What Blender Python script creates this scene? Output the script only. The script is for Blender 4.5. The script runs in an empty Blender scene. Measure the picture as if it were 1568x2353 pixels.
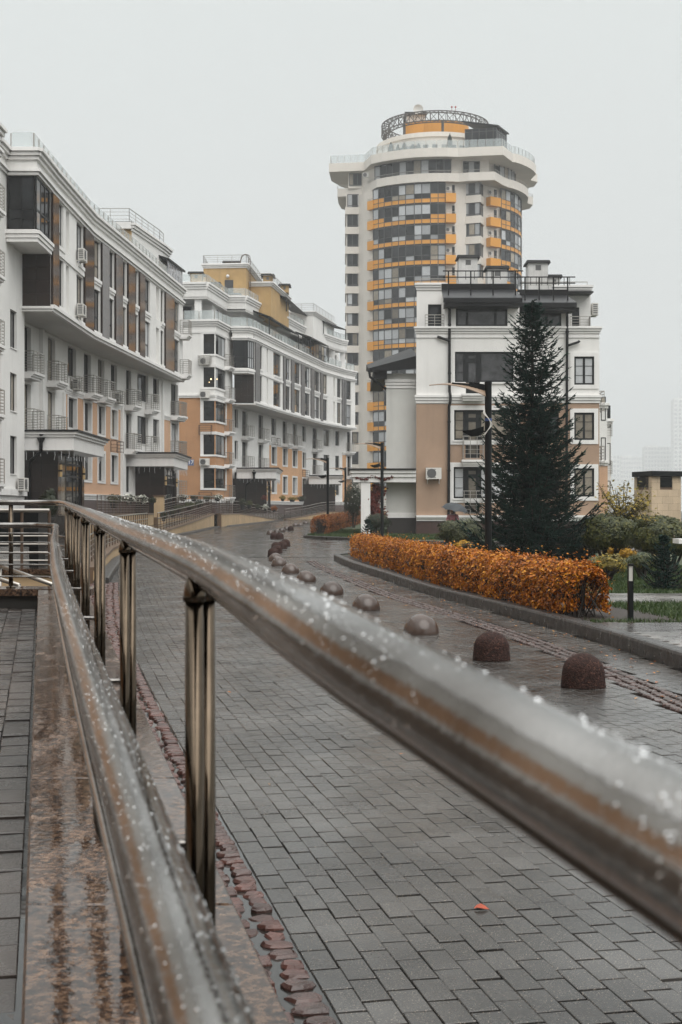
import bpy, math, random
import numpy as np
from mathutils import Vector

random.seed(7)
RNG = np.random.default_rng(11)
SC = bpy.context.scene
COL = SC.collection
R = math.radians

# ------------------------------------------------------------------ camera, sky, sun, exposure
EYE = 1.6                      # eye height above the road, metres
FPX, CX, CY = 3100.0, 784.0, 1173.0
cam_data = bpy.data.cameras.new('camera')
cam = bpy.data.objects.new('camera', cam_data)
COL.objects.link(cam)
SC.camera = cam
cam.location = (0, 0, EYE)
cam.rotation_euler = (R(90), 0, 0)
cam_data.sensor_fit = 'HORIZONTAL'
cam_data.sensor_width = 24.0
cam_data.lens = 24.0 * FPX / 1568.0
cam_data.shift_y = -(2353 / 2 - CY) / 1568.0
cam_data.clip_start = 0.02
cam_data.clip_end = 6000
cam_data.dof.use_dof = True
cam_data.dof.focus_distance = 22.0
cam_data.dof.aperture_fstop = 15.0

SUN_ELEV, SUN_AZ = R(52), R(150)     # azimuth measured clockwise from +Y (the view direction)
world = bpy.data.worlds.new('World')
SC.world = world
world.use_nodes = True
wn, wl = world.node_tree.nodes, world.node_tree.links
wn.clear()
w_out = wn.new('ShaderNodeOutputWorld')
w_bg = wn.new('ShaderNodeBackground')
w_sky = wn.new('ShaderNodeTexSky')
w_sky.sky_type = 'NISHITA'
w_sky.sun_disc = False
w_sky.sun_elevation = SUN_ELEV
w_sky.sun_rotation = SUN_AZ
w_sky.air_density = 1.0
w_sky.dust_density = 6.0
w_hsv = wn.new('ShaderNodeHueSaturation')          # thick cloud takes the blue out of the clear sky
w_hsv.inputs['Saturation'].default_value = 0.06
w_hsv.inputs['Value'].default_value = 0.10
wl.new(w_sky.outputs[0], w_hsv.inputs['Color'])
w_geo = wn.new('ShaderNodeTexCoord')
w_sep = wn.new('ShaderNodeSeparateXYZ')
wl.new(w_geo.outputs['Generated'], w_sep.inputs[0])
w_ramp = wn.new('ShaderNodeValToRGB')              # even cloud deck, brighter overhead as an overcast sky is
w_ramp.color_ramp.elements[0].position = 0.0
w_ramp.color_ramp.elements[0].color = (0.545, 0.558, 0.558, 1)
w_ramp.color_ramp.elements[1].position = 1.0
w_ramp.color_ramp.elements[1].color = (1.90, 1.92, 1.90, 1)
e = w_ramp.color_ramp.elements.new(0.38)
e.color = (0.61, 0.645, 0.637, 1)
wl.new(w_sep.outputs['Z'], w_ramp.inputs[0])
w_noise = wn.new('ShaderNodeTexNoise')
w_noise.inputs['Scale'].default_value = 2.2
w_noise.inputs['Detail'].default_value = 4
wl.new(w_geo.outputs['Generated'], w_noise.inputs['Vector'])
w_nm = wn.new('ShaderNodeMapRange')
w_nm.inputs[3].default_value = 0.96
w_nm.inputs[4].default_value = 1.03
wl.new(w_noise.outputs[0], w_nm.inputs[0])
w_cl = wn.new('ShaderNodeMix')
w_cl.data_type = 'RGBA'
w_cl.blend_type = 'MULTIPLY'
w_cl.inputs[0].default_value = 1.0
wl.new(w_ramp.outputs[0], w_cl.inputs[6])
wl.new(w_nm.outputs[0], w_cl.inputs[7])
w_mix = wn.new('ShaderNodeMix')
w_mix.data_type = 'RGBA'
w_mix.inputs[0].default_value = 0.88
wl.new(w_hsv.outputs[0], w_mix.inputs[6])
wl.new(w_cl.outputs[2], w_mix.inputs[7])
wl.new(w_mix.outputs[2], w_bg.inputs['Color'])
w_bg.inputs['Strength'].default_value = 1.0
wl.new(w_bg.outputs[0], w_out.inputs[0])

sun_data = bpy.data.lights.new('sun', 'SUN')
sun = bpy.data.objects.new('sun', sun_data)
COL.objects.link(sun)
sun_data.energy = 1.5
sun_data.angle = R(60)
sun_data.color = (1.0, 0.97, 0.93)
_d = Vector((math.sin(SUN_AZ) * math.cos(SUN_ELEV), math.cos(SUN_AZ) * math.cos(SUN_ELEV), math.sin(SUN_ELEV)))
sun.rotation_euler = (-_d).to_track_quat('-Z', 'Y').to_euler()

SC.view_settings.view_transform = 'Standard'
SC.view_settings.look = 'None'
SC.view_settings.exposure = 0.34
SC.view_settings.gamma = 1.0
SC.view_settings.use_curve_mapping = False
SC.render.engine = 'CYCLES'
SC.cycles.use_denoising = True
SC.cycles.max_bounces = 7
SC.cycles.diffuse_bounces = 3
SC.cycles.glossy_bounces = 3
SC.cycles.transmission_bounces = 4
SC.cycles.transparent_max_bounces = 8
SC.cycles.volume_bounces = 1
SC.cycles.caustics_reflective = False
SC.cycles.caustics_refractive = False
SC.cycles.use_adaptive_sampling = True
SC.cycles.adaptive_threshold = 0.02

# ------------------------------------------------------------------ helpers
ORG = {}                                   # world origin of every thing, by object name


def gz(y):
    """height of the road at distance y: level near, a gentle rise towards the far houses"""
    return float(np.interp(y, [-50, 45, 100, 125, 150, 400], [0, 0, 0.36, 0.65, 0.85, 1.0]))


def at(px, py, y):
    return ((px - CX) / FPX * y, y, EYE + (CY - py) / FPX * y)


def on_ground(px, py, dz=0.0):
    y = 30.0
    for _ in range(40):
        y = (EYE - gz(y) - dz) * FPX / (py - CY)
    return ((px - CX) / FPX * y, y, gz(y) + dz)


def tag(o, label=None, cat=None, group=None, kind=None):
    if label: o['label'] = label
    if cat: o['category'] = cat
    if group: o['group'] = group
    if kind: o['kind'] = kind
    return o


def thing(name, label, cat, loc=(0, 0, 0), group=None):
    o = bpy.data.objects.new(name, None)
    o.empty_display_size = 0.2
    COL.objects.link(o)
    o.location = loc
    ORG[o.name] = Vector(loc)
    return tag(o, label, cat, group)


def org_of(o):
    while o is not None:
        if o.name in ORG:
            return ORG[o.name]
        o = o.parent
    return Vector((0, 0, 0))


def copy_tree(o, parent=None, label=None, group=None):
    c = o.copy()
    COL.objects.link(c)
    c.parent = parent
    if label: c['label'] = label
    if group: c['group'] = group
    for ch in o.children:
        copy_tree(ch, c)
    return c


class MB:
    """collects faces in world coordinates; build() links them as one mesh object"""

    def __init__(self):
        self.v, self.f, self.m = [], [], []

    def add(self, verts, faces, mi=0):
        b = len(self.v)
        self.v.extend(tuple(p) for p in verts)
        for f in faces:
            self.f.append(tuple(b + i for i in f))
            self.m.append(mi)

    def quad(self, a, b, c, d, mi=0):
        self.add([a, b, c, d], [(0, 1, 2, 3)], mi)

    def hexa(self, p, mi=0):
        """8 corners: bottom 0-3 counter-clockwise from above, top 4-7"""
        self.add(p, [(3, 2, 1, 0), (4, 5, 6, 7), (0, 1, 5, 4), (1, 2, 6, 5), (2, 3, 7, 6), (3, 0, 4, 7)], mi)

    def box(self, x0, x1, y0, y1, z0, z1, mi=0):
        self.hexa([(x0, y0, z0), (x1, y0, z0), (x1, y1, z0), (x0, y1, z0),
                   (x0, y0, z1), (x1, y0, z1), (x1, y1, z1), (x0, y1, z1)], mi)

    def prism(self, poly, z0, z1, mi=0, top=True, bottom=True):
        """poly: plan polygon, counter-clockwise seen from above"""
        n = len(poly)
        v = [(p[0], p[1], z0) for p in poly] + [(p[0], p[1], z1) for p in poly]
        f = [(i, (i + 1) % n, n + (i + 1) % n, n + i) for i in range(n)]
        if top: f.append(tuple(range(n, 2 * n)))
        if bottom: f.append(tuple(range(n - 1, -1, -1)))
        self.add(v, f, mi)

    def tube(self, pts, r, n=10, caps=True, mi=0):
        P = [Vector(p) for p in pts]
        rs = r if isinstance(r, (list, tuple)) else [r] * len(P)
        ring = []
        up = None
        for i, p in enumerate(P):
            t = (P[min(i + 1, len(P) - 1)] - P[max(i - 1, 0)]).normalized()
            if up is None:
                up = Vector((0, 0, 1)) if abs(t.z) < 0.95 else Vector((1, 0, 0))
            s = t.cross(up).normalized()
            up = s.cross(t).normalized()
            ring.append([p + (s * math.cos(a) + up * math.sin(a)) * rs[i]
                         for a in (2 * math.pi * k / n for k in range(n))])
        b = []
        for rg in ring: b.extend(rg)
        f = []
        for i in range(len(P) - 1):
            for k in range(n):
                a0, a1 = i * n + k, i * n + (k + 1) % n
                f.append((a0, a1, a1 + n, a0 + n))
        if caps:
            f.append(tuple(range(n - 1, -1, -1)))
            f.append(tuple((len(P) - 1) * n + k for k in range(n)))
        self.add(b, f, mi)

    def bar(self, a, b, w, h=None, mi=0):
        """rectangular bar between two points"""
        a, b = Vector(a), Vector(b)
        h = h or w
        t = (b - a).normalized()
        s = t.cross(Vector((0, 0, 1)))
        s = s.normalized() if s.length > 1e-4 else Vector((1, 0, 0))
        u = s.cross(t)
        s, u = s * w / 2, u * h / 2
        self.add([a - s - u, a + s - u, a + s + u, a - s + u, b - s - u, b + s - u, b + s + u, b - s + u],
                 [(0, 1, 2, 3), (7, 6, 5, 4), (0, 4, 5, 1), (1, 5, 6, 2), (2, 6, 7, 3), (3, 7, 4, 0)], mi)

    def lathe(self, c, prof, n=24, mi=0, caps=True):
        """prof: list of (radius, z) from bottom to top about a vertical axis at c"""
        v, f = [], []
        for r_, z_ in prof:
            for k in range(n):
                a = 2 * math.pi * k / n
                v.append((c[0] + r_ * math.cos(a), c[1] + r_ * math.sin(a), c[2] + z_))
        for i in range(len(prof) - 1):
            for k in range(n):
                a0, a1 = i * n + k, i * n + (k + 1) % n
                f.append((a0, a1, a1 + n, a0 + n))
        if caps:
            f.append(tuple(range(n - 1, -1, -1)))
            f.append(tuple((len(prof) - 1) * n + k for k in range(n)))
        self.add(v, f, mi)

    def build(self, name, mats, parent=None, smooth=False, kind=None):
        o0 = org_of(parent)
        me = bpy.data.meshes.new(name)
        vv = np.array(self.v, dtype=np.float64).reshape(-1, 3) - np.array(o0)
        me.from_pydata(vv.tolist(), [], self.f)
        for m in (mats if isinstance(mats, (list, tuple)) else [mats]):
            me.materials.append(m)
        if max(self.m, default=0) > 0:
            me.polygons.foreach_set('material_index', self.m)
        if smooth:
            me.polygons.foreach_set('use_smooth', [True] * len(me.polygons))
        me.update()
        o = bpy.data.objects.new(name, me)
        COL.objects.link(o)
        o.parent = parent
        if kind: o['kind'] = kind
        return o


def np_mesh(name, verts, faces, mats, parent=None, kind=None, smooth=False, midx=None):
    """fast mesh from numpy arrays; faces all the same size"""
    o0 = np.array(org_of(parent))
    me = bpy.data.meshes.new(name)
    verts = np.asarray(verts, dtype=np.float32) - o0.astype(np.float32)
    faces = np.asarray(faces, dtype=np.int32)
    nf, k = faces.shape
    me.vertices.add(len(verts))
    me.vertices.foreach_set('co', verts.ravel())
    me.loops.add(nf * k)
    me.loops.foreach_set('vertex_index', faces.ravel())
    me.polygons.add(nf)
    me.polygons.foreach_set('loop_start', np.arange(0, nf * k, k, dtype=np.int32))
    try:
        me.polygons.foreach_set('loop_total', np.full(nf, k, dtype=np.int32))
    except Exception:
        pass
    for m in (mats if isinstance(mats, (list, tuple)) else [mats]):
        me.materials.append(m)
    if midx is not None:
        me.polygons.foreach_set('material_index', np.asarray(midx, dtype=np.int32))
    me.polygons.foreach_set('use_smooth', np.full(nf, smooth, dtype=bool))
    me.update(calc_edges=True)
    me.validate()
    o = bpy.data.objects.new(name, me)
    COL.objects.link(o)
    o.parent = parent
    if kind: o['kind'] = kind
    return o


# ------------------------------------------------------------------ materials
MATS = {}


def lerp(a, b, t):
    return tuple(a[i] + (b[i] - a[i]) * t for i in range(3))


def material(name, col, rough=0.6, metal=0.0, var=0.12, vscale=1.5, bump=0.0, bscale=30.0, spec=0.5,
             col2=None, rvar=0.0, streak=0.0, coat=0.0, objvar=0.0, alpha=1.0, trans=0.0, emit=None, subs=0.0):
    m = bpy.data.materials.new(name)
    m.use_nodes = True
    n, l = m.node_tree.nodes, m.node_tree.links
    b = n['Principled BSDF']
    b.inputs['Roughness'].default_value = rough
    b.inputs['Metallic'].default_value = metal
    b.inputs['Specular IOR Level'].default_value = spec
    b.inputs['Coat Weight'].default_value = coat
    b.inputs['Coat Roughness'].default_value = 0.08
    if alpha < 1: b.inputs['Alpha'].default_value = alpha
    if trans: b.inputs['Transmission Weight'].default_value = trans
    if subs:
        b.inputs['Subsurface Weight'].default_value = subs
    if emit:
        b.inputs['Emission Color'].default_value = (*emit[:3], 1)
        b.inputs['Emission Strength'].default_value = emit[3]
    tc = n.new('ShaderNodeTexCoord')
    geo = n.new('ShaderNodeNewGeometry')
    vec = geo.outputs['Position']
    c2 = col2 or tuple(c * (1 - 2.2 * var) for c in col)
    nz = n.new('ShaderNodeTexNoise')
    nz.inputs['Scale'].default_value = vscale
    nz.inputs['Detail'].default_value = 6
    nz.inputs['Roughness'].default_value = 0.65
    l.new(vec, nz.inputs['Vector'])
    mr = n.new('ShaderNodeMapRange')
    mr.inputs[1].default_value = 0.33
    mr.inputs[2].default_value = 0.70
    l.new(nz.outputs[0], mr.inputs[0])
    mx = n.new('ShaderNodeMix')
    mx.data_type = 'RGBA'
    mx.inputs[6].default_value = (*col, 1)
    mx.inputs[7].default_value = (*c2, 1)
    l.new(mr.outputs[0], mx.inputs[0])
    colout = mx.outputs[2]
    if streak:
        mp = n.new('ShaderNodeMapping')
        mp.inputs['Scale'].default_value = (2.2, 2.2, 0.16)
        l.new(vec, mp.inputs['Vector'])
        ns = n.new('ShaderNodeTexNoise')
        ns.inputs['Scale'].default_value = 1.6
        ns.inputs['Detail'].default_value = 7
        l.new(mp.outputs[0], ns.inputs['Vector'])
        ms = n.new('ShaderNodeMapRange')
        ms.inputs[1].default_value = 0.5
        ms.inputs[2].default_value = 0.75
        ms.inputs[4].default_value = streak
        l.new(ns.outputs[0], ms.inputs[0])
        mm = n.new('ShaderNodeMix')
        mm.data_type = 'RGBA'
        mm.inputs[7].default_value = (*[c * 0.55 for c in lerp(col, (0.3, 0.27, 0.23), 0.35)], 1)
        l.new(ms.outputs[0], mm.inputs[0])
        l.new(colout, mm.inputs[6])
        colout = mm.outputs[2]
    if objvar:
        oi = n.new('ShaderNodeObjectInfo')
        mo = n.new('ShaderNodeMapRange')
        mo.inputs[3].default_value = 1 - objvar
        mo.inputs[4].default_value = 1 + objvar
        l.new(oi.outputs['Random'], mo.inputs[0])
        mu = n.new('ShaderNodeMix')
        mu.data_type = 'RGBA'
        mu.blend_type = 'MULTIPLY'
        mu.inputs[0].default_value = 1
        l.new(colout, mu.inputs[6])
        l.new(mo.outputs[0], mu.inputs[7])
        colout = mu.outputs[2]
    l.new(colout, b.inputs['Base Color'])
    if rvar:
        nr = n.new('ShaderNodeTexNoise')
        nr.inputs['Scale'].default_value = vscale * 1.7
        nr.inputs['Detail'].default_value = 4
        l.new(vec, nr.inputs['Vector'])
        m2 = n.new('ShaderNodeMapRange')
        m2.inputs[1].default_value = 0.35
        m2.inputs[2].default_value = 0.65
        m2.inputs[3].default_value = max(0.02, rough - rvar)
        m2.inputs[4].default_value = min(1, rough + rvar)
        l.new(nr.outputs[0], m2.inputs[0])
        l.new(m2.outputs[0], b.inputs['Roughness'])
    if bump:
        nb = n.new('ShaderNodeTexNoise')
        nb.inputs['Scale'].default_value = bscale
        nb.inputs['Detail'].default_value = 5
        l.new(vec, nb.inputs['Vector'])
        bp = n.new('ShaderNodeBump')
        bp.inputs['Strength'].default_value = bump
        bp.inputs['Distance'].default_value = 0.02
        l.new(nb.outputs[0], bp.inputs['Height'])
        l.new(bp.outputs[0], b.inputs['Normal'])
    MATS[name] = m
    return m


M_white = material('white_render', (0.80, 0.785, 0.76), 0.8, var=0.05, vscale=0.5, bump=0.12, bscale=40, streak=0.12)
M_trim = material('white_trim', (0.80, 0.785, 0.765), 0.7, var=0.04, vscale=1.0, streak=0.18)
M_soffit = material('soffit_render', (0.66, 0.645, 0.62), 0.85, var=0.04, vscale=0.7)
M_peach = material('peach_render', (0.60, 0.37, 0.235), 0.85, var=0.06, vscale=0.6, bump=0.15, bscale=40, streak=0.15)
M_peach2 = material('apricot_render', (0.64, 0.37, 0.20), 0.85, var=0.06, vscale=0.6, bump=0.15, bscale=40, streak=0.12)
M_orange_r = material('orange_render', (0.47, 0.25, 0.125), 0.85, var=0.07, vscale=0.6, bump=0.15, bscale=40, streak=0.2)
M_tan = material('tan_render', (0.40, 0.275, 0.195), 0.88, var=0.08, vscale=0.5, bump=0.2, bscale=30, streak=0.2)
M_yellow = material('ochre_render', (0.52, 0.34, 0.15), 0.85, var=0.1, vscale=0.9, streak=0.3)
M_tile = material('dark_brown_tile', (0.026, 0.017, 0.014), 0.3, var=0.15, vscale=2.5, objvar=0.2, spec=0.25)
M_tile_gloss = material('polished_brown_tile', (0.05, 0.03, 0.022), 0.07, var=0.1, vscale=2, objvar=0.2, spec=0.45)
M_tile_grey = material('grey_tile', (0.10, 0.095, 0.095), 0.35, var=0.1, vscale=2, objvar=0.15)
M_plinth = material('brown_granite_plinth', (0.075, 0.042, 0.036), 0.4, var=0.15, vscale=5)
M_frame = material('dark_window_frame', (0.010, 0.011, 0.012), 0.5, var=0.05, spec=0.25)
M_frame_grey = material('grey_window_frame', (0.05, 0.05, 0.053), 0.45, var=0.05)
M_glass = material('window_glass', (0.012, 0.014, 0.016), 0.03, var=0.3, vscale=0.4, spec=0.3, objvar=0.5)
M_glass2 = material('window_glass_grey', (0.036, 0.039, 0.042), 0.04, var=0.3, vscale=0.8, spec=0.35, objvar=0.5)
M_glass3 = material('grey_reflection_glass', (0.10, 0.10, 0.105), 0.05, var=0.35, vscale=1.3, spec=0.5, objvar=0.35)  # lighter grey base paints in the reflection these panes show
M_curtain = material('curtained_glass', (0.27, 0.235, 0.185), 0.06, var=0.16, vscale=3, spec=0.4, objvar=0.5)
M_blind = material('blind_behind_glass', (0.42, 0.43, 0.44), 0.07, var=0.07, vscale=3, spec=0.4, objvar=0.35)
M_warm = material('warm_lit_lamp', (0.9, 0.7, 0.4), 0.4, emit=(1.0, 0.72, 0.36, 2.2))
M_sconce = material('wall_light_glass', (0.55, 0.40, 0.2), 0.4, emit=(1.0, 0.66, 0.3, 0.12))
M_rail = material('brushed_steel', (0.42, 0.395, 0.36), 0.35, 0.9, var=0.08, vscale=4)
M_rust = material('brown_painted_steel', (0.10, 0.062, 0.04), 0.5, 0.2, var=0.15, vscale=4)
M_black = material('black_painted_metal', (0.005, 0.006, 0.0065), 0.45, 0.0, var=0.1, vscale=4, bump=0.03, spec=0.2)
M_roof = material('black_roof_metal', (0.010, 0.010, 0.011), 0.5, var=0.15, vscale=3, spec=0.2)
M_roof_grey = material('wet_grey_roof_metal', (0.022, 0.023, 0.025), 0.35, var=0.1, vscale=3, spec=0.35)
M_ac = material('air_conditioner_plastic', (0.68, 0.66, 0.62), 0.5, var=0.06, vscale=4)
M_acgrill = material('air_conditioner_grille', (0.12, 0.12, 0.12), 0.5)
M_clear = material('balustrade_glass', (0.62, 0.68, 0.68), 0.05, alpha=0.32, var=0.05, spec=0.6)
M_film = material('plastic_sheeting', (0.55, 0.56, 0.60), 0.25, alpha=0.62, var=0.25, vscale=3, streak=0.4)
M_cream = material('cream_panel', (0.71, 0.66, 0.595), 0.6, var=0.05, vscale=0.4, streak=0.08, objvar=0.05)
M_orange = material('orange_panel', (0.68, 0.30, 0.035), 0.45, var=0.05, vscale=0.5, objvar=0.08)
M_truss = material('grey_steel_truss', (0.085, 0.078, 0.072), 0.6, var=0.1)
M_sand = material('sandstone_cladding', (0.50, 0.355, 0.205), 0.75, var=0.10, vscale=1.2, streak=0.5, bump=0.1, bscale=12, objvar=0.08)
M_sand_dark = material('wet_sandstone_coping', (0.16, 0.10, 0.06), 0.4, var=0.15, vscale=3)
M_conc = material('wet_concrete_kerb', (0.045, 0.041, 0.038), 0.36, var=0.18, vscale=5, bump=0.2, bscale=60, rvar=0.12)
M_white_shade = material('translucent_lamp_blade', (0.26, 0.18, 0.12), 0.45, var=0.06, vscale=6)
M_sign = material('blue_enamel', (0.03, 0.07, 0.22), 0.3)
M_signw = material('white_enamel', (0.8, 0.8, 0.8), 0.3)
M_umb = material('umbrella_cloth', (0.018, 0.024, 0.03), 0.5, var=0.1)
M_coat = material('pink_coat', (0.42, 0.17, 0.19), 0.8, var=0.1, vscale=6)
M_skin = material('skin', (0.5, 0.28, 0.2), 0.5, subs=0.1)
M_hair = material('brown_hair', (0.05, 0.025, 0.015), 0.5)
M_trousers = material('pale_trousers', (0.45, 0.33, 0.36), 0.8)


# ------------------------------------------------------------------ walls with real openings
class Wall:
    """a straight vertical wall from p0 to p1 in plan; its outside is on the right of that direction"""

    def __init__(self, p0, p1):
        self.p0 = np.array(p0, float)
        self.p1 = np.array(p1, float)
        d = self.p1 - self.p0
        self.len = float(np.hypot(*d))
        self.d = d / self.len
        self.n = np.array([self.d[1], -self.d[0]])

    def pt(self, u, n, z):
        p = self.p0 + self.d * u + self.n * n
        return (float(p[0]), float(p[1]), float(z))

    def u_at(self, px):
        """distance along the wall of the point seen at picture column px"""
        k = (px - CX) / FPX
        a = self.p0[0] - k * self.p0[1]
        b = self.d[0] - k * self.d[1]
        return float(-a / b)

    def z_at(self, u, py):
        y = self.p0[1] + self.d[1] * u
        return EYE + (CY - py) / FPX * y

    def box(self, mb, u0, u1, n0, n1, z0, z1, mi=0):
        P = self.pt
        # order counter-clockwise from above: n outward is on the right of u
        mb.hexa([P(u0, n1, z0), P(u1, n1, z0), P(u1, n0, z0), P(u0, n0, z0),
                 P(u0, n1, z1), P(u1, n1, z1), P(u1, n0, z1), P(u0, n0, z1)], mi)

    def panel(self, mb, u0, u1, z0, z1, n=0.0, holes=(), depth=0.3, mi=0, rmb=None):
        """front face at offset n with rectangular openings and their reveals"""
        P = self.pt
        hs = [(max(a, u0), min(b, u1), max(c, z0), min(d, z1)) for a, b, c, d in holes
              if b > u0 and a < u1 and d > z0 and c < z1]
        us = sorted({u0, u1, *[h[0] for h in hs], *[h[1] for h in hs]})
        zs = sorted({z0, z1, *[h[2] for h in hs], *[h[3] for h in hs]})
        for i in range(len(us) - 1):
            for j in range(len(zs) - 1):
                cu, cz = (us[i] + us[i + 1]) / 2, (zs[j] + zs[j + 1]) / 2
                if any(h[0] < cu < h[1] and h[2] < cz < h[3] for h in hs):
                    continue
                mb.quad(P(us[i], n, zs[j]), P(us[i + 1], n, zs[j]), P(us[i + 1], n, zs[j + 1]), P(us[i], n, zs[j + 1]), mi)
        if depth == 0:
            return
        mb = rmb or mb
        for a, b, c, d in hs:
            q = n - depth
            mb.quad(P(a, q, c), P(a, n, c), P(a, n, d), P(a, q, d), mi)
            mb.quad(P(b, n, c), P(b, q, c), P(b, q, d), P(b, n, d), mi)
            mb.quad(P(a, n, d), P(b, n, d), P(b, q, d), P(a, q, d), mi)
            mb.quad(P(a, q, c), P(b, q, c), P(b, n, c), P(a, n, c), mi)


def pick_glass(w=(0.45, 0.3, 0.17, 0.08)):
    return random.choices([M_glass, M_glass2, M_curtain, M_blind], w)[0]


def window(W, parent, u0, u1, z0, z1, n=-0.3, cols=2, rows=(1.0,), fw=0.06, fmat=None, gmat=None, sill=True,
           name='window', weights=None, grid=False):
    """frame (the part), a pane for each light, a sill"""
    fmat = fmat or M_frame
    mb = MB()
    b = W.box
    b(mb, u0, u1, n - 0.07, n, z0, z0 + fw)
    b(mb, u0, u1, n - 0.07, n, z1 - fw, z1)
    b(mb, u0, u0 + fw, n - 0.068, n - 0.002, z0 + fw, z1 - fw)
    b(mb, u1 - fw, u1, n - 0.068, n - 0.002, z0 + fw, z1 - fw)
    us = np.linspace(u0, u1, cols + 1) if isinstance(cols, int) else [u0 + (u1 - u0) * c for c in (0, *cols, 1)]
    zs = [z0 + (z1 - z0) * c for c in (0, *rows)] if rows[-1] == 1.0 else [z0 + (z1 - z0) * c for c in (0, *rows, 1)]
    for u in us[1:-1]:
        b(mb, u - fw * 0.6, u + fw * 0.6, n - 0.066, n - 0.004, z0 + fw, z1 - fw)
    for z in zs[1:-1]:
        b(mb, u0 + fw, u1 - fw, n - 0.064, n - 0.006, z - fw * 0.55, z + fw * 0.55)
    if grid:
        for i in range(len(us) - 1):
            for g in (1 / 3, 2 / 3):
                zz = z0 + (z1 - z0) * g
                b(mb, us[i] + fw * .6, us[i + 1] - fw * .6, n - 0.03, n - 0.012, zz - 0.012, zz + 0.012)
    o = mb.build(name, fmat, parent)
    for i in range(len(us) - 1):
        g = gmat or (pick_glass(weights) if weights else pick_glass())
        for j in range(len(zs) - 1):
            pb = MB()
            b(pb, us[i] + fw * .5, us[i + 1] - fw * .5, n - 0.045, n - 0.03, zs[j] + fw * .5, zs[j + 1] - fw * .5)
            pb.build('pane', g, o)
    if sill:
        sb = MB()
        b(sb, u0 - 0.03, u1 + 0.03, n, n + max(0.12, abs(n) + 0.05) if sill is True else sill, z0 - 0.05, z0 - 0.005)
        sb.build('sill', M_trim, o)
    return o


def reveal(W, parent, h, depth, mat=None):
    a, b, c, d = h
    P = W.pt
    m = MB()
    m.quad(P(a, -depth, c), P(a, 0, c), P(a, 0, d), P(a, -depth, d))
    m.quad(P(b, 0, c), P(b, -depth, c), P(b, -depth, d), P(b, 0, d))
    m.quad(P(a, 0, d), P(b, 0, d), P(b, -depth, d), P(a, -depth, d))
    m.quad(P(a, -depth, c), P(b, -depth, c), P(b, 0, c), P(a, 0, c))
    return m.build('reveal', mat or M_white, parent)


def surround(W, mb, u0, u1, z0, z1, w=0.16, p=0.05, n=0.0):
    """flat raised border round an opening"""
    W.box(mb, u0 - w, u0, n, n + p, z0 - w, z1 + w)
    W.box(mb, u1, u1 + w, n, n + p, z0 - w, z1 + w)
    W.box(mb, u0, u1, n, n + p, z1, z1 + w)
    W.box(mb, u0, u1, n, n + p, z0 - w, z0)


def moulding(W, mb, u0, u1, z0, z1, n=0.0, steps=3, out=0.28, ret=True):
    """stepped cornice, widest at the top"""
    h = (z1 - z0) / steps
    for k in range(steps):
        o = n + out * (k + 1) / steps
        W.box(mb, u0 - (0.6 * (o - n) if ret else 0), u1 + (0.6 * (o - n) if ret else 0), n - 0.05, o, z0 + k * h, z0 + (k + 1) * h - 0.025)
        W.box(mb, u0, u1, n - 0.05, o - 0.05, z0 + (k + 1) * h - 0.025, z0 + (k + 1) * h)


def bar_railing(W, parent, u0, u1, n0, n1, z0, h=1.0, mat=None, bars=7, posts=3, name='railing', r=0.018):
    """metal guard on three sides: posts and horizontal bars"""
    mat = mat or M_rail
    mb = MB()
    P = W.pt
    path = [(u0, n0), (u0, n1), (u1, n1), (u1, n0)]
    for k in range(bars):
        z = z0 + 0.08 + (h - 0.08) * k / (bars - 1)
        rr = r * (1.25 if k == bars - 1 else 0.62)
        for a, c in zip(path[:-1], path[1:]):
            if abs(a[0] - c[0]) + abs(a[1] - c[1]) > 0.02:
                mb.bar(P(a[0], a[1], z), P(c[0], c[1], z), rr * 2)
    for k in range(posts):
        u = u0 + (u1 - u0) * k / (posts - 1)
        mb.bar(P(u, n1, z0), P(u, n1, z0 + h), r * 1.7)
    if n1 - n0 > 0.3:
        for u in (u0, u1):
            mb.bar(P(u, n0 + 0.03, z0), P(u, n0 + 0.03, z0 + h), r * 1.7)
    return mb.build(name, mat, parent)


def balcony(W, parent, u0, u1, z, depth=0.7, n=0.0, h=1.05, mat=None, posts=4):
    mb = MB()
    for k, (t, o) in enumerate(((0.13, 0.0), (0.10, -0.09), (0.12, -0.18))):
        zt = z - (0, 0.13, 0.23)[k]
        W.box(mb, u0 - o * -1 * 0.6, u1 + o * 0.6, n - 0.02, n + depth + o, zt - t, zt)
    o = mb.build('balcony', M_trim, parent)
    bar_railing(W, o, u0 + 0.06, u1 - 0.06, n + 0.02, n + depth - 0.07, z, h, mat, 8, posts)
    return o


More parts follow.
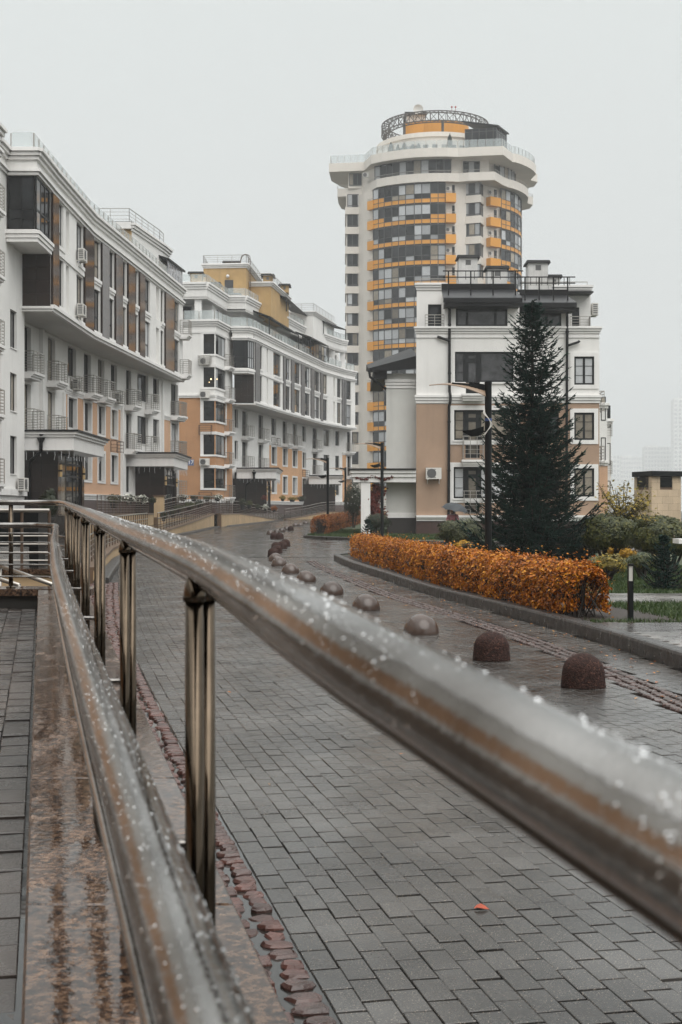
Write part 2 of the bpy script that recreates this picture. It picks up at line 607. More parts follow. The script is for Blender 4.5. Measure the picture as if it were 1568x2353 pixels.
def ac_unit(W, parent, u, z, n=0.0, w=0.85, h=0.6, d=0.32, cage=False):
    mb = MB()
    W.box(mb, u - w / 2, u + w / 2, n + 0.12, n + 0.12 + d, z, z + h)
    o = mb.build('air_conditioner', M_ac, parent)
    g = MB()
    k, c = 16, (u - w * 0.14, z + h * 0.5)
    ring = [(c[0] + h * 0.41 * math.cos(2 * math.pi * i / k), c[1] + h * 0.41 * math.sin(2 * math.pi * i / k)) for i in range(k)]
    g.add([W.pt(a, n + 0.125 + d, b) for a, b in ring], [tuple(range(k))])
    for i in range(5):
        zz = z + h * (0.16 + 0.17 * i)
        W.box(g, u - w * 0.42, u + w * 0.14, n + 0.125 + d, n + 0.14 + d, zz - 0.012, zz + 0.012)
        W.box(g, u - w / 2 - 0.012, u - w / 2, n + 0.16, n + 0.08 + d, zz - 0.03, zz + 0.03)
    g.build('fan_grille', M_acgrill, o)
    br = MB()
    for s in (-1, 1):
        W.box(br, u + s * w * 0.38 - 0.02, u + s * w * 0.38 + 0.02, n, n + 0.14 + d, z - 0.05, z - 0.003)
        W.box(br, u + s * w * 0.38 - 0.02, u + s * w * 0.38 + 0.02, n, n + 0.03, z - 0.25, z - 0.05)
    br.build('bracket', M_ac, o)
    if cage:
        bar_railing(W, o, u - w / 2 - 0.1, u + w / 2 + 0.1, n, n + d + 0.22, z - 0.1, 0.85, M_rail, 6, 3, 'cage')
    return o
# ------------------------------------------------------------------ ground, road and paving
def attr_col(name, base, dark, rough, rvar, bump=0.25, bscale=90, speck=0.0, vscale=0.9, patch=0.5):
    """wet mineral surface; the mesh attribute rnd varies each piece"""
    m = bpy.data.materials.new(name)
    m.use_nodes = True
    n, l = m.node_tree.nodes, m.node_tree.links
    b = n['Principled BSDF']
    geo = n.new('ShaderNodeNewGeometry')
    at_ = n.new('ShaderNodeAttribute')
    at_.attribute_name = 'rnd'
    mx = n.new('ShaderNodeMix'); mx.data_type = 'RGBA'
    mx.inputs[6].default_value = (*base, 1)
    mx.inputs[7].default_value = (*dark, 1)
    l.new(at_.outputs['Fac'], mx.inputs[0])
    nz = n.new('ShaderNodeTexNoise'); nz.inputs['Scale'].default_value = vscale; nz.inputs['Detail'].default_value = 5
    l.new(geo.outputs['Position'], nz.inputs['Vector'])
    mr = n.new('ShaderNodeMapRange'); mr.inputs[1].default_value = 0.4; mr.inputs[2].default_value = 0.62
    mr.inputs[3].default_value = 1.0 - patch; mr.inputs[4].default_value = 1.12
    l.new(nz.outputs[0], mr.inputs[0])
    mu = n.new('ShaderNodeMix'); mu.data_type = 'RGBA'; mu.blend_type = 'MULTIPLY'; mu.inputs[0].default_value = 1
    l.new(mx.outputs[2], mu.inputs[6]); l.new(mr.outputs[0], mu.inputs[7])
    co = mu.outputs[2]
    if speck:
        vo = n.new('ShaderNodeTexNoise'); vo.inputs['Scale'].default_value = 170; vo.inputs['Detail'].default_value = 2
        l.new(geo.outputs['Position'], vo.inputs['Vector'])
        ms = n.new('ShaderNodeMapRange'); ms.inputs[1].default_value = 0.63; ms.inputs[2].default_value = 0.70; ms.inputs[4].default_value = speck
        l.new(vo.outputs[0], ms.inputs[0])
        m2 = n.new('ShaderNodeMix'); m2.data_type = 'RGBA'; m2.inputs[7].default_value = (0.36, 0.30, 0.24, 1)
        l.new(ms.outputs[0], m2.inputs[0]); l.new(co, m2.inputs[6]); co = m2.outputs[2]
    l.new(co, b.inputs['Base Color'])
    nr = n.new('ShaderNodeTexNoise'); nr.inputs['Scale'].default_value = 1.3; nr.inputs['Detail'].default_value = 6; nr.inputs['Roughness'].default_value = 0.7
    l.new(geo.outputs['Position'], nr.inputs['Vector'])
    ro = n.new('ShaderNodeMapRange'); ro.inputs[1].default_value = 0.36; ro.inputs[2].default_value = 0.66
    ro.inputs[3].default_value = max(0.03, rough - rvar); ro.inputs[4].default_value = rough + rvar
    l.new(nr.outputs[0], ro.inputs[0]); l.new(ro.outputs[0], b.inputs['Roughness'])
    nb = n.new('ShaderNodeTexNoise'); nb.inputs['Scale'].default_value = bscale; nb.inputs['Detail'].default_value = 4
    l.new(geo.outputs['Position'], nb.inputs['Vector'])
    bp = n.new('ShaderNodeBump'); bp.inputs['Strength'].default_value = bump; bp.inputs['Distance'].default_value = 0.004
    l.new(nb.outputs[0], bp.inputs['Height']); l.new(bp.outputs[0], b.inputs['Normal'])
    return m


M_paver = attr_col('wet_grey_paver', (0.076, 0.071, 0.066), (0.046, 0.042, 0.038), 0.2, 0.13, 0.25, 110, 0.75)
M_paver_b = attr_col('wet_brown_paver', (0.075, 0.06, 0.052), (0.05, 0.042, 0.038), 0.26, 0.14, 0.25, 110, 0.1)
M_cobble = attr_col('wet_red_granite_cobble', (0.115, 0.047, 0.036), (0.06, 0.032, 0.027), 0.3, 0.14, 0.9, 55, 0.25, 12, 0.35)
M_joint = material('wet_joint_sand', (0.02, 0.018, 0.016), 0.3, var=0.2, vscale=5, rvar=0.15)
M_puddle = material('puddle_water', (0.02, 0.018, 0.016), 0.015, var=0.05, spec=0.6)
M_earth = material('wet_soil', (0.035, 0.024, 0.017), 0.7, var=0.25, vscale=6, bump=0.6, bscale=25)
M_lawn = material('wet_lawn', (0.034, 0.060, 0.017), 0.75, var=0.25, vscale=3, bump=0.9, bscale=40, col2=(0.045, 0.046, 0.02))
M_field = material('distant_ground', (0.06, 0.062, 0.05), 0.8, var=0.2, vscale=0.05)

# speckled polished granite of the coping
def granite_mat():
    m = bpy.data.materials.new('wet_speckled_granite')
    m.use_nodes = True
    n, l = m.node_tree.nodes, m.node_tree.links
    b = n['Principled BSDF']
    geo = n.new('ShaderNodeNewGeometry')
    v1 = n.new('ShaderNodeTexNoise'); v1.inputs['Scale'].default_value = 48; v1.inputs['Detail'].default_value = 4; v1.inputs['Roughness'].default_value = 0.7
    l.new(geo.outputs['Position'], v1.inputs['Vector'])
    r1 = n.new('ShaderNodeValToRGB')
    r1.color_ramp.elements[0].position = 0.40; r1.color_ramp.elements[0].color = (0.035, 0.03, 0.028, 1)
    r1.color_ramp.elements[1].position = 0.60; r1.color_ramp.elements[1].color = (0.30, 0.19, 0.125, 1)
    e = r1.color_ramp.elements.new(0.5); e.color = (0.15, 0.085, 0.055, 1)
    l.new(v1.outputs[0], r1.inputs[0])
    v2 = n.new('ShaderNodeTexNoise'); v2.inputs['Scale'].default_value = 3.5; v2.inputs['Detail'].default_value = 8; v2.inputs['Roughness'].default_value = 0.75
    mp = n.new('ShaderNodeMapping'); mp.inputs['Rotation'].default_value = (0, 0, R(-12)); mp.inputs['Scale'].default_value = (2.2, 0.8, 1)
    l.new(geo.outputs['Position'], mp.inputs[0]); l.new(mp.outputs[0], v2.inputs['Vector'])
    wet = n.new('ShaderNodeMapRange'); wet.inputs[1].default_value = 0.38; wet.inputs[2].default_value = 0.50
    l.new(v2.outputs[0], wet.inputs[0])
    dk = n.new('ShaderNodeMapRange'); dk.inputs[3].default_value = 0.8; dk.inputs[4].default_value = 0.4
    l.new(wet.outputs[0], dk.inputs[0])
    mu = n.new('ShaderNodeMix'); mu.data_type = 'RGBA'; mu.blend_type = 'MULTIPLY'; mu.inputs[0].default_value = 1
    l.new(r1.outputs[0], mu.inputs[6]); l.new(dk.outputs[0], mu.inputs[7]); l.new(mu.outputs[2], b.inputs['Base Color'])
    ro = n.new('ShaderNodeMapRange'); ro.inputs[3].default_value = 0.3; ro.inputs[4].default_value = 0.05
    l.new(wet.outputs[0], ro.inputs[0]); l.new(ro.outputs[0], b.inputs['Roughness'])
    nb = n.new('ShaderNodeTexNoise'); nb.inputs['Scale'].default_value = 45; nb.inputs['Detail'].default_value = 3
    l.new(geo.outputs['Position'], nb.inputs['Vector'])
    bs = n.new('ShaderNodeMapRange'); bs.inputs[3].default_value = 0.6; bs.inputs[4].default_value = 0.12
    l.new(wet.outputs[0], bs.inputs[0])
    bp = n.new('ShaderNodeBump'); bp.inputs['Distance'].default_value = 0.003
    l.new(bs.outputs[0], bp.inputs['Strength']); l.new(nb.outputs[0], bp.inputs['Height']); l.new(bp.outputs[0], b.inputs['Normal'])
    return m


M_granite = granite_mat()


def smooth_curve(ys, xs):
    """monotone-ish smooth interpolation through points (Catmull-Rom tangents)"""
    ys, xs = np.array(ys, float), np.array(xs, float)
    t = np.gradient(xs, ys)

    def f(y):
        y = np.asarray(y, float)
        i = np.clip(np.searchsorted(ys, y) - 1, 0, len(ys) - 2)
        h = ys[i + 1] - ys[i]
        s = (y - ys[i]) / h
        a = (2 * s**3 - 3 * s**2 + 1) * xs[i] + (s**3 - 2 * s**2 + s) * h * t[i]
        return a + (-2 * s**3 + 3 * s**2) * xs[i + 1] + (s**3 - s**2) * h * t[i + 1]
    return f


XREF = smooth_curve([-6, 0, 5, 10, 16, 22, 30, 42, 60, 78, 98, 112, 126, 150],
                    [2.24, .92, -.18, -1.27, -2.5, -3.6, -4.95, -6.9, -8.7, -9.5, -8.9, -7.4, -5.6, -2.5])
XKERB = smooth_curve([-6, 4, 10, 13.5, 16.2, 18.8, 22.1, 25.2, 31.6, 38.4, 43.5],
                     [5.2, 4.2, 3.68, 3.42, 3.16, 2.80, 2.26, 1.75, .98, .2, -.22])

# --- base sheet to the horizon
mb = MB()
YS = [-60, 20, 45, 100, 125, 150, 400, 1500, 4000]
for a, c in zip(YS[:-1], YS[1:]):
    w0, w1 = max(120, abs(a) * 1.5), max(120, abs(c) * 1.5)
    mb.quad((-w0, a, gz(a) - 0.35), (w0, a, gz(a) - 0.35), (w1, c, gz(c) - 0.35), (-w1, c, gz(c) - 0.35))
tag(mb.build('ground', M_field), kind='structure')

# --- road bed (joints) with the far paving drawn by its material
def road_far_mat():
    m = attr_col('wet_far_paving', (0.07, 0.063, 0.057), (0.058, 0.052, 0.048), 0.22, 0.14, 0.2, 60)
    n, l = m.node_tree.nodes, m.node_tree.links
    b = n['Principled BSDF']
    uv = n.new('ShaderNodeUVMap'); uv.uv_map = 'rows'
    br = n.new('ShaderNodeTexBrick')
    br.inputs['Scale'].default_value = 1.0
    br.inputs['Brick Width'].default_value = 0.205
    br.inputs['Row Height'].default_value = 0.107
    br.inputs['Mortar Size'].default_value = 0.009
    br.inputs['Mortar Smooth'].default_value = 0.3
    br.inputs['Color1'].default_value = (1, 1, 1, 1)
    br.inputs['Color2'].default_value = (0.78, 0.76, 0.74, 1)
    br.inputs['Mortar'].default_value = (0.3, 0.28, 0.26, 1)
    l.new(uv.outputs[0], br.inputs['Vector'])
    src = b.inputs['Base Color'].links[0].from_socket
    mu = n.new('ShaderNodeMix'); mu.data_type = 'RGBA'; mu.blend_type = 'MULTIPLY'; mu.inputs[0].default_value = 1
    l.new(src, mu.inputs[6]); l.new(br.outputs['Color'], mu.inputs[7]); l.new(mu.outputs[2], b.inputs['Base Color'])
    return m


M_roadfar = road_far_mat()


def strip(name, mat, y0, y1, step, xl, xr, dz, ncol=6):
    ys = np.arange(y0, y1 + 1e-6, step)
    V, F, UV = [], [], []
    for y in ys:
        a, c = float(xl(y)), float(xr(y))
        for k in range(ncol + 1):
            x = a + (c - a) * k / ncol
            V.append((x, y, gz(y) + dz))
            UV.append((y * 1.02, x - float(XREF(y))))
    for i in range(len(ys) - 1):
        for k in range(ncol):
            a = i * (ncol + 1) + k
            F.append((a, a + 1, a + ncol + 2, a + ncol + 1))
    o = np_mesh(name, V, F, mat)
    lay = o.data.uv_layers.new(name='rows')
    li = np.zeros(len(o.data.loops), dtype=np.int32)
    o.data.loops.foreach_get('vertex_index', li)
    lay.data.foreach_set('uv', np.array(UV, dtype=np.float32)[li].ravel())
    return tag(o, kind='structure')


NEAR_END = 46.0
road = strip('road', M_joint, -6, NEAR_END, 1.0, lambda y: XREF(y) - 0.62, lambda y: 4.9 + y * 0.03, -0.026)
road_far = strip('road', M_roadfar, NEAR_END, 175, 1.5, lambda y: XREF(y) - 0.5, lambda y: 14.0 + y * 0.05, 0.0, 8)

# --- paving bricks
def brick_mesh_arrays(c, ax, ay, hl, hw, zt, z0=-0.035, ch=0.0028):
    """arrays for N chamfered blocks: c (N,2) centres, ax/ay unit vectors, half sizes"""
    N = len(c)
    sx = np.array([-1, 1, 1, -1]); sy = np.array([-1, -1, 1, 1])
    def ring(il, iw, z):
        P = np.zeros((N, 4, 3))
        for k in range(4):
            P[:, k, :2] = c + ax * (sx[k] * (hl - il))[:, None] + ay * (sy[k] * (hw - iw))[:, None]
            P[:, k, 2] = z
        return P
    A = ring(0 * hl, 0 * hw, zt + z0)
    B = ring(0 * hl, 0 * hw, zt - ch * 0.8)
    C = ring(ch + 0 * hl, ch + 0 * hw, zt)
    V = np.concatenate([A, B, C], axis=1)             # N,12,3
    f = []
    for k in range(4):
        q = (k + 1) % 4
        f += [(k, q, 4 + q, 4 + k), (4 + k, 4 + q, 8 + q, 8 + k)]
    f.append((8, 9, 10, 11))
    return V, np.array(f)


def lay_pieces(V, f, rnd, mat, name, parent, score, n_single=300, limit_all=False):
    """the largest n_single as parts of their own, the rest joined as one stuff part"""
    N = len(V)
    order = np.argsort(-score)
    single = order[:n_single]
    rest = order[n_single:]
    for i in single:
        c = V[i].mean(axis=0)
        me = bpy.data.meshes.new(name)
        me.from_pydata((V[i] - c).tolist(), [], [tuple(q) for q in f])
        me.materials.append(mat)
        a = me.attributes.new('rnd', 'FLOAT', 'POINT')
        a.data.foreach_set('value', np.full(len(V[i]), rnd[i], dtype=np.float32))
        o = bpy.data.objects.new(name, me)
        COL.objects.link(o)
        o.parent = parent
        o.location = Vector(c) - org_of(parent)
    if len(rest):
        k = V.shape[1]
        VV = V[rest].reshape(-1, 3)
        FF = (f[None] + (np.arange(len(rest)) * k)[:, None, None]).reshape(-1, f.shape[1])
        o = np_mesh(name + '_field', VV, FF, mat, parent, 'stuff')
        a = o.data.attributes.new('rnd', 'FLOAT', 'POINT')
        a.data.foreach_set('value', np.repeat(rnd[rest], k).astype(np.float32))


def visible_score(V):
    c = V.mean(axis=1)
    px = c[:, 0] / np.maximum(c[:, 1], .1) * FPX
    py = (EYE - c[:, 2]) / np.maximum(c[:, 1], .1) * FPX
    s = 1 / np.maximum(c[:, 1], .1) ** 3
    s[(np.abs(px) > 780) | (py > 1175) | (c[:, 1] < 0.5)] *= 1e-6
    return s


cs, ax_, hl_, hw_ = [], [], [], []
for k in range(0, 76):
    y = 2.6 + (0.1 if k % 2 else 0.0)
    while y < NEAR_END:
        x = float(XREF(y)) + 0.06 + k * 0.107
        sl = float(XREF(y + .1) - XREF(y - .1)) / .2
        L = math.hypot(1, sl)
        dk = float(XKERB(min(y, 43.5))) - x if y < 43.5 else 9
        inside = dk > 0.03 or y >= 43.5
        strip_ = 0.62 < dk < 0.97 and y < 43.0
        if inside and not strip_ and not (y > 43.5 and x > 6):
            cs.append((x, y)); ax_.append((sl / L, 1 / L))
            hl_.append(0.0952); hw_.append(0.0510)
        y += 0.2055 / L
cs, ax_ = np.array(cs), np.array(ax_)
ay_ = np.stack([-ax_[:, 1], ax_[:, 0]], axis=1)
hl_, hw_ = np.array(hl_), np.array(hw_) * (1 + RNG.normal(0, .01, len(hw_)))
jit = RNG.normal(0, 0.0012, (len(cs), 2))
V, f = brick_mesh_arrays(cs + jit, ax_, ay_, hl_, hw_, RNG.normal(0, 0.0012, len(cs)))
V[:, 8:, 2] += RNG.normal(0, 0.0006, (len(cs), 4))
rnd = np.clip(RNG.normal(0.45, 0.3, len(cs)), 0, 1.4)
lay_pieces(V, f, rnd, M_paver, 'paver', road, visible_score(V))


# --- red cobbles: beside the wall foot on the left and in a band along the kerb
def cobble_arrays(cs, yaw, size, zt):
    N = len(cs)
    K = 9
    V = np.zeros((N, 3 * K, 3))
    for i in range(N):
        rr = RNG.uniform(0.82, 1.08, K)
        for j in range(K):
            a = 2 * math.pi * j / K
            sq = 1 / max(abs(math.cos(a)), abs(math.sin(a))) ** 0.7
            dx, dy = math.cos(a) * sq * rr[j] * size[i, 0], math.sin(a) * sq * rr[j] * size[i, 1]
            cx, sx = math.cos(yaw[i]), math.sin(yaw[i])
            X, Y = dx * cx - dy * sx, dx * sx + dy * cx
            V[i, j] = (cs[i][0] + X, cs[i][1] + Y, zt[i] - 0.04)
            V[i, K + j] = (cs[i][0] + X * .97, cs[i][1] + Y * .97, zt[i] - 0.006 + RNG.normal(0, .002))
            V[i, 2 * K + j] = (cs[i][0] + X * .78, cs[i][1] + Y * .78, zt[i] + 0.004 + RNG.normal(0, .0025))
    q = []
    for b in (0, K):
        for j in range(K):
            q.append((b + j, b + (j + 1) % K, b + K + (j + 1) % K, b + K + j))
    return V, q, tuple(range(2 * K, 3 * K))


def cobbles(parent, spots, mat, n_single):
    cs = np.array([(s[0], s[1]) for s in spots])
    yaw = np.array([s[2] for s in spots])
    size = np.array([(s[3] * .47 * RNG.uniform(.9, 1.05), s[4] * .47 * RNG.uniform(.9, 1.05)) for s in spots])
    zt = np.array([s[5] for s in spots])
    V, q, cap = cobble_arrays(cs, yaw, size, zt)
    d = np.array(visible_score(V))
    order = np.argsort(-d)
    rest = MB()
    rnds = []
    for r_, i in enumerate(order):
        rv = float(np.clip(RNG.normal(.45, .35), 0, 1.3))
        if r_ < n_single:
            c = V[i].mean(axis=0)
            me = bpy.data.meshes.new('cobble')
            me.from_pydata((V[i] - c).tolist(), [], q + [cap])
            me.materials.append(mat)
            a = me.attributes.new('rnd', 'FLOAT', 'POINT')
            a.data.foreach_set('value', np.full(len(V[i]), rv, dtype=np.float32))
            o = bpy.data.objects.new('cobble', me)
            COL.objects.link(o); o.parent = parent; o.location = c
        else:
            rest.add(V[i].tolist(), q + [cap])
            rnds += [rv] * len(V[i])
    if rest.v:
        o = rest.build('cobble_field', mat, parent, kind='stuff')
        a = o.data.attributes.new('rnd', 'FLOAT', 'POINT')
        a.data.foreach_set('value', np.array(rnds, dtype=np.float32))


spots = []
y = 2.6
row = 0
while y < 30:
    sl = float(XREF(y + .1) - XREF(y - .1)) / .2
    yaw = math.atan2(1, sl) - math.pi / 2
    left = 0.43 - 0.225 * y + 0.02 if y < 12.6 else float(XREF(y)) - 0.56
    x = float(XREF(y)) - 0.0
    while x > left:
        w = random.uniform(.09, .135)
        spots.append((x - w / 2, y + (x - float(XREF(y))) * -0.2 + random.gauss(0, .006), yaw, w, .1, random.gauss(0.003, .004)))
        x -= w + .012
    y += 0.108
    row += 1
cobbles(road, spots, M_cobble, 220)
spots = []
y = 5.0
while y < 43.0:
    sl = float(XKERB(y + .1) - XKERB(y - .1)) / .2
    yaw = math.atan2(1, sl) - math.pi / 2
    for k in range(3):
        spots.append((float(XKERB(y)) - 0.68 - k * 0.108, y + random.gauss(0, .006), yaw, .1, .098, random.gauss(0.001, .003)))
    y += 0.108
cobbles(road, spots, attr_col('dull_red_cobble', (0.085, 0.05, 0.043), (0.05, 0.035, 0.03), 0.28, 0.14, 0.8, 55, 0.2, 12, 0.3), 80)

# puddle lying between the left-hand cobbles
mb = MB()
ys = np.arange(2.6, 28, 0.4)
for a, c in zip(ys[:-1], ys[1:]):
    def lr(y):
        return (0.43 - 0.225 * y + 0.005 if y < 12.6 else float(XREF(y)) - 0.6, float(XREF(y)) + 0.012)
    la, ra = lr(a); lc, rc = lr(c)
    mb.quad((la, a, -0.007), (ra, a, -0.007), (rc, c, -0.007), (lc, c, -0.007))
tag(mb.build('puddle', M_puddle), kind='structure')

# --- kerb along the planting bed: separate stones
def kerb_line(name, pts, w, h, parent_kind, stone=1.0, z_in=0.0, mat=M_conc, inner=-1, label=None):
    """kerb stones along a polyline; h above the road, body offset to the side `inner` (+1 left of travel)"""
    P = [np.array(p, float) for p in pts]
    root = bpy.data.objects.new(name, None)
    COL.objects.link(root)
    ORG[root.name] = Vector((0, 0, 0))
    tag(root, label, 'kerb')
    seg = [np.hypot(*(b - a)) for a, b in zip(P[:-1], P[1:])]
    tot = sum(seg)
    cum = np.concatenate([[0], np.cumsum(seg)])
    def pos(s):
        s = min(max(s, 0), tot)
        i = min(int(np.searchsorted(cum, s, side='right')) - 1, len(seg) - 1)
        t = (s - cum[i]) / seg[i]
        return P[i] * (1 - t) + P[i + 1] * t
    s = 0.0
    while s < tot - 0.05:
        e = min(s + stone, tot)
        mb = MB()
        sub = 3
        rows = []
        for k in range(sub + 1):
            q = s + 0.004 + (e - s - 0.008) * k / sub
            p = pos(q)
            d = pos(q + .15) - pos(q - .15)
            d = d / np.hypot(*d)
            nrm = np.array([-d[1], d[0]]) * inner
            g = gz(p[1])
            prof = [(0, -0.05), (0, h - 0.035), (0.012, h - 0.01), (0.04, h), (w - 0.02, h), (w, h - 0.015), (w, -0.05)]
            rows.append([(p[0] + nrm[0] * a, p[1] + nrm[1] * a, g + b + z_in) for a, b in prof])
        m_ = len(rows[0])
        v = [p for r_ in rows for p in r_]
        F = []
        for k in range(sub):
            for j in range(m_ - 1):
                a = k * m_ + j
                F.append((a, a + 1, a + m_ + 1, a + m_) if inner < 0 else (a, a + m_, a + m_ + 1, a + 1))
        F.append(tuple(range(m_)) if inner > 0 else tuple(range(m_ - 1, -1, -1)))
        F.append(tuple(sub * m_ + j for j in (range(m_ - 1, -1, -1) if inner > 0 else range(m_))))
        mb.add(v, F)
        mb.build('kerb_stone', mat, root)
        s = e
    return root


kpts = [(float(XKERB(y)), y) for y in np.arange(3, 43.6, 0.7)]
kpts += [(-0.24, 44.0), (-0.18, 44.8), (0.1, 45.5), (0.7, 46.0), (1.6, 46.4), (4, 47), (8, 47.6), (14, 48.4)]
kerb_line('kerb', kpts, 0.2, 0.175, None, label='long dark wet concrete kerb in front of the orange hedge')
kb2 = [(2.4, 64.0), (0.6, 65.6), (-1.0, 68.0), (-1.98, 70.2), (-1.9, 72), (-1.5, 78), (-1.0, 86), (0.2, 100), (1.5, 112)]
kerb_line('kerb', kb2[::-1], 0.16, 0.15, None, 1.4, inner=1, label='short concrete kerb round the far lawn with the thin lamps')
kb3 = [(13, 57.5), (4.2, 60.0), (1.2, 62.4)]
kerb_line('kerb', kb3, 0.16, 0.15, None, 1.5, inner=-1, label='concrete kerb before the strip of grass under the right-hand house')

# --- planting beds
BED = 0.115
def bed(name, mat, poly, dz):
    mb = MB()
    n = len(poly)
    mb.add([(p[0], p[1], gz(p[1]) + dz) for p in poly], [tuple(range(n))])
    return tag(mb.build(name, mat), kind='structure')


inner = [(float(XKERB(y)) + 0.1, y) for y in np.arange(17.4, 43.6, 1.0)]
bed('lawn', M_lawn, [(40, 17.4), (40, 48.6), (14, 48.3), (8, 47.5), (4, 46.9), (1.6, 46.3), (0.75, 45.9), (0.2, 45.4), (-0.08, 44.8), (-0.13, 44.0)] + inner[::-1], BED)
bed('soil', M_earth, [(float(XKERB(y)) + 1.75, y) for y in np.arange(17.6, 40, 1.5)][::1] + [(1.9, 42.5), (0.6, 44.6), (0.0, 44.4)] +
    [(float(XKERB(y)) + 0.13, y) for y in np.arange(17.6, 43.6, 1.5)][::-1], BED + 0.012)
bed('lawn', M_lawn, [(2.5, 64.2), (14, 60), (30, 64), (30, 112), (1.6, 112), (0.3, 100), (-.9, 86), (-1.4, 78), (-1.8, 72), (-1.88, 70.3), (-.9, 68.2), (0.7, 65.8)], BED)
bed('lawn', M_lawn, [(13, 57.7), (30, 57.7), (30, 59.4), (14, 59.8), (2.45, 64.0), (1.3, 62.5), (4.2, 60.2)], BED)

# paved walk behind the kerb on the right, and the pale path through the lawn
def pave_patch(name, poly_fn, y0, y1, x1_fn, z, wr, lr, mat, n_single, yaw=0.0):
    root = bpy.data.objects.new(name, None)
    COL.objects.link(root); ORG[root.name] = Vector((0, 0, 0)); tag(root, kind='structure')
    cs = []
    r_ = 0
    y = y0
    while y < y1:
        x = poly_fn(y) + (0.5 * wr if r_ % 2 else 0)
        while x < x1_fn(y):
            cs.append((x + wr / 2, y + (x - poly_fn(y)) * math.tan(yaw)))
            x += wr
        y += lr; r_ += 1
    cs = np.array(cs)
    ax = np.tile([math.cos(yaw), math.sin(yaw)], (len(cs), 1))
    ay = np.tile([-math.sin(yaw), math.cos(yaw)], (len(cs), 1))
    V, f = brick_mesh_arrays(cs, ax, ay, np.full(len(cs), wr / 2 - .002), np.full(len(cs), lr / 2 - .002), RNG.normal(z, .0012, len(cs)))
    lay_pieces(V, f, np.clip(RNG.normal(.45, .3, len(cs)), 0, 1.4), mat, 'paver', root, visible_score(V), n_single)
    jb = MB()
    p = [(poly_fn(y0), y0 - lr / 2), (x1_fn(y0), y0 - lr / 2), (x1_fn(y1), y1 - lr * .6), (poly_fn(y1), y1 - lr * .6)]
    jb.add([(a, b, z - 0.014) for a, b in p], [(0, 1, 2, 3)])
    jb.build('joint_bed', M_joint, root)
    return root


M_pale = attr_col('wet_pale_paver', (0.22, 0.205, 0.19), (0.15, 0.14, 0.13), 0.32, 0.12, 0.2, 90)
pave_patch('pavement', lambda y: float(XKERB(y)) + 0.17, 9.6, 17.4, lambda y: 6.6, 0.15, 0.2, 0.1, M_paver_b, 120)
pave_patch('pavement', lambda y: float(XKERB(y)) + 0.23, 10.2, 16.1, lambda y: float(XKERB(y)) + 0.72, 0.157, 0.16, 0.16, M_pale, 60)
pave_patch('path', lambda y: 4.25 + (y - 21.7) * .02, 21.75, 23.9, lambda y: 8.6, 0.128, 0.21, 0.21, M_pale, 90)
pave_patch('pavement', lambda y: 3.2, 66.0, 68.6, lambda y: 9.5, gz(67) + .15, 0.25, 0.12, M_paver_b, 0)

# --- raised walk on the left of the railing
def zg(y):
    """top of the granite coping"""
    return 0.692 + 0.0178 * y


mb = MB()
for a, c in ((-3, 3), (3, 8), (8, 11.86)):
    la, lc = -0.035 - .222 * a, -0.035 - .222 * c
    mb.quad((-9, a, zg(a) - .165), (la, a, zg(a) - .165), (lc, c, zg(c) - .165), (-9, c, zg(c) - .165))
tag(mb.build('raised_pavement', M_joint), kind='structure')
rp = bpy.data.objects['raised_pavement']
cs, ax2 = [], []
for k in range(0, 30):
    y = 1.6 + (0.1 if k % 2 else 0)
    while y < 11.7:
        x = -0.035 - .222 * y - 0.075 - k * 0.118
        if x > -0.262 * y - 0.75:
            cs.append((x, y)); ax2.append((-0.2166, 0.976))
        y += 0.2055 * .976
cs, ax2 = np.array(cs), np.array(ax2)
ay2 = np.stack([-ax2[:, 1], ax2[:, 0]], axis=1)
V, f = brick_mesh_arrays(cs, ax2, ay2, np.full(len(cs), .0985), np.full(len(cs), .0555), np.array([zg(c[1]) - .150 for c in cs]) + RNG.normal(0, .0015, len(cs)))
V[:, 8:, 2] += RNG.normal(0, 0.0012, (len(cs), 4))
lay_pieces(V, f, np.clip(RNG.normal(.45, .35, len(cs)), 0, 1.4), M_paver_b, 'paver', rp, visible_score(V), 300)
# thin pool standing in the low courses
mb = MB()
for a, c in ((1.4, 2.6), (2.6, 4.1)):
    la, lc = -0.035 - .222 * a, -0.035 - .222 * c
    mb.quad((la - .34, a, zg(2.6) - .1492), (la, a, zg(2.6) - .1492), (lc, c, zg(2.6) - .1492), (lc - (.34 if c < 4 else .02), c, zg(2.6) - .1492))
tag(mb.build('puddle', M_puddle), kind='structure')
# ------------------------------------------------------------------ low wall with granite coping, steel railing
M_wallface = material('wet_dark_render', (0.035, 0.033, 0.03), 0.45, var=0.15, vscale=3)
lw = thing('low_wall', 'low wall capped with wet speckled brown granite slabs under the near railing', 'wall', (-1, 4, 0))
mb = MB()
for a, c in ((-1.0, 4.0), (4.0, 8.0), (8.0, 12.2)):
    P = []
    for z_ in (0, 1):
        for (y, s) in ((a, 0), (a, 1), (c, 1), (c, 0)):
            x = (0.43 - .225 * y - .03) if s else (-0.035 - .222 * y + .03)
            P.append((x, y, -0.1 if not z_ else zg(y) - 0.06))
    mb.hexa(P)
mb.box(-9, -0.035 - .222 * 11.9 - .005, 11.92, 12.28, -0.1, zg(12) - 0.06)
mb.build('wall_core', M_wallface, lw)
ys = [-1.0, 0.75, 2.0, 2.93, 4.2, 5.5, 6.8, 8.1, 9.4, 10.7, 11.86]
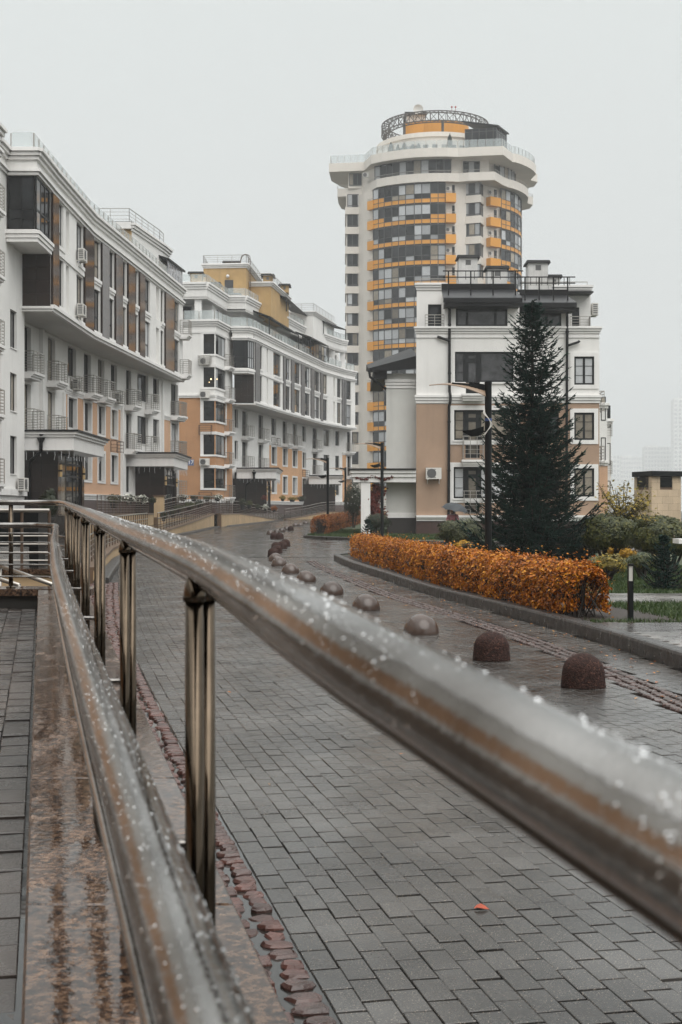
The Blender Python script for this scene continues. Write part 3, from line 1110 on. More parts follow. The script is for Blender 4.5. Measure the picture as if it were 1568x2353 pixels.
for a, c in zip(ys[:-1], ys[1:]):
    mb = MB()
    P = []
    for dz in (-0.06, -0.008, 0):
        i_ = 0.006 if dz == 0 else 0
        for (y, s) in ((a + .0025 + i_, 0), (a + .0025 + i_, 1), (c - .0025 - i_, 1), (c - .0025 - i_, 0)):
            x = (0.43 - .225 * y - i_) if s else (-0.035 - .222 * y + i_)
            P.append((x, y, zg(y) + dz))
    mb.add(P, [(0, 1, 5, 4), (1, 2, 6, 5), (2, 3, 7, 6), (3, 0, 4, 7), (4, 5, 9, 8), (5, 6, 10, 9), (6, 7, 11, 10), (7, 4, 8, 11), (8, 9, 10, 11), (3, 2, 1, 0)])
    mb.build('coping_slab', M_granite, lw)
for a, c in ((-9.0, -5.4), (-5.4, -4.0), (-4.0, -2.2)):
    mb = MB()
    mb.box(a + .003, c - .003, 11.87, 12.34, zg(12) - .058, zg(12) + .002)
    mb.build('coping_slab', M_granite, lw)


def steel_mat():
    m = bpy.data.materials.new('wet_brushed_steel')
    m.use_nodes = True
    n, l = m.node_tree.nodes, m.node_tree.links
    b = n['Principled BSDF']
    b.inputs['Metallic'].default_value = 1.0
    b.inputs['Base Color'].default_value = (0.50, 0.475, 0.445, 1)
    geo = n.new('ShaderNodeNewGeometry')
    nz = n.new('ShaderNodeTexNoise'); nz.inputs['Scale'].default_value = 55; nz.inputs['Detail'].default_value = 5; nz.inputs['Roughness'].default_value = 0.7
    l.new(geo.outputs['Position'], nz.inputs['Vector'])
    ro = n.new('ShaderNodeMapRange'); ro.inputs[1].default_value = .3; ro.inputs[2].default_value = .7; ro.inputs[3].default_value = 0.09; ro.inputs[4].default_value = 0.22
    l.new(nz.outputs[0], ro.inputs[0]); l.new(ro.outputs[0], b.inputs['Roughness'])
    n2 = n.new('ShaderNodeTexNoise'); n2.inputs['Scale'].default_value = 6; n2.inputs['Detail'].default_value = 6
    l.new(geo.outputs['Position'], n2.inputs['Vector'])
    cr = n.new('ShaderNodeValToRGB')
    cr.color_ramp.elements[0].position = .35; cr.color_ramp.elements[0].color = (.13, .117, .105, 1)
    cr.color_ramp.elements[1].position = .65; cr.color_ramp.elements[1].color = (.37, .355, .34, 1)
    l.new(n2.outputs[0], cr.inputs[0]); l.new(cr.outputs[0], b.inputs['Base Color'])
    bp = n.new('ShaderNodeBump'); bp.inputs['Strength'].default_value = .3; bp.inputs['Distance'].default_value = .0008
    n3 = n.new('ShaderNodeTexVoronoi'); n3.inputs['Scale'].default_value = 190; n3.inputs['Randomness'].default_value = 1
    l.new(geo.outputs['Position'], n3.inputs['Vector'])
    mm = n.new('ShaderNodeMapRange'); mm.inputs[1].default_value = .12; mm.inputs[2].default_value = .5; mm.inputs[3].default_value = 1; mm.inputs[4].default_value = 0
    l.new(n3.outputs['Distance'], mm.inputs[0])
    b2 = n.new('ShaderNodeBump'); b2.inputs['Strength'].default_value = .12; b2.inputs['Distance'].default_value = .0012
    l.new(nz.outputs[0], bp.inputs['Height']); l.new(mm.outputs[0], b2.inputs['Height']); l.new(bp.outputs[0], b2.inputs['Normal']); l.new(b2.outputs[0], b.inputs['Normal'])
    return m


M_steel = steel_mat()
M_steel_post = material('reflection_darkened_steel', (0.105, 0.082, 0.06), 0.14, 1.0, var=0.15, vscale=18, rvar=0.08)  # brown base stands in for dark surroundings mirrored in the posts
M_drop = material('rain_drop', (0.6, 0.62, 0.63), 0.03, trans=1.0, var=0.0, spec=0.5)

rl = thing('railing', 'stainless steel railing beaded with rain, running from the near right to the far left', 'railing', (-0.5, 3, zg(3)))


R1Y = [-1.2, -.3, .2, .47, .56, .66, .76, 1.0, 1.6, 2.2, 3.13, 6, 11.5, 13]
R1X = [.56, .33, .186, .119, .095, .0557, .0147, -.0415, -.160, -.29, -.493, -1.129, -2.347, -2.68]
R1Z = [-.15, -.135, -.126, -.117, -.110, -.099, -.086, -.0745, -.064, -.058, -.05, -.0135, .055, .07]


def rail1(y):
    return (float(np.interp(y, R1Y, R1X)), y, EYE + float(np.interp(y, R1Y, R1Z)))


R2Y = [-1, .2, .71, 1.08, 1.3, 1.7, 2.8, 4.5, 8, 10.3, 11.3]
R2X = [.30, .05, -.072, -.159, -.212, -.3066, -.556, -.944, -1.70, -2.18, -2.40]
R2Z = [-.29, -.278, -.270, -.260, -.250, -.240, -.235, -.207, -.18, -.160, -.150]


def rail2(y):
    return (float(np.interp(y, R2Y, R2X)), y, EYE + float(np.interp(y, R2Y, R2Z)))


def smooth_pts(P, sub=4):
    P = [Vector(p) for p in P]
    out = []
    for i in range(len(P) - 1):
        a, b, c, d = P[max(i - 1, 0)], P[i], P[i + 1], P[min(i + 2, len(P) - 1)]
        for k in range(sub):
            t = k / sub
            out.append(0.5 * ((2 * b) + (c - a) * t + (2 * a - 5 * b + 4 * c - d) * t * t + (3 * b - a - 3 * c + d) * t ** 3))
    out.append(P[-1])
    return out


r1 = [rail1(y) for y in (-1.2, -.3, .2, .47, .66, .85, 1.15, 1.6, 2.2, 3.13, 4.6, 6.2, 8, 9.8, 11.2)]
r1 += [(-2.43, 11.72, EYE + .062), (-2.53, 11.95, EYE + .068), (-2.72, 12.06, EYE + .07), (-3.2, 12.08, EYE + .07), (-5, 12.08, EYE + .07), (-8, 12.08, EYE + .07)]
mb = MB(); mb.tube(smooth_pts(r1, 6), .0245, 28)
top_rail = mb.build('top_rail', M_steel, rl, True)
mb = MB(); mb.tube(smooth_pts([(rail1(y)[0], y, rail1(y)[2] - .0275) for y in (-1.2, -.3, .2, .47, .66, .85, 1.15, 1.6, 2.2, 3.13, 4.6, 6.2, 8, 9.8, 11.2)], 6), .0062, 8)
mb.build('mounting_strip', M_steel_post, rl, True)
r2 = [rail2(y) for y in (-1.0, -.4, .2, .71, 1.08, 1.4, 1.9, 2.8, 4.5, 6.2, 8, 10.3)]
r2 += [(-2.40, 11.3, EYE - .150), (-2.46, 11.62, EYE - .138), (-2.62, 11.8, EYE - .13), (-2.95, 11.86, EYE - .13), (-5, 11.86, EYE - .13), (-8, 11.86, EYE - .13)]
mb = MB(); mb.tube(smooth_pts(r2, 6), .0245, 28)
hand = mb.build('handrail', M_steel, rl, True)
post_y = [0.06, 1.66, 3.15, 4.7, 6.25, 7.8, 9.35, 10.9]
for y in post_y:
    for s in (-1, 1):
        yy = y + s * .0115
        x, _, z = rail1(yy)
        x += s * .0085
        mb = MB()
        mb.tube([(x, yy, zg(yy) - .002), (x, yy, z - .045)], .0118, 16)
        mb.tube([(x, yy, z - .048), (x, yy, z - .04), (x - .002, yy, z - .018)], [.0145, .0145, .008], 16)
        mb.build('post', M_steel_post, rl, True)
    mb = MB()
    x, _, z = rail1(y)
    mb.lathe((x, y, zg(y)), [(.045, -.001), (.045, .008), (.034, .016)], 24)
    mb.build('base_plate', M_steel_post, rl)
    a = rail2(y)
    mb = MB()
    mb.tube(smooth_pts([(x - .005, y, a[2] - .17), (x - .05, y, a[2] - .17), (a[0] + .02, y, a[2] - .168), (a[0], y, a[2] - .14), (a[0], y, a[2] - .018)]), .0075, 10)
    mb.build('stub', M_steel, rl, True)
mb = MB()
mb.tube(smooth_pts([(rail2(y)[0] - .013, y, rail2(y)[2] - .068) for y in (-1, 0, 1.1, 2.07, 3.5, 5, 7, 9, 10.8)]), .0062, 10)
mb.build('thin_bar', M_steel, rl, True)
# infill bars of the cross run, returning to the corner post
for z_ in (-.205, -.285, -.378, -.482, -.588):
    mb = MB()
    mb.tube(smooth_pts([(-8, 12.0, EYE + z_), (-4, 12.0, EYE + z_), (-2.72, 11.98, EYE + z_), (-2.56, 11.86, EYE + z_ - .008), (-2.33, 11.4, EYE + z_ - .02)]), .0085, 10)
    mb.build('infill_bar', M_steel, rl, True)
for x in (-2.957, -4.3, -5.8, -7.3):
    mb = MB()
    mb.tube([(x, 12.08, zg(12)), (x, 12.08, EYE + .05)], .02, 16)
    mb.build('post', M_steel_post, rl, True)
    mb = MB()
    mb.lathe((x, 12.08, zg(12)), [(.045, 0.001), (.045, .01), (.03, .02)], 20)
    mb.build('base_plate', M_steel_post, rl)

# rain drops standing on the two rails (real beads of water)
def drops(parent, fn, y0, y1, n, rmin, rmax, seed):
    rg = np.random.default_rng(seed)
    ico_v = []
    for th, m_ in ((0, 1), (38, 5), (68, 6), (92, 6)):
        for k in range(m_):
            a = 2 * math.pi * k / m_ + th
            ico_v.append((math.sin(R(th)) * math.cos(a), math.sin(R(th)) * math.sin(a), math.cos(R(th))))
    V, F = [], []
    NS = 8
    for i in range(n):
        y = y0 + (y1 - y0) * rg.random() ** 1.5
        p = Vector(fn(y)); q = Vector(fn(y + .01))
        t = (q - p).normalized()
        s = t.cross(Vector((0, 0, 1))).normalized(); u = s.cross(t)
        a = rg.uniform(0, 2 * math.pi)
        nrm = s * math.cos(a) + u * math.sin(a)
        if nrm.z < -0.2 and rg.random() < .55:
            nrm.z = -nrm.z
        rad = rmin + (rmax - rmin) * rg.random() ** 3
        e1 = nrm.cross(t).normalized(); e2 = t
        c = p + nrm * .0243
        b = len(V)
        V.append(c + nrm * rad * .62)
        for lev, (rr, hh) in enumerate(((.62, .46), (1.0, .0))):
            for k in range(NS):
                an = 2 * math.pi * k / NS
                V.append(c + (e1 * math.cos(an) + e2 * math.sin(an)) * rad * rr + nrm * rad * hh)
        for k in range(NS):
            k2 = (k + 1) % NS
            F.append((b, b + 1 + k, b + 1 + k2, b + 1 + k2))
            F.append((b + 1 + k, b + 1 + NS + k, b + 1 + NS + k2, b + 1 + k2))
    mb = MB()
    mb.v = [tuple(v) for v in V]
    mb.f = [tuple(dict.fromkeys(f)) for f in F]
    mb.m = [0] * len(mb.f)
    return mb.build('rain_drops', M_drop, parent, True, kind='stuff')


drops(top_rail, rail1, .28, 6, 5200, .0004, .0015, 3)
drops(hand, rail2, .5, 7.0, 4600, .0003, .0013, 4)
# ------------------------------------------------------------------ the two curved apartment houses on the left
F_LOW = [2.75, 5.7, 8.65]          # floor levels of the three lower storeys
Z_OVER, Z_TOP = 11.32, 18.25       # underside of the overhang, top of the main cornice


def tiles(W, parent, u0, u1, n, z0, z1, mat, rows, cols=1, t=0.02):
    for j in range(rows):
        for i in range(cols):
            mb = MB()
            a, b = u0 + (u1 - u0) * i / cols, u0 + (u1 - u0) * (i + 1) / cols
            c, d = z0 + (z1 - z0) * j / rows, z0 + (z1 - z0) * (j + 1) / rows
            W.box(mb, a + .004, b - .004, n - .01, n + t, c + .004, d - .004)
            mb.build('tile', mat, parent)


def glass_rail(parent, pts, z, h=0.75, step=1.05, name='glass_balustrade', mat=None):
    """frameless panels on small posts along a plan polyline"""
    root = None
    pm = MB()
    panels = []
    for a, b in zip(pts[:-1], pts[1:]):
        W = Wall(a, b)
        k = max(1, round(W.len / step))
        for i in range(k):
            u0, u1 = W.len * i / k, W.len * (i + 1) / k
            W.box(pm, u0 - .02, u0 + .02, -.03, .03, z, z + h * .93)
            g = MB()
            W.box(g, u0 + .05, u1 - .05, -.008, .008, z + .06, z + h)
            panels.append(g)
        W.box(pm, W.len - .02, W.len + .02, -.031, .029, z, z + h * .93)
    o = pm.build(name, M_rail, parent)
    for g in panels:
        g.build('glass_panel', mat or M_clear, o)
    return o


def pipe_rail(parent, pts, z, h=0.9, step=1.4, bars=4, mat=None, name='roof_railing', r=.02):
    mb = MB()
    for a, b in zip(pts[:-1], pts[1:]):
        L = math.hypot(b[0] - a[0], b[1] - a[1])
        za, zb = (a[2] if len(a) > 2 else z), (b[2] if len(b) > 2 else z)
        for k in range(bars):
            q = h * (k + 1) / bars
            mb.bar((a[0], a[1], za + q), (b[0], b[1], zb + q), r * (2 if k == bars - 1 else 1.1))
        n = max(1, round(L / step))
        for i in range(n + 1):
            t = i / n
            x, y, zz = a[0] + (b[0] - a[0]) * t, a[1] + (b[1] - a[1]) * t, za + (zb - za) * t
            mb.bar((x, y, zz), (x, y, zz + h), r * 1.6)
    return mb.build(name, mat or M_rail, parent)


def vent_stack(parent, x0, x1, y0, y1, z0, z1, wall, name='chimney', over=.25):
    mb = MB(); mb.box(x0, x1, y0, y1, z0, z1)
    o = mb.build(name, wall, parent)
    c = MB()
    c.hexa([(x0 - over, y0 - over, z1 + .002), (x1 + over, y0 - over, z1 + .002), (x1 + over, y1 + over, z1 + .002), (x0 - over, y1 + over, z1 + .002),
            (x0 - over * .6, y0 - over * .6, z1 + .16), (x1 + over * .6, y0 - over * .6, z1 + .16), (x1 + over * .6, y1 + over * .6, z1 + .16), (x0 - over * .6, y1 + over * .6, z1 + .16)])
    c.build('cap', M_roof, o)
    w = (x1 - x0) * .14
    v = MB(); v.box((x0 + x1) / 2 - w, (x0 + x1) / 2 + w, y0 - .006, y0 + .05, z1 - .42, z1 - .12); v.build('vent', M_acgrill, o)
    v = MB(); v.box(x1 - .05, x1 + .006, (y0 + y1) / 2 - w, (y0 + y1) / 2 + w, z1 - .42, z1 - .12); v.build('vent', M_acgrill, o)
    return o


def low_facade(root, W, cols, peach, mat_peach, z0=2.55):
    """three lower storeys. cols: (px0, px1, {floor: kind}); kinds: w window, d door with balcony, a window + air conditioner, W wide"""
    holes, todo = [], []
    for c in cols:
        a, b = W.u_at(c[0]), W.u_at(c[1])
        for fl, kind in c[2].items():
            zf = F_LOW[fl]
            if 'd' in kind: h = (a, b, zf + .08, zf + 2.45)
            elif 'W' in kind: h = (a, b, zf + .55, zf + 2.45)
            else: h = (a, b, zf + .72, zf + 2.45)
            holes.append(h); todo.append((h, kind, zf))
    zp = 8.3
    u0, u1 = 0.0, W.len

    def face(a, b, c, d, name, mat):
        m = MB(); W.panel(m, a, b, c, d, 0, holes, 0); m.build(name, mat, root)
    if peach:
        pa, pb = max(0, W.u_at(peach[0])), min(W.len, W.u_at(peach[1]))
        face(u0, u1, zp, Z_OVER + .06, 'wall', M_white)
        if pa > 0.01: face(u0, pa, z0, zp, 'wall', M_white)
        if pb < W.len - .01: face(pb, u1, z0, zp, 'wall', M_white)
        face(pa, pb, z0, zp, 'painted_wall', mat_peach)
    else:
        face(u0, u1, z0, Z_OVER + .06, 'wall', M_white)
    tr = MB()
    if peach:
        W.box(tr, pa, pb, -.02, .09, zp + .09, zp + .2)
        W.box(tr, pa, pb, -.02, .14, zp + .2, zp + .3)
        W.box(tr, pa, pb, -.02, .05, zp - .03, zp + .088)
    W.box(tr, 0, W.len, -.02, .10, 2.36, 2.5)
    W.box(tr, 0, W.len, -.02, .17, 2.5, 2.6)
    W.box(tr, 0, W.len, -.02, .06, 2.24, 2.36)
    pl = MB()
    W.box(pl, 0, W.len, -.3, .02, .2, 2.24)
    pl.build('plinth', M_plinth, root)
    for h, kind, zf in todo:
        a, b, c, d = h
        in_p = peach and pa - .1 < (a + b) / 2 < pb + .1 and d < zp
        if in_p: surround(W, tr, a, b, c, d, .17, .05)
        wide = b - a > 1.9
        wo = window(W, root, a, b, c, d, -.2, cols=3 if wide else (2 if 'd' in kind else 1), rows=(1.0,), sill='d' not in kind)
        reveal(W, wo, h, .26)
        if 'd' in kind and 'n' not in kind:
            balcony(W, root, a - .22, b + .22, zf + .02, .72)
        if 'a' in kind:
            ac_unit(W, root, (a + b) / 2 + .1, zf - .02, 0, cage=True)
        if 'g' in kind:
            bar_railing(W, root, a - .1, b + .1, 0, .42, zf - .35, .75, M_rust, 4, 3, 'air_conditioner_cage')
    tr.build('moulding', M_trim, root)


def high_facade(root, W, wins, pilasters, tile_mat, gloss, mo, grooves=(), closed=True, frame=None, front=None):
    """the two overhanging storeys: windows between tiled piers, cornice and frieze above"""
    fl = [(Z_OVER + .45, 14.15), (14.75, 16.95)]
    holes = []
    todo = []
    for (a, b, k) in wins:
        ua, ub = W.u_at(a), W.u_at(b)
        for (c, d) in fl:
            holes.append((ua, ub, c, d)); todo.append((ua, ub, c, d, k))
    for (a, b) in grooves:
        holes.append((W.u_at(a), W.u_at(b), 14.75, 16.95)); holes.append((W.u_at(a), W.u_at(b), Z_OVER + .4, 14.15))
    mb = MB()
    W.panel(mb, 0, W.len, Z_OVER, Z_TOP, 0, holes, .3)
    for (a, b) in grooves:
        for (c, d) in ((14.75, 16.95), (Z_OVER + .4, 14.15)):
            mb.quad(W.pt(W.u_at(a), -.36, c), W.pt(W.u_at(b), -.36, c), W.pt(W.u_at(b), -.36, d), W.pt(W.u_at(a), -.36, d))
    mb.build('wall', M_white, root)
    for ua, ub, c, d, k in todo:
        window(W, root, ua, ub, c, d, -.12, cols=k, rows=(.36, 1.0), fw=.07, sill=False, fmat=frame, weights=(.4, .3, .15, .15))
        s = MB(); W.box(s, ua, ub, -.11, .12, c - .2, c - .02); W.box(s, ua, ub, -.11, .07, c - .34, c - .2)
        s.build('spandrel_moulding', M_trim, root)
    for (a, b) in pilasters:
        ua, ub = W.u_at(a), W.u_at(b)
        p = MB(); W.box(p, ua, ub, -.05, .1, Z_OVER + .12, 16.98)
        o = p.build('pier', tile_mat, root)
        tiles(W, o, ua, ub, .11, Z_OVER + .14, 16.96, gloss, 9)
    moulding(W, mo, 0, W.len, 17.72, Z_TOP, 0, 3, .34, ret=False)
    moulding(W, mo, 0, W.len, 17.02, 17.32, 0, 2, .2, ret=False)
    W.box(mo, 0, W.len, -.05, .22, Z_OVER + .06, Z_OVER + .24)
    W.box(mo, 0, W.len, -.05, .12, Z_OVER - .08, Z_OVER + .06)
    if front:
        W.box(mo, 0, W.len, -.03, .08, 14.25, 14.45)


def slab(name, mat, poly, z0, z1, root):
    mb = MB(); mb.prism(poly, z0, z1)
    return mb.build(name, mat, root)


def ccw(poly):
    a = sum(poly[i][0] * poly[(i + 1) % len(poly)][1] - poly[(i + 1) % len(poly)][0] * poly[i][1] for i in range(len(poly)))
    return poly if a > 0 else poly[::-1]


def lights_fringe(parent, W, u0, u1, n, z):
    """hanging strings of small unlit fairy lights under a canopy edge"""
    mb = MB()
    k = int((u1 - u0) / .32)
    for i in range(k):
        u = u0 + (u1 - u0) * (i + .5) / k
        L = random.choice([.18, .28, .4, .48, .3])
        mb.tube([W.pt(u, n, z), W.pt(u + random.uniform(-.03, .03), n, z - L * .5), W.pt(u + random.uniform(-.03, .03), n, z - L)], .009, 4)
    pts = [W.pt(u0 + (u1 - u0) * i / 20, n + .01, z + .16 + .06 * math.sin(i * 1.7)) for i in range(21)]
    mb.tube(pts, .009, 4)
    return mb.build('fairy_lights', M_signw, parent)


def entrance(root, x0, x1, y0, y1, zt, zb, vx, vy0, vy1, ground=1.45, lamp_on=True):
    """flat canopy on a tiled vestibule with a glazed door side; x1/vx face the street"""
    c = MB()
    c.box(x0, x1, y0, y1, zb, zt - .3)
    c.box(x0 - .05, x1 + .10, y0 - .10, y1 + .1, zt - .298, zt - .17)
    c.box(x0 - .05, x1 + .2, y0 - .2, y1 + .2, zt - .168, zt - .05)
    o = c.build('canopy', M_trim, root)
    r_ = MB(); r_.box(x0, x1 + .28, y0 - .28, y1 + .28, zt - .048, zt + .05)
    r_.build('roof_edge', M_roof, o)
    Wf, Ws = Wall((x0, y0), (x1, y0)), Wall((x1, y0), (x1, y1))
    lights_fringe(o, Wf, .1, Wf.len - .05, -.02, zb)
    lights_fringe(o, Ws, .1, Ws.len - .1, -.02, zb)
    # vestibule
    Wn, Wg = Wall((x0 - 1, vy0), (vx, vy0)), Wall((vx, vy0), (vx, vy1))
    v = MB()
    v.box(x0 - 1, vx, vy0, vy0 + .25, ground, zb + .02)
    Wg.box(v, .25, .8, -.25, 0, ground, zb + .02)
    Wg.box(v, Wg.len - .6, Wg.len, -.25, 0, ground, zb + .02)
    Wg.box(v, .8, Wg.len - .6, -.25, -.22, ground, zb + .02)
    ve = v.build('vestibule', M_tile, root)
    tiles(Wn, ve, 0, Wn.len, .005, ground, zb, M_tile, 5, 4)
    tiles(Wg, ve, .02, .78, .005, ground, zb, M_tile_gloss, 5, 1)
    tiles(Wg, ve, Wg.len - .58, Wg.len - .02, .005, ground, zb, M_tile_gloss, 5, 1)
    window(Wg, root, .82, Wg.len - .62, ground + .02, zb - .05, -.06, cols=(.3, .62, .8), rows=(.66, .85, 1.0), fw=.09, sill=False, name='glazed_door', weights=(.55, .3, .1, .05))
    for u in (.5, Wg.len - .3):
        s = MB(); Wg.box(s, u - .07, u + .07, .03, .12, zb - 1.25, zb - .65)
        so = s.build('wall_light', M_sconce, root)
        b_ = MB(); Wg.box(b_, u - .08, u + .08, .03, .13, zb - 1.0, zb - .9)
        b_.build('band', M_frame, so)
    return o


def hopper(root, W, u, z):
    mb = MB()
    p = W.pt(u, .16, z)
    mb.lathe(p, [(.09, -.5), (.09, -.12), (.2, .12), (.21, .16)], 14)
    mb.lathe(W.pt(u, .1, z + .34), [(.02, -.1), (.09, -.07), (.1, 0), (.08, .07), (.02, .09)], 12)
    q = W.pt(u - .6, .1, z - .75)
    mb.tube([W.pt(u, .16, z - .48), W.pt(u - .1, .13, z - .6), W.pt(u - .75, -.75, z - .95), W.pt(u - .85, -1.1, z - 1.3), W.pt(u - .85, -1.1, z - 3.6)], .075, 8)
    return mb.build('rain_hopper', M_black, root, True)


# ================= nearer house
h1 = thing('apartment_house', 'nearest curved white and peach apartment house along the left edge', 'building', (-16, 70, gz(70)))
LA, LB = Wall((-16.4, 66.5), (-15.6, 80)), Wall((-15.6, 80), (-14.6, 90))
LC, LD = Wall((-14.6, 90), (-13.1, 98.1)), Wall((-13.1, 98.1), (-12.35, 102.6))
low_facade(h1, LA, [(51, 71, {1: 'd', 2: 'd'}), (110, 127, {1: 'd', 2: 'd'}), (156, 175, {0: 'w', 1: 'wg', 2: 'a'})], (149, 300), M_peach)
low_facade(h1, LB, [(193, 209, {0: 'w', 1: 'w', 2: 'd'}), (225, 240, {0: 'w', 1: 'w', 2: 'd'}), (255, 269, {0: 'w', 1: 'wg', 2: 'a'})], (100, 277), M_peach)
low_facade(h1, LC, [(290, 302, {0: 'dn', 1: 'd', 2: 'd'}), (316, 341, {0: 'W', 1: 'W', 2: 'W'}), (352, 366, {0: 'w', 1: 'w', 2: 'w'})], None, M_peach)
low_facade(h1, LD, [(393, 409, {0: 'd', 1: 'd', 2: 'd'})], (376, 420), M_peach)
for f_ in (1, 2):
    balcony(LC, h1, LC.u_at(333), LC.u_at(347), F_LOW[f_] + .05, .7)
pm = MB(); LA.box(pm, LA.u_at(90), LA.u_at(94), 0, .22, 2.6, Z_OVER); LA.box(pm, LA.u_at(143), LA.u_at(147), 0, .12, 2.6, 8.3)
LB.box(pm, LB.u_at(278), LB.u_at(281), 0, .12, 2.6, 8.6); LD.box(pm, .02, .3, 0, .16, 2.6, Z_OVER)
pm.build('pilaster', M_trim, h1)
# projecting part at the picture's left edge and the white recess beside it
W0 = Wall((-15.4, 58.9), (-15.4, 65.6)); N1 = Wall((-14.9, -24), (-14.9, 58.9))
mb = MB(); pmb = MB(); tr = MB()
hs = [(W0.u_at(23.5), W0.u_at(38.5), z + .72, z + 2.5) for z in (2.6, 5.55, 8.5)]
W0.panel(mb, 0, W0.len, 2.5, Z_TOP - .2, 0, hs, .34)
for h in hs:
    window(W0, h1, *h, -.12, cols=2)
ac_unit(W0, h1, W0.u_at(40), 2.55, 0, cage=False)
N1.panel(pmb, 0, N1.len - .5, 2.5, 8.4, 0)
N1.panel(mb, N1.len - .5, N1.len, 2.5, Z_TOP, 0)
N1.panel(mb, 0, N1.len - .5, 8.4, Z_TOP, 0)
mb.quad((-14.9, 58.9, 2.5), (-15.4, 58.9, 2.5), (-15.4, 58.9, Z_TOP), (-14.9, 58.9, Z_TOP))
N1.box(tr, N1.len - .42, N1.len + .05, 0, .12, 2.6, 8.4); N1.box(tr, 0, N1.len, -.05, .16, 8.4, 8.7)
for q in (N1, W0):
    moulding(q, tr, 0, q.len, 17.72, Z_TOP, 0, 3, .34, ret=False); moulding(q, tr, 0, q.len, 17.02, 17.32, 0, 2, .2, ret=False)
    q.box(tr, 0, q.len, -.02, .14, 2.3, 2.6); q.box(tr, 0, q.len, -.3, .0, .3, 2.3)
mb.build('wall', M_white, h1); pmb.build('painted_wall', M_peach, h1); tr.build('moulding', M_trim, h1)
# the wing that closes the yard behind the viewer, mirrored in the wet steel
RW = Wall((14, -24), (-14.9, -24))
hs_all = []
for k in range(9):
    for z in (2.6, 5.55, 8.5, 11.5, 14.5): hs_all.append((1.2 + 3.1 * k, 3.0 + 3.1 * k, z + .5, z + 2.4))
m_ = MB(); RW.panel(m_, 0, RW.len, 11.3, Z_TOP, 0, hs_all, .2); m_.build('wall', M_tan, h1)
m_ = MB(); RW.panel(m_, 0, RW.len, 0, 11.3, 0, hs_all, .2); m_.build('painted_wall', M_tile, h1)
for h in hs_all: window(RW, h1, *h, -.15, cols=2, sill=False)
m_ = MB(); m_.quad((14, -38, 0), (14, -24, 0), (14, -24, Z_TOP), (14, -38, Z_TOP)); m_.build('wall', M_peach, h1)
for z in (2.75, 5.7, 8.65, 11.6, 14.4):
    balcony(N1, h1, N1.len - 3.2, N1.len - .9, z, .5)
# the overhanging storeys
mo = MB()
U1, U2 = Wall((-14.05, 65.2), (-13.97, 75.6)), Wall((-13.97, 75.6), (-13.32, 83.75))
U3, U4 = Wall((-13.32, 83.75), (-12.45, 94.85)), Wall((-12.45, 94.85), (-11.9, 101.5))
high_facade(h1, U1, [(131.5, 146, 2), (176, 191, 2)], [(116.5, 130.5), (191.3, 211.5)], M_tile, M_tile_gloss, mo, [(152, 159)], front=True)
high_facade(h1, U2, [(213, 230.5, 2), (247.5, 262, 2), (278.5, 290.5, 2)], [(231, 247), (262.5, 278)], M_tile, M_tile_gloss, mo)
high_facade(h1, U3, [(307.5, 317.5, 2), (331, 345, 2), (369.5, 376, 1)], [(291.5, 307), (318, 329.5)], M_tile, M_tile_gloss, mo, [(359, 366)])
high_facade(h1, U4, [(398, 412, 3)], [(377.5, 397)], M_tile, M_tile_gloss, mo)
ac_unit(U1, h1, U1.u_at(178), 14.85, 0); ac_unit(U1, h1, U1.u_at(176), 11.9, 0)
# glazed corner bay and tiled block at the near end
Bf, Bs = Wall((-15.35, 62.0), (-14.0, 62.0)), Wall((-14.0, 62.0), (-14.03, 65.15))
window(Bf, h1, .03, Bf.len - .12, 14.55, 17.0, 0, cols=(.5,), rows=(.2, .38, 1.0), fw=.08, sill=False, name='bay_window', gmat=M_glass2)
window(Bs, h1, .02, Bs.len - .25, 14.55, 17.0, 0, cols=3, rows=(.38, 1.0), fw=.09, sill=False, name='bay_window', weights=(.4, .4, .1, .1))
mb = MB()
Bs.box(mb, -.0, Bs.len, -1.4, .0, 17.0, Z_TOP)
Bs.box(mb, -.0, Bs.len, -1.4, .0, 14.0, 14.53)
mb.build('wall', M_white, h1)
for q in (Bf, Bs):
    moulding(q, mo, 0, q.len, 17.72, Z_TOP, 0.003, 3, .34); moulding(q, mo, 0, q.len, 17.02, 17.32, 0.003, 2, .2)
    moulding(q, mo, 0, q.len, 13.95, 14.5, 0.003, 3, .16)
Tf = Wall((-16.3, 65.18), (-14.05, 65.18))
mb = MB(); Tf.box(mb, 0, Tf.len, -.4, -.01, Z_OVER + .1, 14.0)
tb = mb.build('tiled_block', M_tile, h1)
tiles(Tf, tb, 0.2, Tf.len, .0, Z_OVER + .12, 13.95, M_tile, 4, 3)
moulding(Tf, mo, 0, Tf.len, Z_OVER - .1, Z_OVER + .14, .002, 2, .2)
mb = MB(); mb.quad((-15.95, 65.25, 14), (-14.05, 65.25, 14), (-14.05, 65.25, Z_TOP), (-15.95, 65.25, Z_TOP)); mb.build('wall', M_white, h1)
mo.build('moulding', M_trim, h1)
up = [tuple(U1.p0), tuple(U2.p0), tuple(U3.p0), tuple(U4.p0), tuple(U4.p1)]
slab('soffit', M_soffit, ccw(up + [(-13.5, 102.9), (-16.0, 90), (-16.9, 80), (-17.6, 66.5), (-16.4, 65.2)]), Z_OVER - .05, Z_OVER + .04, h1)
slab('roof', M_roof, ccw([(-15.3, 62.05)] + [(-14.1, 62.1)] + [(p[0] - .05, p[1]) for p in up] + [(-30, 104), (-30, -38), (14, -38), (14, -24.1), (-15, -24.1), (-15, 58.8), (-15.5, 59)]), Z_TOP - .12, Z_TOP - .02, h1)
mb = MB(); mb.quad((-11.92, 101.5, Z_OVER), (-24, 103, Z_OVER), (-24, 103, Z_TOP), (-11.92, 101.5, Z_TOP)); mb.quad((-12.35, 102.6, .4), (-24, 103, .4), (-24, 103, Z_OVER), (-12.35, 102.6, Z_OVER)); mb.build('wall', M_white, h1)
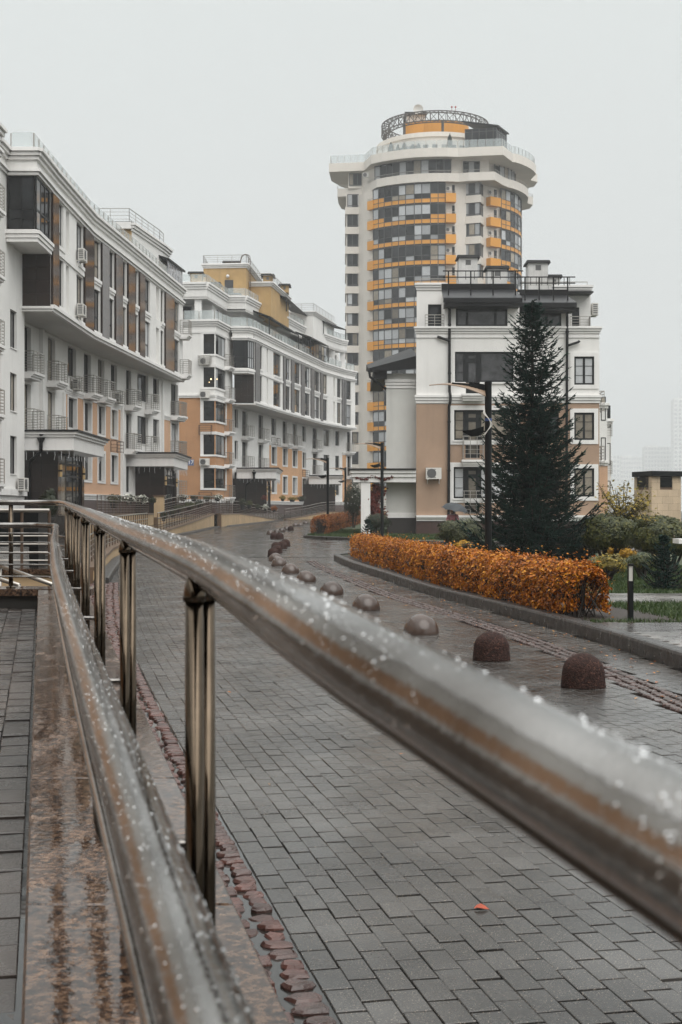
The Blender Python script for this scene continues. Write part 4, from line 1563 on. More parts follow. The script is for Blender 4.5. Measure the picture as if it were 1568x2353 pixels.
glass_rail(h1, [(-15.2, 62.1), (-14.15, 62.1), (-14.15, 65.2), *[(p[0] - .12, p[1]) for p in up[1:]]], Z_TOP, .78)
pipe_rail(h1, [(-20, 60.5), (-15.6, 60.5)], Z_TOP, 1.0)
# end balconies overlooking the gap between the houses
E1 = Wall((-12.35, 102.6), (-11.55, 102.9))
for z in (5.75, 8.7, 11.75, 14.7):
    balcony(LD if z < 11 else U4, h1, (LD if z < 11 else U4).len - 1.3, (LD if z < 11 else U4).len - .1, z, .75)
# penthouse
Pw = Wall((-14.9, 90.2), (-14.0, 90.2)); Ps = Wall((-14.0, 90.2), (-12.9, 97.5)); Pt = Wall((-12.9, 97.5), (-12.7, 99.5))
mb = MB(); mb.box(-24, -14.0, 90.2, 99, Z_TOP - .1, 20.4); mb.build('penthouse', M_yellow, h1)
mb = MB()
for q in (Ps, Pt): q.panel(mb, 0, q.len, Z_TOP - .1, 20.5)
mb.build('wall', M_white, h1)
mo = MB()
for q in (Ps, Pt): moulding(q, mo, 0, q.len, 20.3, 20.85, 0, 3, .3)
Wall((-24, 90.2), (-14.0, 90.2)).box(mo, 0, 10, -.05, .3, 20.4, 20.85)
mo.build('moulding', M_trim, h1)
slab('roof', M_roof, ccw([(-24, 90), (-14, 90), (-12.8, 97.5), (-12.6, 99.5), (-24, 100)]), 20.8, 20.9, h1)
pipe_rail(h1, [(-18, 90.4), (-14.2, 90.4), (-13.1, 97.4), (-13.0, 98.8)], 20.9, .95)
pipe_rail(h1, [(-13.2, 99), (-13.2, 101)], 20.0, .9)
mb = MB(); mb.hexa([(-13.6, 96.5, 19.95), (-12.25, 96.5, 19.5), (-11.7, 101.4, 19.5), (-13.6, 101.4, 19.95), (-13.6, 96.5, 20.08), (-12.25, 96.5, 19.63), (-11.7, 101.4, 19.63), (-13.6, 101.4, 20.08)])
aw = mb.build('awning', M_roof, h1)
for a, b in zip(np.linspace(0, 1, 7)[:-1], np.linspace(0, 1, 7)[1:]):
    p = lambda t, z: (-12.4 + .5 * t, 96.4 + 4.9 * t, z)
    g = MB(); g.bar(p(a + .01, 18.9), p(b - .01, 18.9), .012, 1.25)
    g.build('plastic_sheet', M_film, aw)
entrance(h1, -16.4, -13.1, 66.0, 74.5, 5.5, 4.55, -14.15, 67.3, 74.2, 1.2)
hopper(h1, Wall((-16.4, 66.0), (-13.1, 66.0)), 1.75, 5.0)
entrance(h1, -15.0, -11.35, 91.4, 99.8, 5.5, 4.6, -12.15, 92.6, 99.6, 1.2)

# ================= farther house
h2 = thing('apartment_house', 'farther apartment house with orange end wall and ochre roof towers', 'building', (-9, 130, gz(130)))
MA, MB_ = Wall((-10.1, 125.5), (-7.2, 138)), Wall((-7.2, 138), (-4.0, 153))
MC, MD = Wall((-4.0, 153), (-.9, 161)), Wall((-.9, 161), (1.3, 163.2))
low_facade(h2, MA, [(539.5, 547.5, {0: 'w', 1: 'w', 2: 'w'}), (557, 569, {1: 'd', 2: 'd'}), (594.5, 605, {1: 'd', 2: 'd'})], (619, 700), M_peach2)
low_facade(h2, MB_, [(624, 635, {0: 'w', 1: 'w', 2: 'wg'}), (650, 660, {0: 'w', 1: 'w', 2: 'd'}), (672.5, 682.5, {0: 'w', 1: 'w', 2: 'd'}), (695, 703, {0: 'a', 1: 'wg', 2: 'w'})], (500, 712), M_peach2)
low_facade(h2, MC, [(719, 729.5, {0: 'w', 1: 'd', 2: 'd'}), (744, 757, {0: 'W', 1: 'W', 2: 'W'})], None, M_peach2)
low_facade(h2, MD, [(771, 780, {0: 'w', 1: 'w', 2: 'w'}), (798, 806, {1: 'd', 2: 'd'})], (787, 815), M_peach2)
mo = MB()
V1, V2 = Wall((-7.95, 123.2), (-5.8, 134.2)), Wall((-5.8, 134.2), (-2.1, 151.5))
V3, V4 = Wall((-2.1, 151.5), (.3, 158.7)), Wall((.3, 158.7), (1.7, 161.5))
high_facade(h2, V1, [(596, 603, 2), (628.5, 645.5, 2)], [(585, 595)], M_tile_grey, M_tile_grey, mo, [(613, 616.5)], frame=M_frame, front=True)
high_facade(h2, V2, [(655, 667, 3), (675, 690, 3), (699, 712.5, 3), (721, 735, 3)], [(650.2, 654.5), (668, 674.5), (691, 698.5), (713.5, 720.5), (735.5, 740.5)], M_tile_grey, M_tile_grey, mo)
high_facade(h2, V3, [(742, 752, 2), (775, 784, 2)], [(785, 789.5)], M_tile_grey, M_tile_grey, mo, [(766.5, 770)])
high_facade(h2, V4, [(795, 807, 3)], [(790.3, 794.5)], M_tile_grey, M_tile_grey, mo)
vp = [tuple(V1.p0), tuple(V2.p0), tuple(V3.p0), tuple(V4.p0), tuple(V4.p1)]
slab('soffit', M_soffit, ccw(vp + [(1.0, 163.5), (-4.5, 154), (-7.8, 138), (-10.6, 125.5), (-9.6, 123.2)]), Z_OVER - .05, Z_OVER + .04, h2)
# bay: glazed above, tiled below
Bf, Bs = Wall((-9.83, 122.0), (-8.45, 122.0)), Wall((-8.45, 122.0), (-7.97, 123.15))
window(Bf, h2, .05, Bf.len - .04, 14.5, 17.0, 0, cols=(.86,), rows=(.4, 1.0), fw=.08, sill=False, name='bay_window', gmat=M_glass)
window(Bs, h2, .02, Bs.len - .02, 14.5, 17.0, 0, cols=3, rows=(.38, 1.0), fw=.07, sill=False, name='bay_window', gmat=M_blind)
mb = MB()
for q in (Bf, Bs): q.panel(mb, 0, q.len, 17.0, Z_TOP); q.panel(mb, 0, q.len, 14.1, 14.5)
mb.quad((-9.83, 122.0, 14.1), (-9.83, 125.5, 14.1), (-9.83, 125.5, Z_TOP), (-9.83, 122, Z_TOP))
mb.prism(ccw([(-9.83, 122), (-8.45, 122), (-7.97, 123.2), (-9.8, 124.5)]), 14.0, 14.1)
mb.build('wall', M_white, h2)
for q in (Bf, Bs):
    moulding(q, mo, 0, q.len, 17.72, Z_TOP, .003, 3, .34); moulding(q, mo, 0, q.len, 17.02, 17.32, .003, 2, .2); moulding(q, mo, 0, q.len, 14.02, 14.4, .003, 2, .14)
Tf = Wall((-9.75, 123.2), (-7.95, 123.2))
mb = MB(); Tf.box(mb, 0, Tf.len, -.4, -.01, Z_OVER + .1, 14.0)
tb = mb.build('tiled_block', M_tile, h2)
tiles(Tf, tb, 0.05, Tf.len, .0, Z_OVER + .12, 13.98, M_tile, 4, 3)
# orange end wall with corner windows
Q1, Q2 = Wall((-16.5, 118.2), (-10.95, 117.6)), Wall((-10.95, 117.6), (-9.95, 123.4))
wz = [(3.55, 5.3), (6.48, 8.23), (9.42, 11.17), (12.35, 14.1), (15.25, 17.0)]
a1, b2 = Q1.u_at(468), Q2.u_at(518)
om, wm = MB(), MB()
for (m_, z0, z1) in ((om, 2.55, 11.5), (wm, 11.5, Z_TOP)):
    zz = [w for w in wz if z0 < w[0] < z1]
    Q1.panel(m_, 0, Q1.len, z0, z1, 0, [(a1, Q1.len, c, d) for c, d in zz], .1)
    Q2.panel(m_, 0, Q2.len, z0, z1, 0, [(0, b2, c, d) for c, d in zz], .1)
om.build('painted_wall', M_orange_r, h2); wm.build('wall', M_white, h2)
tr = MB()
for i, (c, d) in enumerate(wz):
    window(Q1, h2, a1, Q1.len - .02, c, d, -.06, cols=(.93,), rows=(1.0,), fw=.09, sill=False, name='corner_window', gmat=random.choice([M_glass, M_glass2]), grid=True)
    window(Q2, h2, .02, b2, c, d, -.06, cols=3, rows=(1.0,), fw=.09, sill=False, name='corner_window')
    for W_, ua, ub in ((Q1, a1 - .28, Q1.len + .03), (Q2, -.02, b2 + .28)):
        W_.box(tr, ua, ub, .0, .06, d, d + .26); W_.box(tr, ua, ub, .0, .08, c - .16, c)
    Q1.box(tr, a1 - .28, a1, 0, .058, c, d); Q2.box(tr, b2, b2 + .28, 0, .058, c, d)
    if i in (1, 3, 4):
        ac_unit(Q1, h2, a1 + .15, c - .95, 0, cage=i == 4)
    else:
        bar_railing(Q1, h2, a1 - .35, a1 + .75, 0, .4, c - 1.25, .85, M_rust, 5, 2, 'air_conditioner_cage')
    balcony(Q2, h2, Q2.len - 2.9, Q2.len - 1.1, c - .75, .62)
for W_ in (Q1, Q2):
    moulding(W_, mo, 0, W_.len, 17.72, Z_TOP, .002, 3, .34); moulding(W_, mo, 0, W_.len, 17.1, 17.3, .002, 1, .08)
    W_.box(tr, 0, W_.len, 0, .1, 11.45, 11.6); W_.box(tr, 0, W_.len, 0, .16, 11.6, 11.72)
    W_.box(tr, 0, W_.len, -.02, .12, 2.3, 2.6)
    pq = MB(); W_.box(pq, 0, W_.len, -.3, .0, .4, 2.3); pq.build('plinth', M_plinth, h2)
# lamps seen through the fourth-floor corner window
for px_, py_, r_ in ((485, 871, .07), (499, 871, .05), (481, 878, .04)):
    p = at(px_, py_, 117.35 if px_ < 494 else 117.6)
    s = MB(); s.lathe(p, [(.01, -r_), (r_ * .7, -r_ * .7), (r_, 0), (r_ * .7, r_ * .7), (.01, r_)], 10)
    s.build('pendant_lamp', M_warm, h2, True)
mb = MB(); mb.quad((-9.95, 123.4, .4), (-10.1, 125.5, .4), (-10.1, 125.5, Z_TOP), (-9.95, 123.4, Z_TOP)); mb.build('wall', M_white, h2)
tr.build('window_surround', M_trim, h2)
mo.build('moulding', M_trim, h2)
slab('roof', M_roof, ccw([(-16.5, 118.3), (-11, 117.8), (-9.9, 122.1), (-8.5, 122.1), (-8.1, 123.2)] + [(p[0] - .05, p[1]) for p in vp[1:]] + [(-2, 168), (-30, 150), (-30, 119)]), Z_TOP - .12, Z_TOP - .02, h2)
glass_rail(h2, [(-16.5, 118.3), (-11.05, 117.8), (-10.0, 122.1), (-8.5, 122.15), (-8.05, 123.3), *[(p[0] - .12, p[1]) for p in vp[1:]]], Z_TOP, .85, 1.25)
# penthouse storey, set back, under a heavy parapet
pw = MB()
for a, b in (((-16, 121.5), (-11.6, 121.5)), ((-11.6, 121.5), (-11.0, 127)), ((-11.0, 127), (-9.4, 127)), ((-9.4, 127), (-8.2, 131.5)), ((-8.2, 131.5), (-6.4, 139)), ((-6.4, 139), (-4.0, 150)), ((-4.0, 150), (-1.2, 158)), ((-1.2, 158), (-.2, 161))):
    W_ = Wall(a, b)
    hs = [(W_.len * .35, W_.len * .35 + 1.0, 18.5, 20.0)] if W_.len > 3 else []
    W_.panel(pw, 0, W_.len, Z_TOP - .05, 20.4, 0, hs, .2)
    for h in hs: window(W_, h2, *h, -.15, cols=2, sill=False)
pw.build('wall', M_white, h2)
par = MB(); pmo = MB()
for chain in ([(-16, 118.4), (-11.75, 118), (-10.6, 125.5), (-8.9, 125.5), (-7.45, 132)], [(-9, 137), (-6.1, 137.3), (-3.75, 148)], [(-6, 151), (-2.3, 151.3), (-.1, 157.5), (.7, 158.5)]):
    for a, b in zip(chain[:-1], chain[1:]):
        W_ = Wall(a, b)
        W_.box(par, 0, W_.len, -.35, 0, 20.2, 21.4)
        moulding(W_, pmo, 0, W_.len, 21.0, 21.6, 0.002, 3, .28, ret=False)
    back = [(chain[-1][0] - 3, chain[-1][1] + .3), (chain[0][0] - 3, chain[0][1] + 4)]
    par.prism(ccw(chain + back), 20.15, 20.35)
    glass_rail(h2, chain, 21.6, .7, 1.3)
par.build('parapet', M_white, h2); pmo.build('moulding', M_trim, h2)
for x, y in ((-12.55, 118.6), (-1.0, 156.2), (.2, 158.6)):
    c = MB(); c.box(x - .3, x + .3, y - .3, y + .3, Z_TOP - .02, 20.2); c.build('column', M_trim, h2)
# black awnings over the terraces
for P in ([(-8.6, 128, 20.6), (-6.75, 127.8, 19.9), (-4.4, 141, 19.9), (-6.4, 141, 20.7)], [(-7.2, 134.5, 23.3), (-5.4, 134.5, 22.75), (-3.4, 149, 22.75), (-5.2, 149, 23.3)], [(-3.5, 151, 23.0), (-1.9, 151, 22.7), (.6, 158, 22.7), (-1, 158, 23.0)], [(-4.8, 142, 20.35), (-3.2, 142, 19.8), (-1.4, 150, 19.8), (-3, 150, 20.3)]):
    m_ = MB(); m_.hexa([*P, *[(x, y, z + .12) for x, y, z in P]]); ao = m_.build('awning', M_roof, h2)
    pb = MB()
    for k in (1, 2):
        pb.bar((P[k][0] - .05, P[k][1], P[k][2]), (P[k][0] - .05, P[k][1], P[k][2] - (1.3 if P[k][2] > 21 else 1.6)), .1)
    pb.build('post', M_frame, ao)
# winter garden glazing
WG = Wall((-4.1, 143), (-1.6, 153.5))
window(WG, h2, .1, WG.len - .1, 18.4, 20.1, 0, cols=9, rows=(.36, 1.0), fw=.09, sill=False, name='winter_garden', weights=(.1, .3, .2, .4))
# ochre roof towers
def tower_box(x0, x1, y0, y1, dx, z0, z1, rail=True, wall=None):
    m_ = MB()
    poly = ccw([(x0, y0), (x1, y0 - .4), (x1 + dx, y1), (x0, y1)])
    m_.prism(poly, z0, z1)
    o = m_.build('roof_tower', wall or M_yellow, h2)
    t = MB()
    for a, b in ((poly[0], poly[1]), (poly[1], poly[2])):
        W_ = Wall(a, b)
        moulding(W_, t, 0, W_.len, z1 - .12, z1 + .32, .002, 3, .3)
    t.build('moulding', M_trim, o)
    slab('tower_roof', M_roof, poly, z1 + .28, z1 + .34, o)
    if rail: pipe_rail(o, [poly[3], poly[0], poly[1], poly[2]], z1 + .32, .8, 1.6, 4, name='tower_railing')
    return o
t1 = tower_box(-13.1, -9.0, 128.4, 139, .8, 20.3, 24.75)
d_ = MB(); d_.box(-11.05, -10.1, 128.12, 128.22, 21.3, 23.5); d_.build('door', M_frame_grey, t1)
l_ = MB(); l_.lathe((-10.75, 127.98, 23.85), [(.01, -.16), (.12, -.12), (.17, 0), (.12, .12), (.01, .16)], 12); l_.build('globe_lamp', M_signw, t1, True)
lad = MB()
for s in (-.2, .2):
    lad.tube(smooth_pts([(-8.75 + s * .3, 129.3 + s, 22), (-8.75 + s * .3, 129.3 + s, 25.6), (-9.0, 129.3 + s, 26.1), (-9.5, 129.4 + s, 26.0), (-9.7, 129.4 + s, 25.1)]), .03, 6)
for k in range(14): lad.bar((-8.81, 129.1, 22.1 + k * .28), (-8.69, 129.5, 22.1 + k * .28), .03)
lad.build('ladder', M_rust, t1)
t2 = tower_box(-10.9, -6.75, 130.2, 139.5, 1.35, 20.3, 23.3)
t3 = tower_box(-5.6, -3.0, 147.2, 157, 2.2, 20.3, 23.0, wall=M_white)
for (x0, x1, y0, y1, z0, z1) in ((-13.35, -12.35, 119.5, 121, 21.4, 22.6), (-12.1, -11.2, 123.5, 125, 21.2, 22.35), (-7.6, -6.7, 131.5, 133, 23.6, 24.5), (-6.1, -5.3, 136, 137.5, 23.6, 24.3), (-10.7, -9.6, 127.0, 127.7, 21.0, 21.9), (-11.2, -9.9, 130, 132, 25.0, 25.5)):
    vent_stack(h2, x0, x1, y0, y1, z0, z1, M_yellow)
entrance(h2, -9.6, -6.0, 124.2, 133.2, 5.5, 4.55, -6.95, 125.6, 133, 1.35)
hopper(h2, Wall((-9.6, 124.2), (-6.0, 124.2)), 1.6, 5.0)
entrance(h2, -3.6, .0, 150.5, 159, 5.5, 4.55, -.7, 151.5, 158.8, 1.5)
# street number
sg = thing('house_number_sign', 'blue enamel plate with white number 17 on the orange end wall', 'sign', Q1.pt(Q1.u_at(439), .03, 5.8))
mb = MB(); Q1.box(mb, Q1.u_at(439) - .26, Q1.u_at(439) + .26, .0, .03, 5.53, 6.06); mb.build('plate', M_sign, sg)
mb = MB()
for (a, b, c, d) in ((-.235, .235, 5.555, 5.575), (-.235, .235, 6.015, 6.035), (-.235, -.215, 5.575, 6.015), (.215, .235, 5.575, 6.015)):
    Q1.box(mb, Q1.u_at(439) + a, Q1.u_at(439) + b, .03, .034, c, d)
mb.build('border', M_signw, sg)
fc = bpy.data.curves.new('digits', 'FONT'); fc.body = '17'; fc.size = .46; fc.extrude = .004; fc.align_x = 'CENTER'; fc.align_y = 'CENTER'; fc.offset = .012
fo = bpy.data.objects.new('digits', fc); COL.objects.link(fo)
dg = bpy.context.evaluated_depsgraph_get()
fm = bpy.data.meshes.new_from_object(fo.evaluated_get(dg)); bpy.data.objects.remove(fo)
fm.materials.clear(); fm.materials.append(M_signw)
do = bpy.data.objects.new('digits', fm); COL.objects.link(do); do.parent = sg
do.location = Vector(Q1.pt(Q1.u_at(439), .036, 5.795)) - ORG[sg.name]
do.rotation_euler = (R(90), 0, math.atan2(Q1.d[1], Q1.d[0]))
# ------------------------------------------------------------------ round tower with orange bands
tw = thing('round_tower', 'tall round cream tower with orange bands and a steel ring on its roof', 'building', (14.3, 205, 0.8))
TC, TR, ST = (14.28, 205.0), 13.1, 2.935
Z0 = 45.45


def tpt(phi, r):
    return (TC[0] + r * math.sin(phi), TC[1] - r * math.cos(phi))


def phi_at(px, r=TR):
    lo, hi = -1.5, 1.5
    for _ in range(50):
        m_ = (lo + hi) / 2
        x, y = tpt(m_, r)
        if CX + x / y * FPX < px: lo = m_
        else: hi = m_
    return (lo + hi) / 2


zd = lambda zx: 735 + zx * .332          # picture columns of the measured joints
cols_l = [phi_at(zd(c)) for c in (370, 407, 447, 500, 547, 595, 655, 707, 767, 820, 870)]
cols_r = [phi_at(zd(c)) for c in (1258, 1290, 1322, 1350, 1375, 1393, 1406)]
NFL = 16
Wl = Wall(at(793.5, 0, 200)[:2], at(834, 0, 200)[:2])
Wp = Wall(at(834, 0, 200.2)[:2], at(847, 0, 200.2)[:2])
Wbf, Wbs = Wall(at(1062, 0, 193.0)[:2], at(1105, 0, 192.0)[:2]), Wall(at(1105, 0, 192.0)[:2], at(1123, 0, 196.5)[:2])
core = MB()
core.prism([tpt(a, TR - .45) for a in np.linspace(-math.pi, math.pi, 49)[:-1]], 0, 48.4)
core.build('core_wall', M_cream, tw)
sm = MB(); Wp.box(sm, 0, Wp.len, -4, 0, 0, 48.4); Wl.box(sm, .15, Wl.len, -9, -.35, 0, 48.4)
sm.build('side_wing', M_cream, tw)
sm = MB()
Wall(at(1048, 0, 193.6)[:2], at(1064, 0, 193.3)[:2]).box(sm, 0, 1.05, -3, 0, 0, 48.4)
Wall(at(1122, 0, 196.4)[:2], at(1129, 0, 197.6)[:2]).box(sm, 0, .75, -3, 0, 0, 48.4)
Wbf.box(sm, .15, Wbf.len - .2, -3, -.3, 0, 48.4)
sm.build('bay_wing', M_cream, tw)
for k in range(NFL):
    z = Z0 - ST * k
    if z < 1.5: break
    # curved glazing: frame, panes, orange spandrels
    for cols, right in ((cols_l, False), (cols_r, True)):
        fr = MB(); panes = []
        for i, (a, b) in enumerate(zip(cols[:-1], cols[1:])):
            W = Wall(tpt(a, TR), tpt(b, TR))
            W.box(fr, -.05, .05, -.1, .03, z, z + ST - .12)
            for q in (0, .64, 1.32, 2.72):
                W.box(fr, .05, W.len - .05, -.1, .025, z + q - .04, z + q + .045)
            W.box(fr, .05, W.len - .05, -.1, -.06, z + 2.72, z + ST)
            s = MB(); W.box(s, .05, W.len - .05, -.06, .0, z + .05, z + .6)
            s.build('spandrel_panel', M_orange, tw)
            low_orange = (i < 2 and k % 3 != 2) or (not right and i >= 8 and k < 2) 
            g = MB(); W.box(g, .05, W.len - .05, -.06, -.03 if not low_orange else 0, z + .69, z + 1.28)
            panes.append((g, M_orange if low_orange else random.choices([M_glass2, M_blind, M_curtain, M_glass], (.3, .4, .12, .18))[0]))
            g = MB(); W.box(g, .05, W.len - .05, -.06, -.03, z + 1.37, z + 2.68)
            panes.append((g, random.choices([M_glass, M_glass2, M_blind, M_curtain], (.2, .3, .38, .12))[0]))
        W.box(fr, W.len - .05, W.len + .05, -.1, .028, z, z + ST - .12)
        fo = fr.build('glazing', M_frame_grey, tw)
        for g, m_ in panes: g.build('pane' if m_ is not M_orange else 'spandrel', m_, fo)
    # balcony boxes either side
    for (pa, pb, rr) in ((844, 857.5, TR + .1), (1025.5, 1048.5, TR + .5), (1128, 1152, TR + .45)):
        A, B = tpt(phi_at(pa, rr), rr), tpt(phi_at(pb, rr), rr)
        W = Wall(A, B)
        bx = MB(); W.box(bx, 0, W.len, -1.2, 0, z, z + 1.25)
        o = bx.build('balcony_box', M_orange, tw)
        bar_railing(W, o, .05, W.len - .05, -.6, -.05, z + 1.25, .28, M_rail, 2, 3)
        if pa > 1000 and k % 3 != 1 or k == 9:
            ac_unit(W, tw, W.len * .35, z + 1.75, -1.2, .8, .6)
        d = MB(); W.box(d, W.len * .72, W.len * .98, -.9, -.86, z + .9, z + 2.6); d.build('balcony_door', M_glass, tw)
    # left wing: three-light window and a proud band under it
    zw = z + 1.16
    window(Wl, tw, .32, Wl.len - .05, zw, zw + 1.95, -.2, cols=3, rows=(.13, 1.0), fw=.1, fmat=M_frame_grey, sill=False, weights=(.2, .35, .15, .3))
    b = MB(); Wl.box(b, 0, Wl.len + .02, -9, .02, zw - 1.06, zw - .02); b.build('band', M_cream, tw)
    # projecting bay with corner window
    window(Wbf, tw, .12, Wbf.len, zw + .0, zw + 1.85, -.1, cols=3, rows=(.12, 1.0) if k < 3 else (1.0,), fw=.1, fmat=M_frame_grey, sill=False, weights=(.15, .35, .1, .4))
    window(Wbs, tw, .0, Wbs.len, zw + .0, zw + 1.85, -.1, cols=3, fw=.09, fmat=M_frame_grey, sill=False, weights=(.7, .3, 0, 0))
    b = MB(); p = [tuple(Wbf.pt(.05, .02, 0)[:2]), tuple(Wbf.pt(Wbf.len + .02, .02, 0)[:2]), tuple(Wbs.pt(Wbs.len, .02, 0)[:2]), tuple(Wbs.pt(Wbs.len, -3, 0)[:2]), tuple(Wbf.pt(.05, -3, 0)[:2])]
    b.prism(ccw(p), zw - 1.08, zw - .02); b.build('band', M_cream, tw)

PXM = 205 / FPX


def outline(pts):
    """plan points given as offsets in picture columns from the tower axis, and towards the camera"""
    return [(TC[0] + a * PXM, TC[1] - b * PXM) for a, b in pts]


def arc(r, x0, x1, n):
    return [(x, math.sqrt(max(0, r * r - x * x))) for x in np.linspace(x0, x1, n)]


def slab_ring(pts, z0, z1, parent, seams=True):
    poly = ccw(outline(pts))
    m_ = MB(); m_.prism(poly, z0, z1)
    o = m_.build('cornice_slab', M_cream, parent)
    if seams:
        sj = MB()
        for i in range(0, len(poly)):
            p = poly[i]; q = poly[(i + 1) % len(poly)]
            if p[1] < TC[1] + 2:
                W = Wall(p, q)
                if W.len > 4:
                    for u in np.arange(1.5, W.len, 2.2): W.box(sj, u - .015, u + .015, -.01, .006, z0 + .02, z1 - .02)
                W.box(sj, 0, .03, -.01, .006, z0 + .02, z1 - .02)
        sj.build('panel_joints', M_soffit, o, kind='stuff')
    return o, poly


back = [(200, -90), (120, -190), (0, -215), (-120, -190), (-215, -60)]
low = [(-222, -5), (-224, 62), (-165, 75)] + arc(204, -138, 38, 9) + [(58, 208), (113, 216), (135, 172), (152, 148)] + arc(214, 160, 207, 6) + [(213, -2), (228, -20), (226, -60)] + back
s1, poly1 = slab_ring(low, 48.35, 49.55, tw)
top = [(-238, -5), (-243, 80), (-165, 92)] + arc(212, -150, 35, 9) + [(60, 214), (130, 225), (158, 165)] + arc(232, 166, 224, 7) + [(219, 5), (238, -15), (236, -60)] + back
s2, poly2 = slab_ring(top, 51.75, 53.0, tw)
gl = MB(); panes = []
aa = np.linspace(phi_at(856), phi_at(1040), 12)
for i, (a, b) in enumerate(zip(aa[:-1], aa[1:])):
    W = Wall(tpt(a, TR - .5), tpt(b, TR - .5)); W.box(gl, -.06, .06, -.1, .02, 49.5, 51.75); W.box(gl, .06, W.len, -.1, .02, 51.6, 51.75); W.box(gl, .06, W.len, -.1, .02, 50.1, 50.2)
    g = MB(); W.box(g, .06, W.len - .06, -.06, -.03, 49.6, 51.6); panes.append((g, M_glass if i > 7 else pick_glass((.35, .35, .1, .2))))
ab = np.linspace(phi_at(1140, TR - .3), phi_at(1190, TR - .3), 7)
for i, (a, b) in enumerate(zip(ab[:-1], ab[1:])):
    W = Wall(tpt(a, TR - .5), tpt(b, TR - .5)); W.box(gl, -.06, .06, -.1, .02, 49.5, 51.75)
    g = MB(); W.box(g, .06, W.len - .06, -.06, -.03, 49.6, 51.6); panes.append((g, pick_glass((.3, .4, .1, .2))))
go = gl.build('glazing', M_frame_grey, tw)
for g, m_ in panes: g.build('pane', m_, go)
ctop = MB(); ctop.prism([tpt(a, TR - .9) for a in np.linspace(-math.pi, math.pi, 49)[:-1]], 48.4, 51.8); ctop.build('core_wall', M_cream, tw)
for (a, b, dep) in ((801, 833, 200), (1063, 1105, 193)):
    W = Wall(at(a, 0, dep)[:2], at(b, 0, dep)[:2])
    window(W, tw, .1, W.len - .1, 49.8, 51.6, 0, cols=3, fw=.1, fmat=M_frame_grey, sill=False)
    bk = MB(); W.box(bk, 0, W.len + 1.2, -4, -.1, 49.4, 51.8); bk.build('side_wing', M_cream, tw)
for px_ in (841, 1054):
    W = Wall(at(px_ - 6, 0, 197.5)[:2], at(px_ + 6, 0, 197.5)[:2]); ac_unit(W, tw, W.len / 2, 50.4, -.4, .9, .7)


def front_of(poly):
    return [p for p in poly if p[1] < TC[1] + 6]


pipe_rail(tw, [(p[0], p[1] + .1) for p in outline(low[:len(low) - 5])], 49.55, .4, 1.5, 2)
tp = [(TC[0] + (p[0] - TC[0]) * .985, TC[1] + (p[1] - TC[1]) * .985) for p in outline(top[:len(top) - 5])]
glass_rail(tw, tp, 53.0, 1.15, 1.1)
# drums, ring truss and roof things
dr = MB(); dr.lathe((TC[0], TC[1], 0), [(8.7, 52.9), (8.7, 56.0), (8.95, 56.05), (8.95, 56.7), (8.3, 56.75)], 56); dro = dr.build('roof_drum', M_cream, tw, False)
for a in np.linspace(-.9, .35, 9):
    W = Wall(tpt(a, 8.72), tpt(a + .1, 8.72)); window(W, dro, .05, W.len - .05, 53.4, 54.9, .05, cols=1, fmat=M_frame_grey, sill=False)
od = MB(); od.lathe((TC[0] + .2, TC[1], 0), [(4.95, 55.7), (4.95, 59.6), (4.6, 59.65)], 40); od.build('orange_drum', M_orange, tw)
db = MB(); db.box(at(931, 0, 200)[0], at(975, 0, 200)[0], 200.5, 204, 55.7, 59.3); db.build('orange_drum_wing', M_orange, tw)
sb = MB(); sb.box(at(936, 0, 202)[0], at(978, 0, 202)[0], 203, 207, 59.0, 61.2); so = sb.build('lift_housing', M_soffit, tw)
cb = MB(); cb.box(at(931, 0, 202)[0], at(982, 0, 202)[0], 202.4, 207.6, 61.2, 61.45); cb.build('housing_roof', M_roof, so)
ring = MB()
RR, zt, zb = 8.1, 60.0, 58.6
n_ = 40
for q in range(n_):
    a0, a1 = 2 * math.pi * q / n_, 2 * math.pi * (q + 1) / n_
    for r_, z_ in ((RR, zt), (RR, zb), (RR - 1.0, zt), (RR - 1.0, zb)):
        ring.bar((*tpt(a0, r_), z_), (*tpt(a1, r_), z_), .13)
    ring.bar((*tpt(a0, RR), zb), (*tpt(a1, RR), zt), .07); ring.bar((*tpt(a0, RR - 1), zt), (*tpt(a1, RR - 1), zb), .07)
    ring.bar((*tpt(a0, RR), zt), (*tpt(a1, RR - 1), zt), .07); ring.bar((*tpt(a0, RR - 1), zb), (*tpt(a1, RR), zb), .07)
    for r_ in (RR, RR - 1): ring.bar((*tpt(a0, r_), zb), (*tpt(a0, r_), zt), .08)
    ring.bar((*tpt(a0, RR), zt), (*tpt(a0, RR - 1), zt), .07); ring.bar((*tpt(a0, RR), zb), (*tpt(a0, RR - 1), zb), .07)
ro = ring.build('ring_truss', M_truss, tw)
for a in np.linspace(0, 2 * math.pi, 9)[:-1]:
    p = MB(); p.tube([(*tpt(a + .08, RR - .5), 55.7), (*tpt(a + .08, RR - .5), 58.65)], .2, 8); p.build('ring_post', M_truss, ro)
ds = MB(); c = Vector((at(957, 0, 201)[0] + .3, 201.3, 61.4))
prof = [(.02, 0), (.35, .06), (.6, .18), (.75, .32)]
vv, ff = [], []
for r_, h_ in prof:
    for k in range(16):
        a = 2 * math.pi * k / 16; vv.append(c + Vector((r_ * math.cos(a), -h_, r_ * math.sin(a))))
for i in range(3):
    for k in range(16): ff.append((i * 16 + k, i * 16 + (k + 1) % 16, i * 16 + 16 + (k + 1) % 16, i * 16 + 16 + k))
ds.add(vv, ff); ds.tube([c, c + Vector((0, .5, -.9))], .05, 6); ds.build('satellite_dish', M_ac, tw, True)
rlamp = material('red_beacon', (.35, .02, .02), .4)
bc = MB()
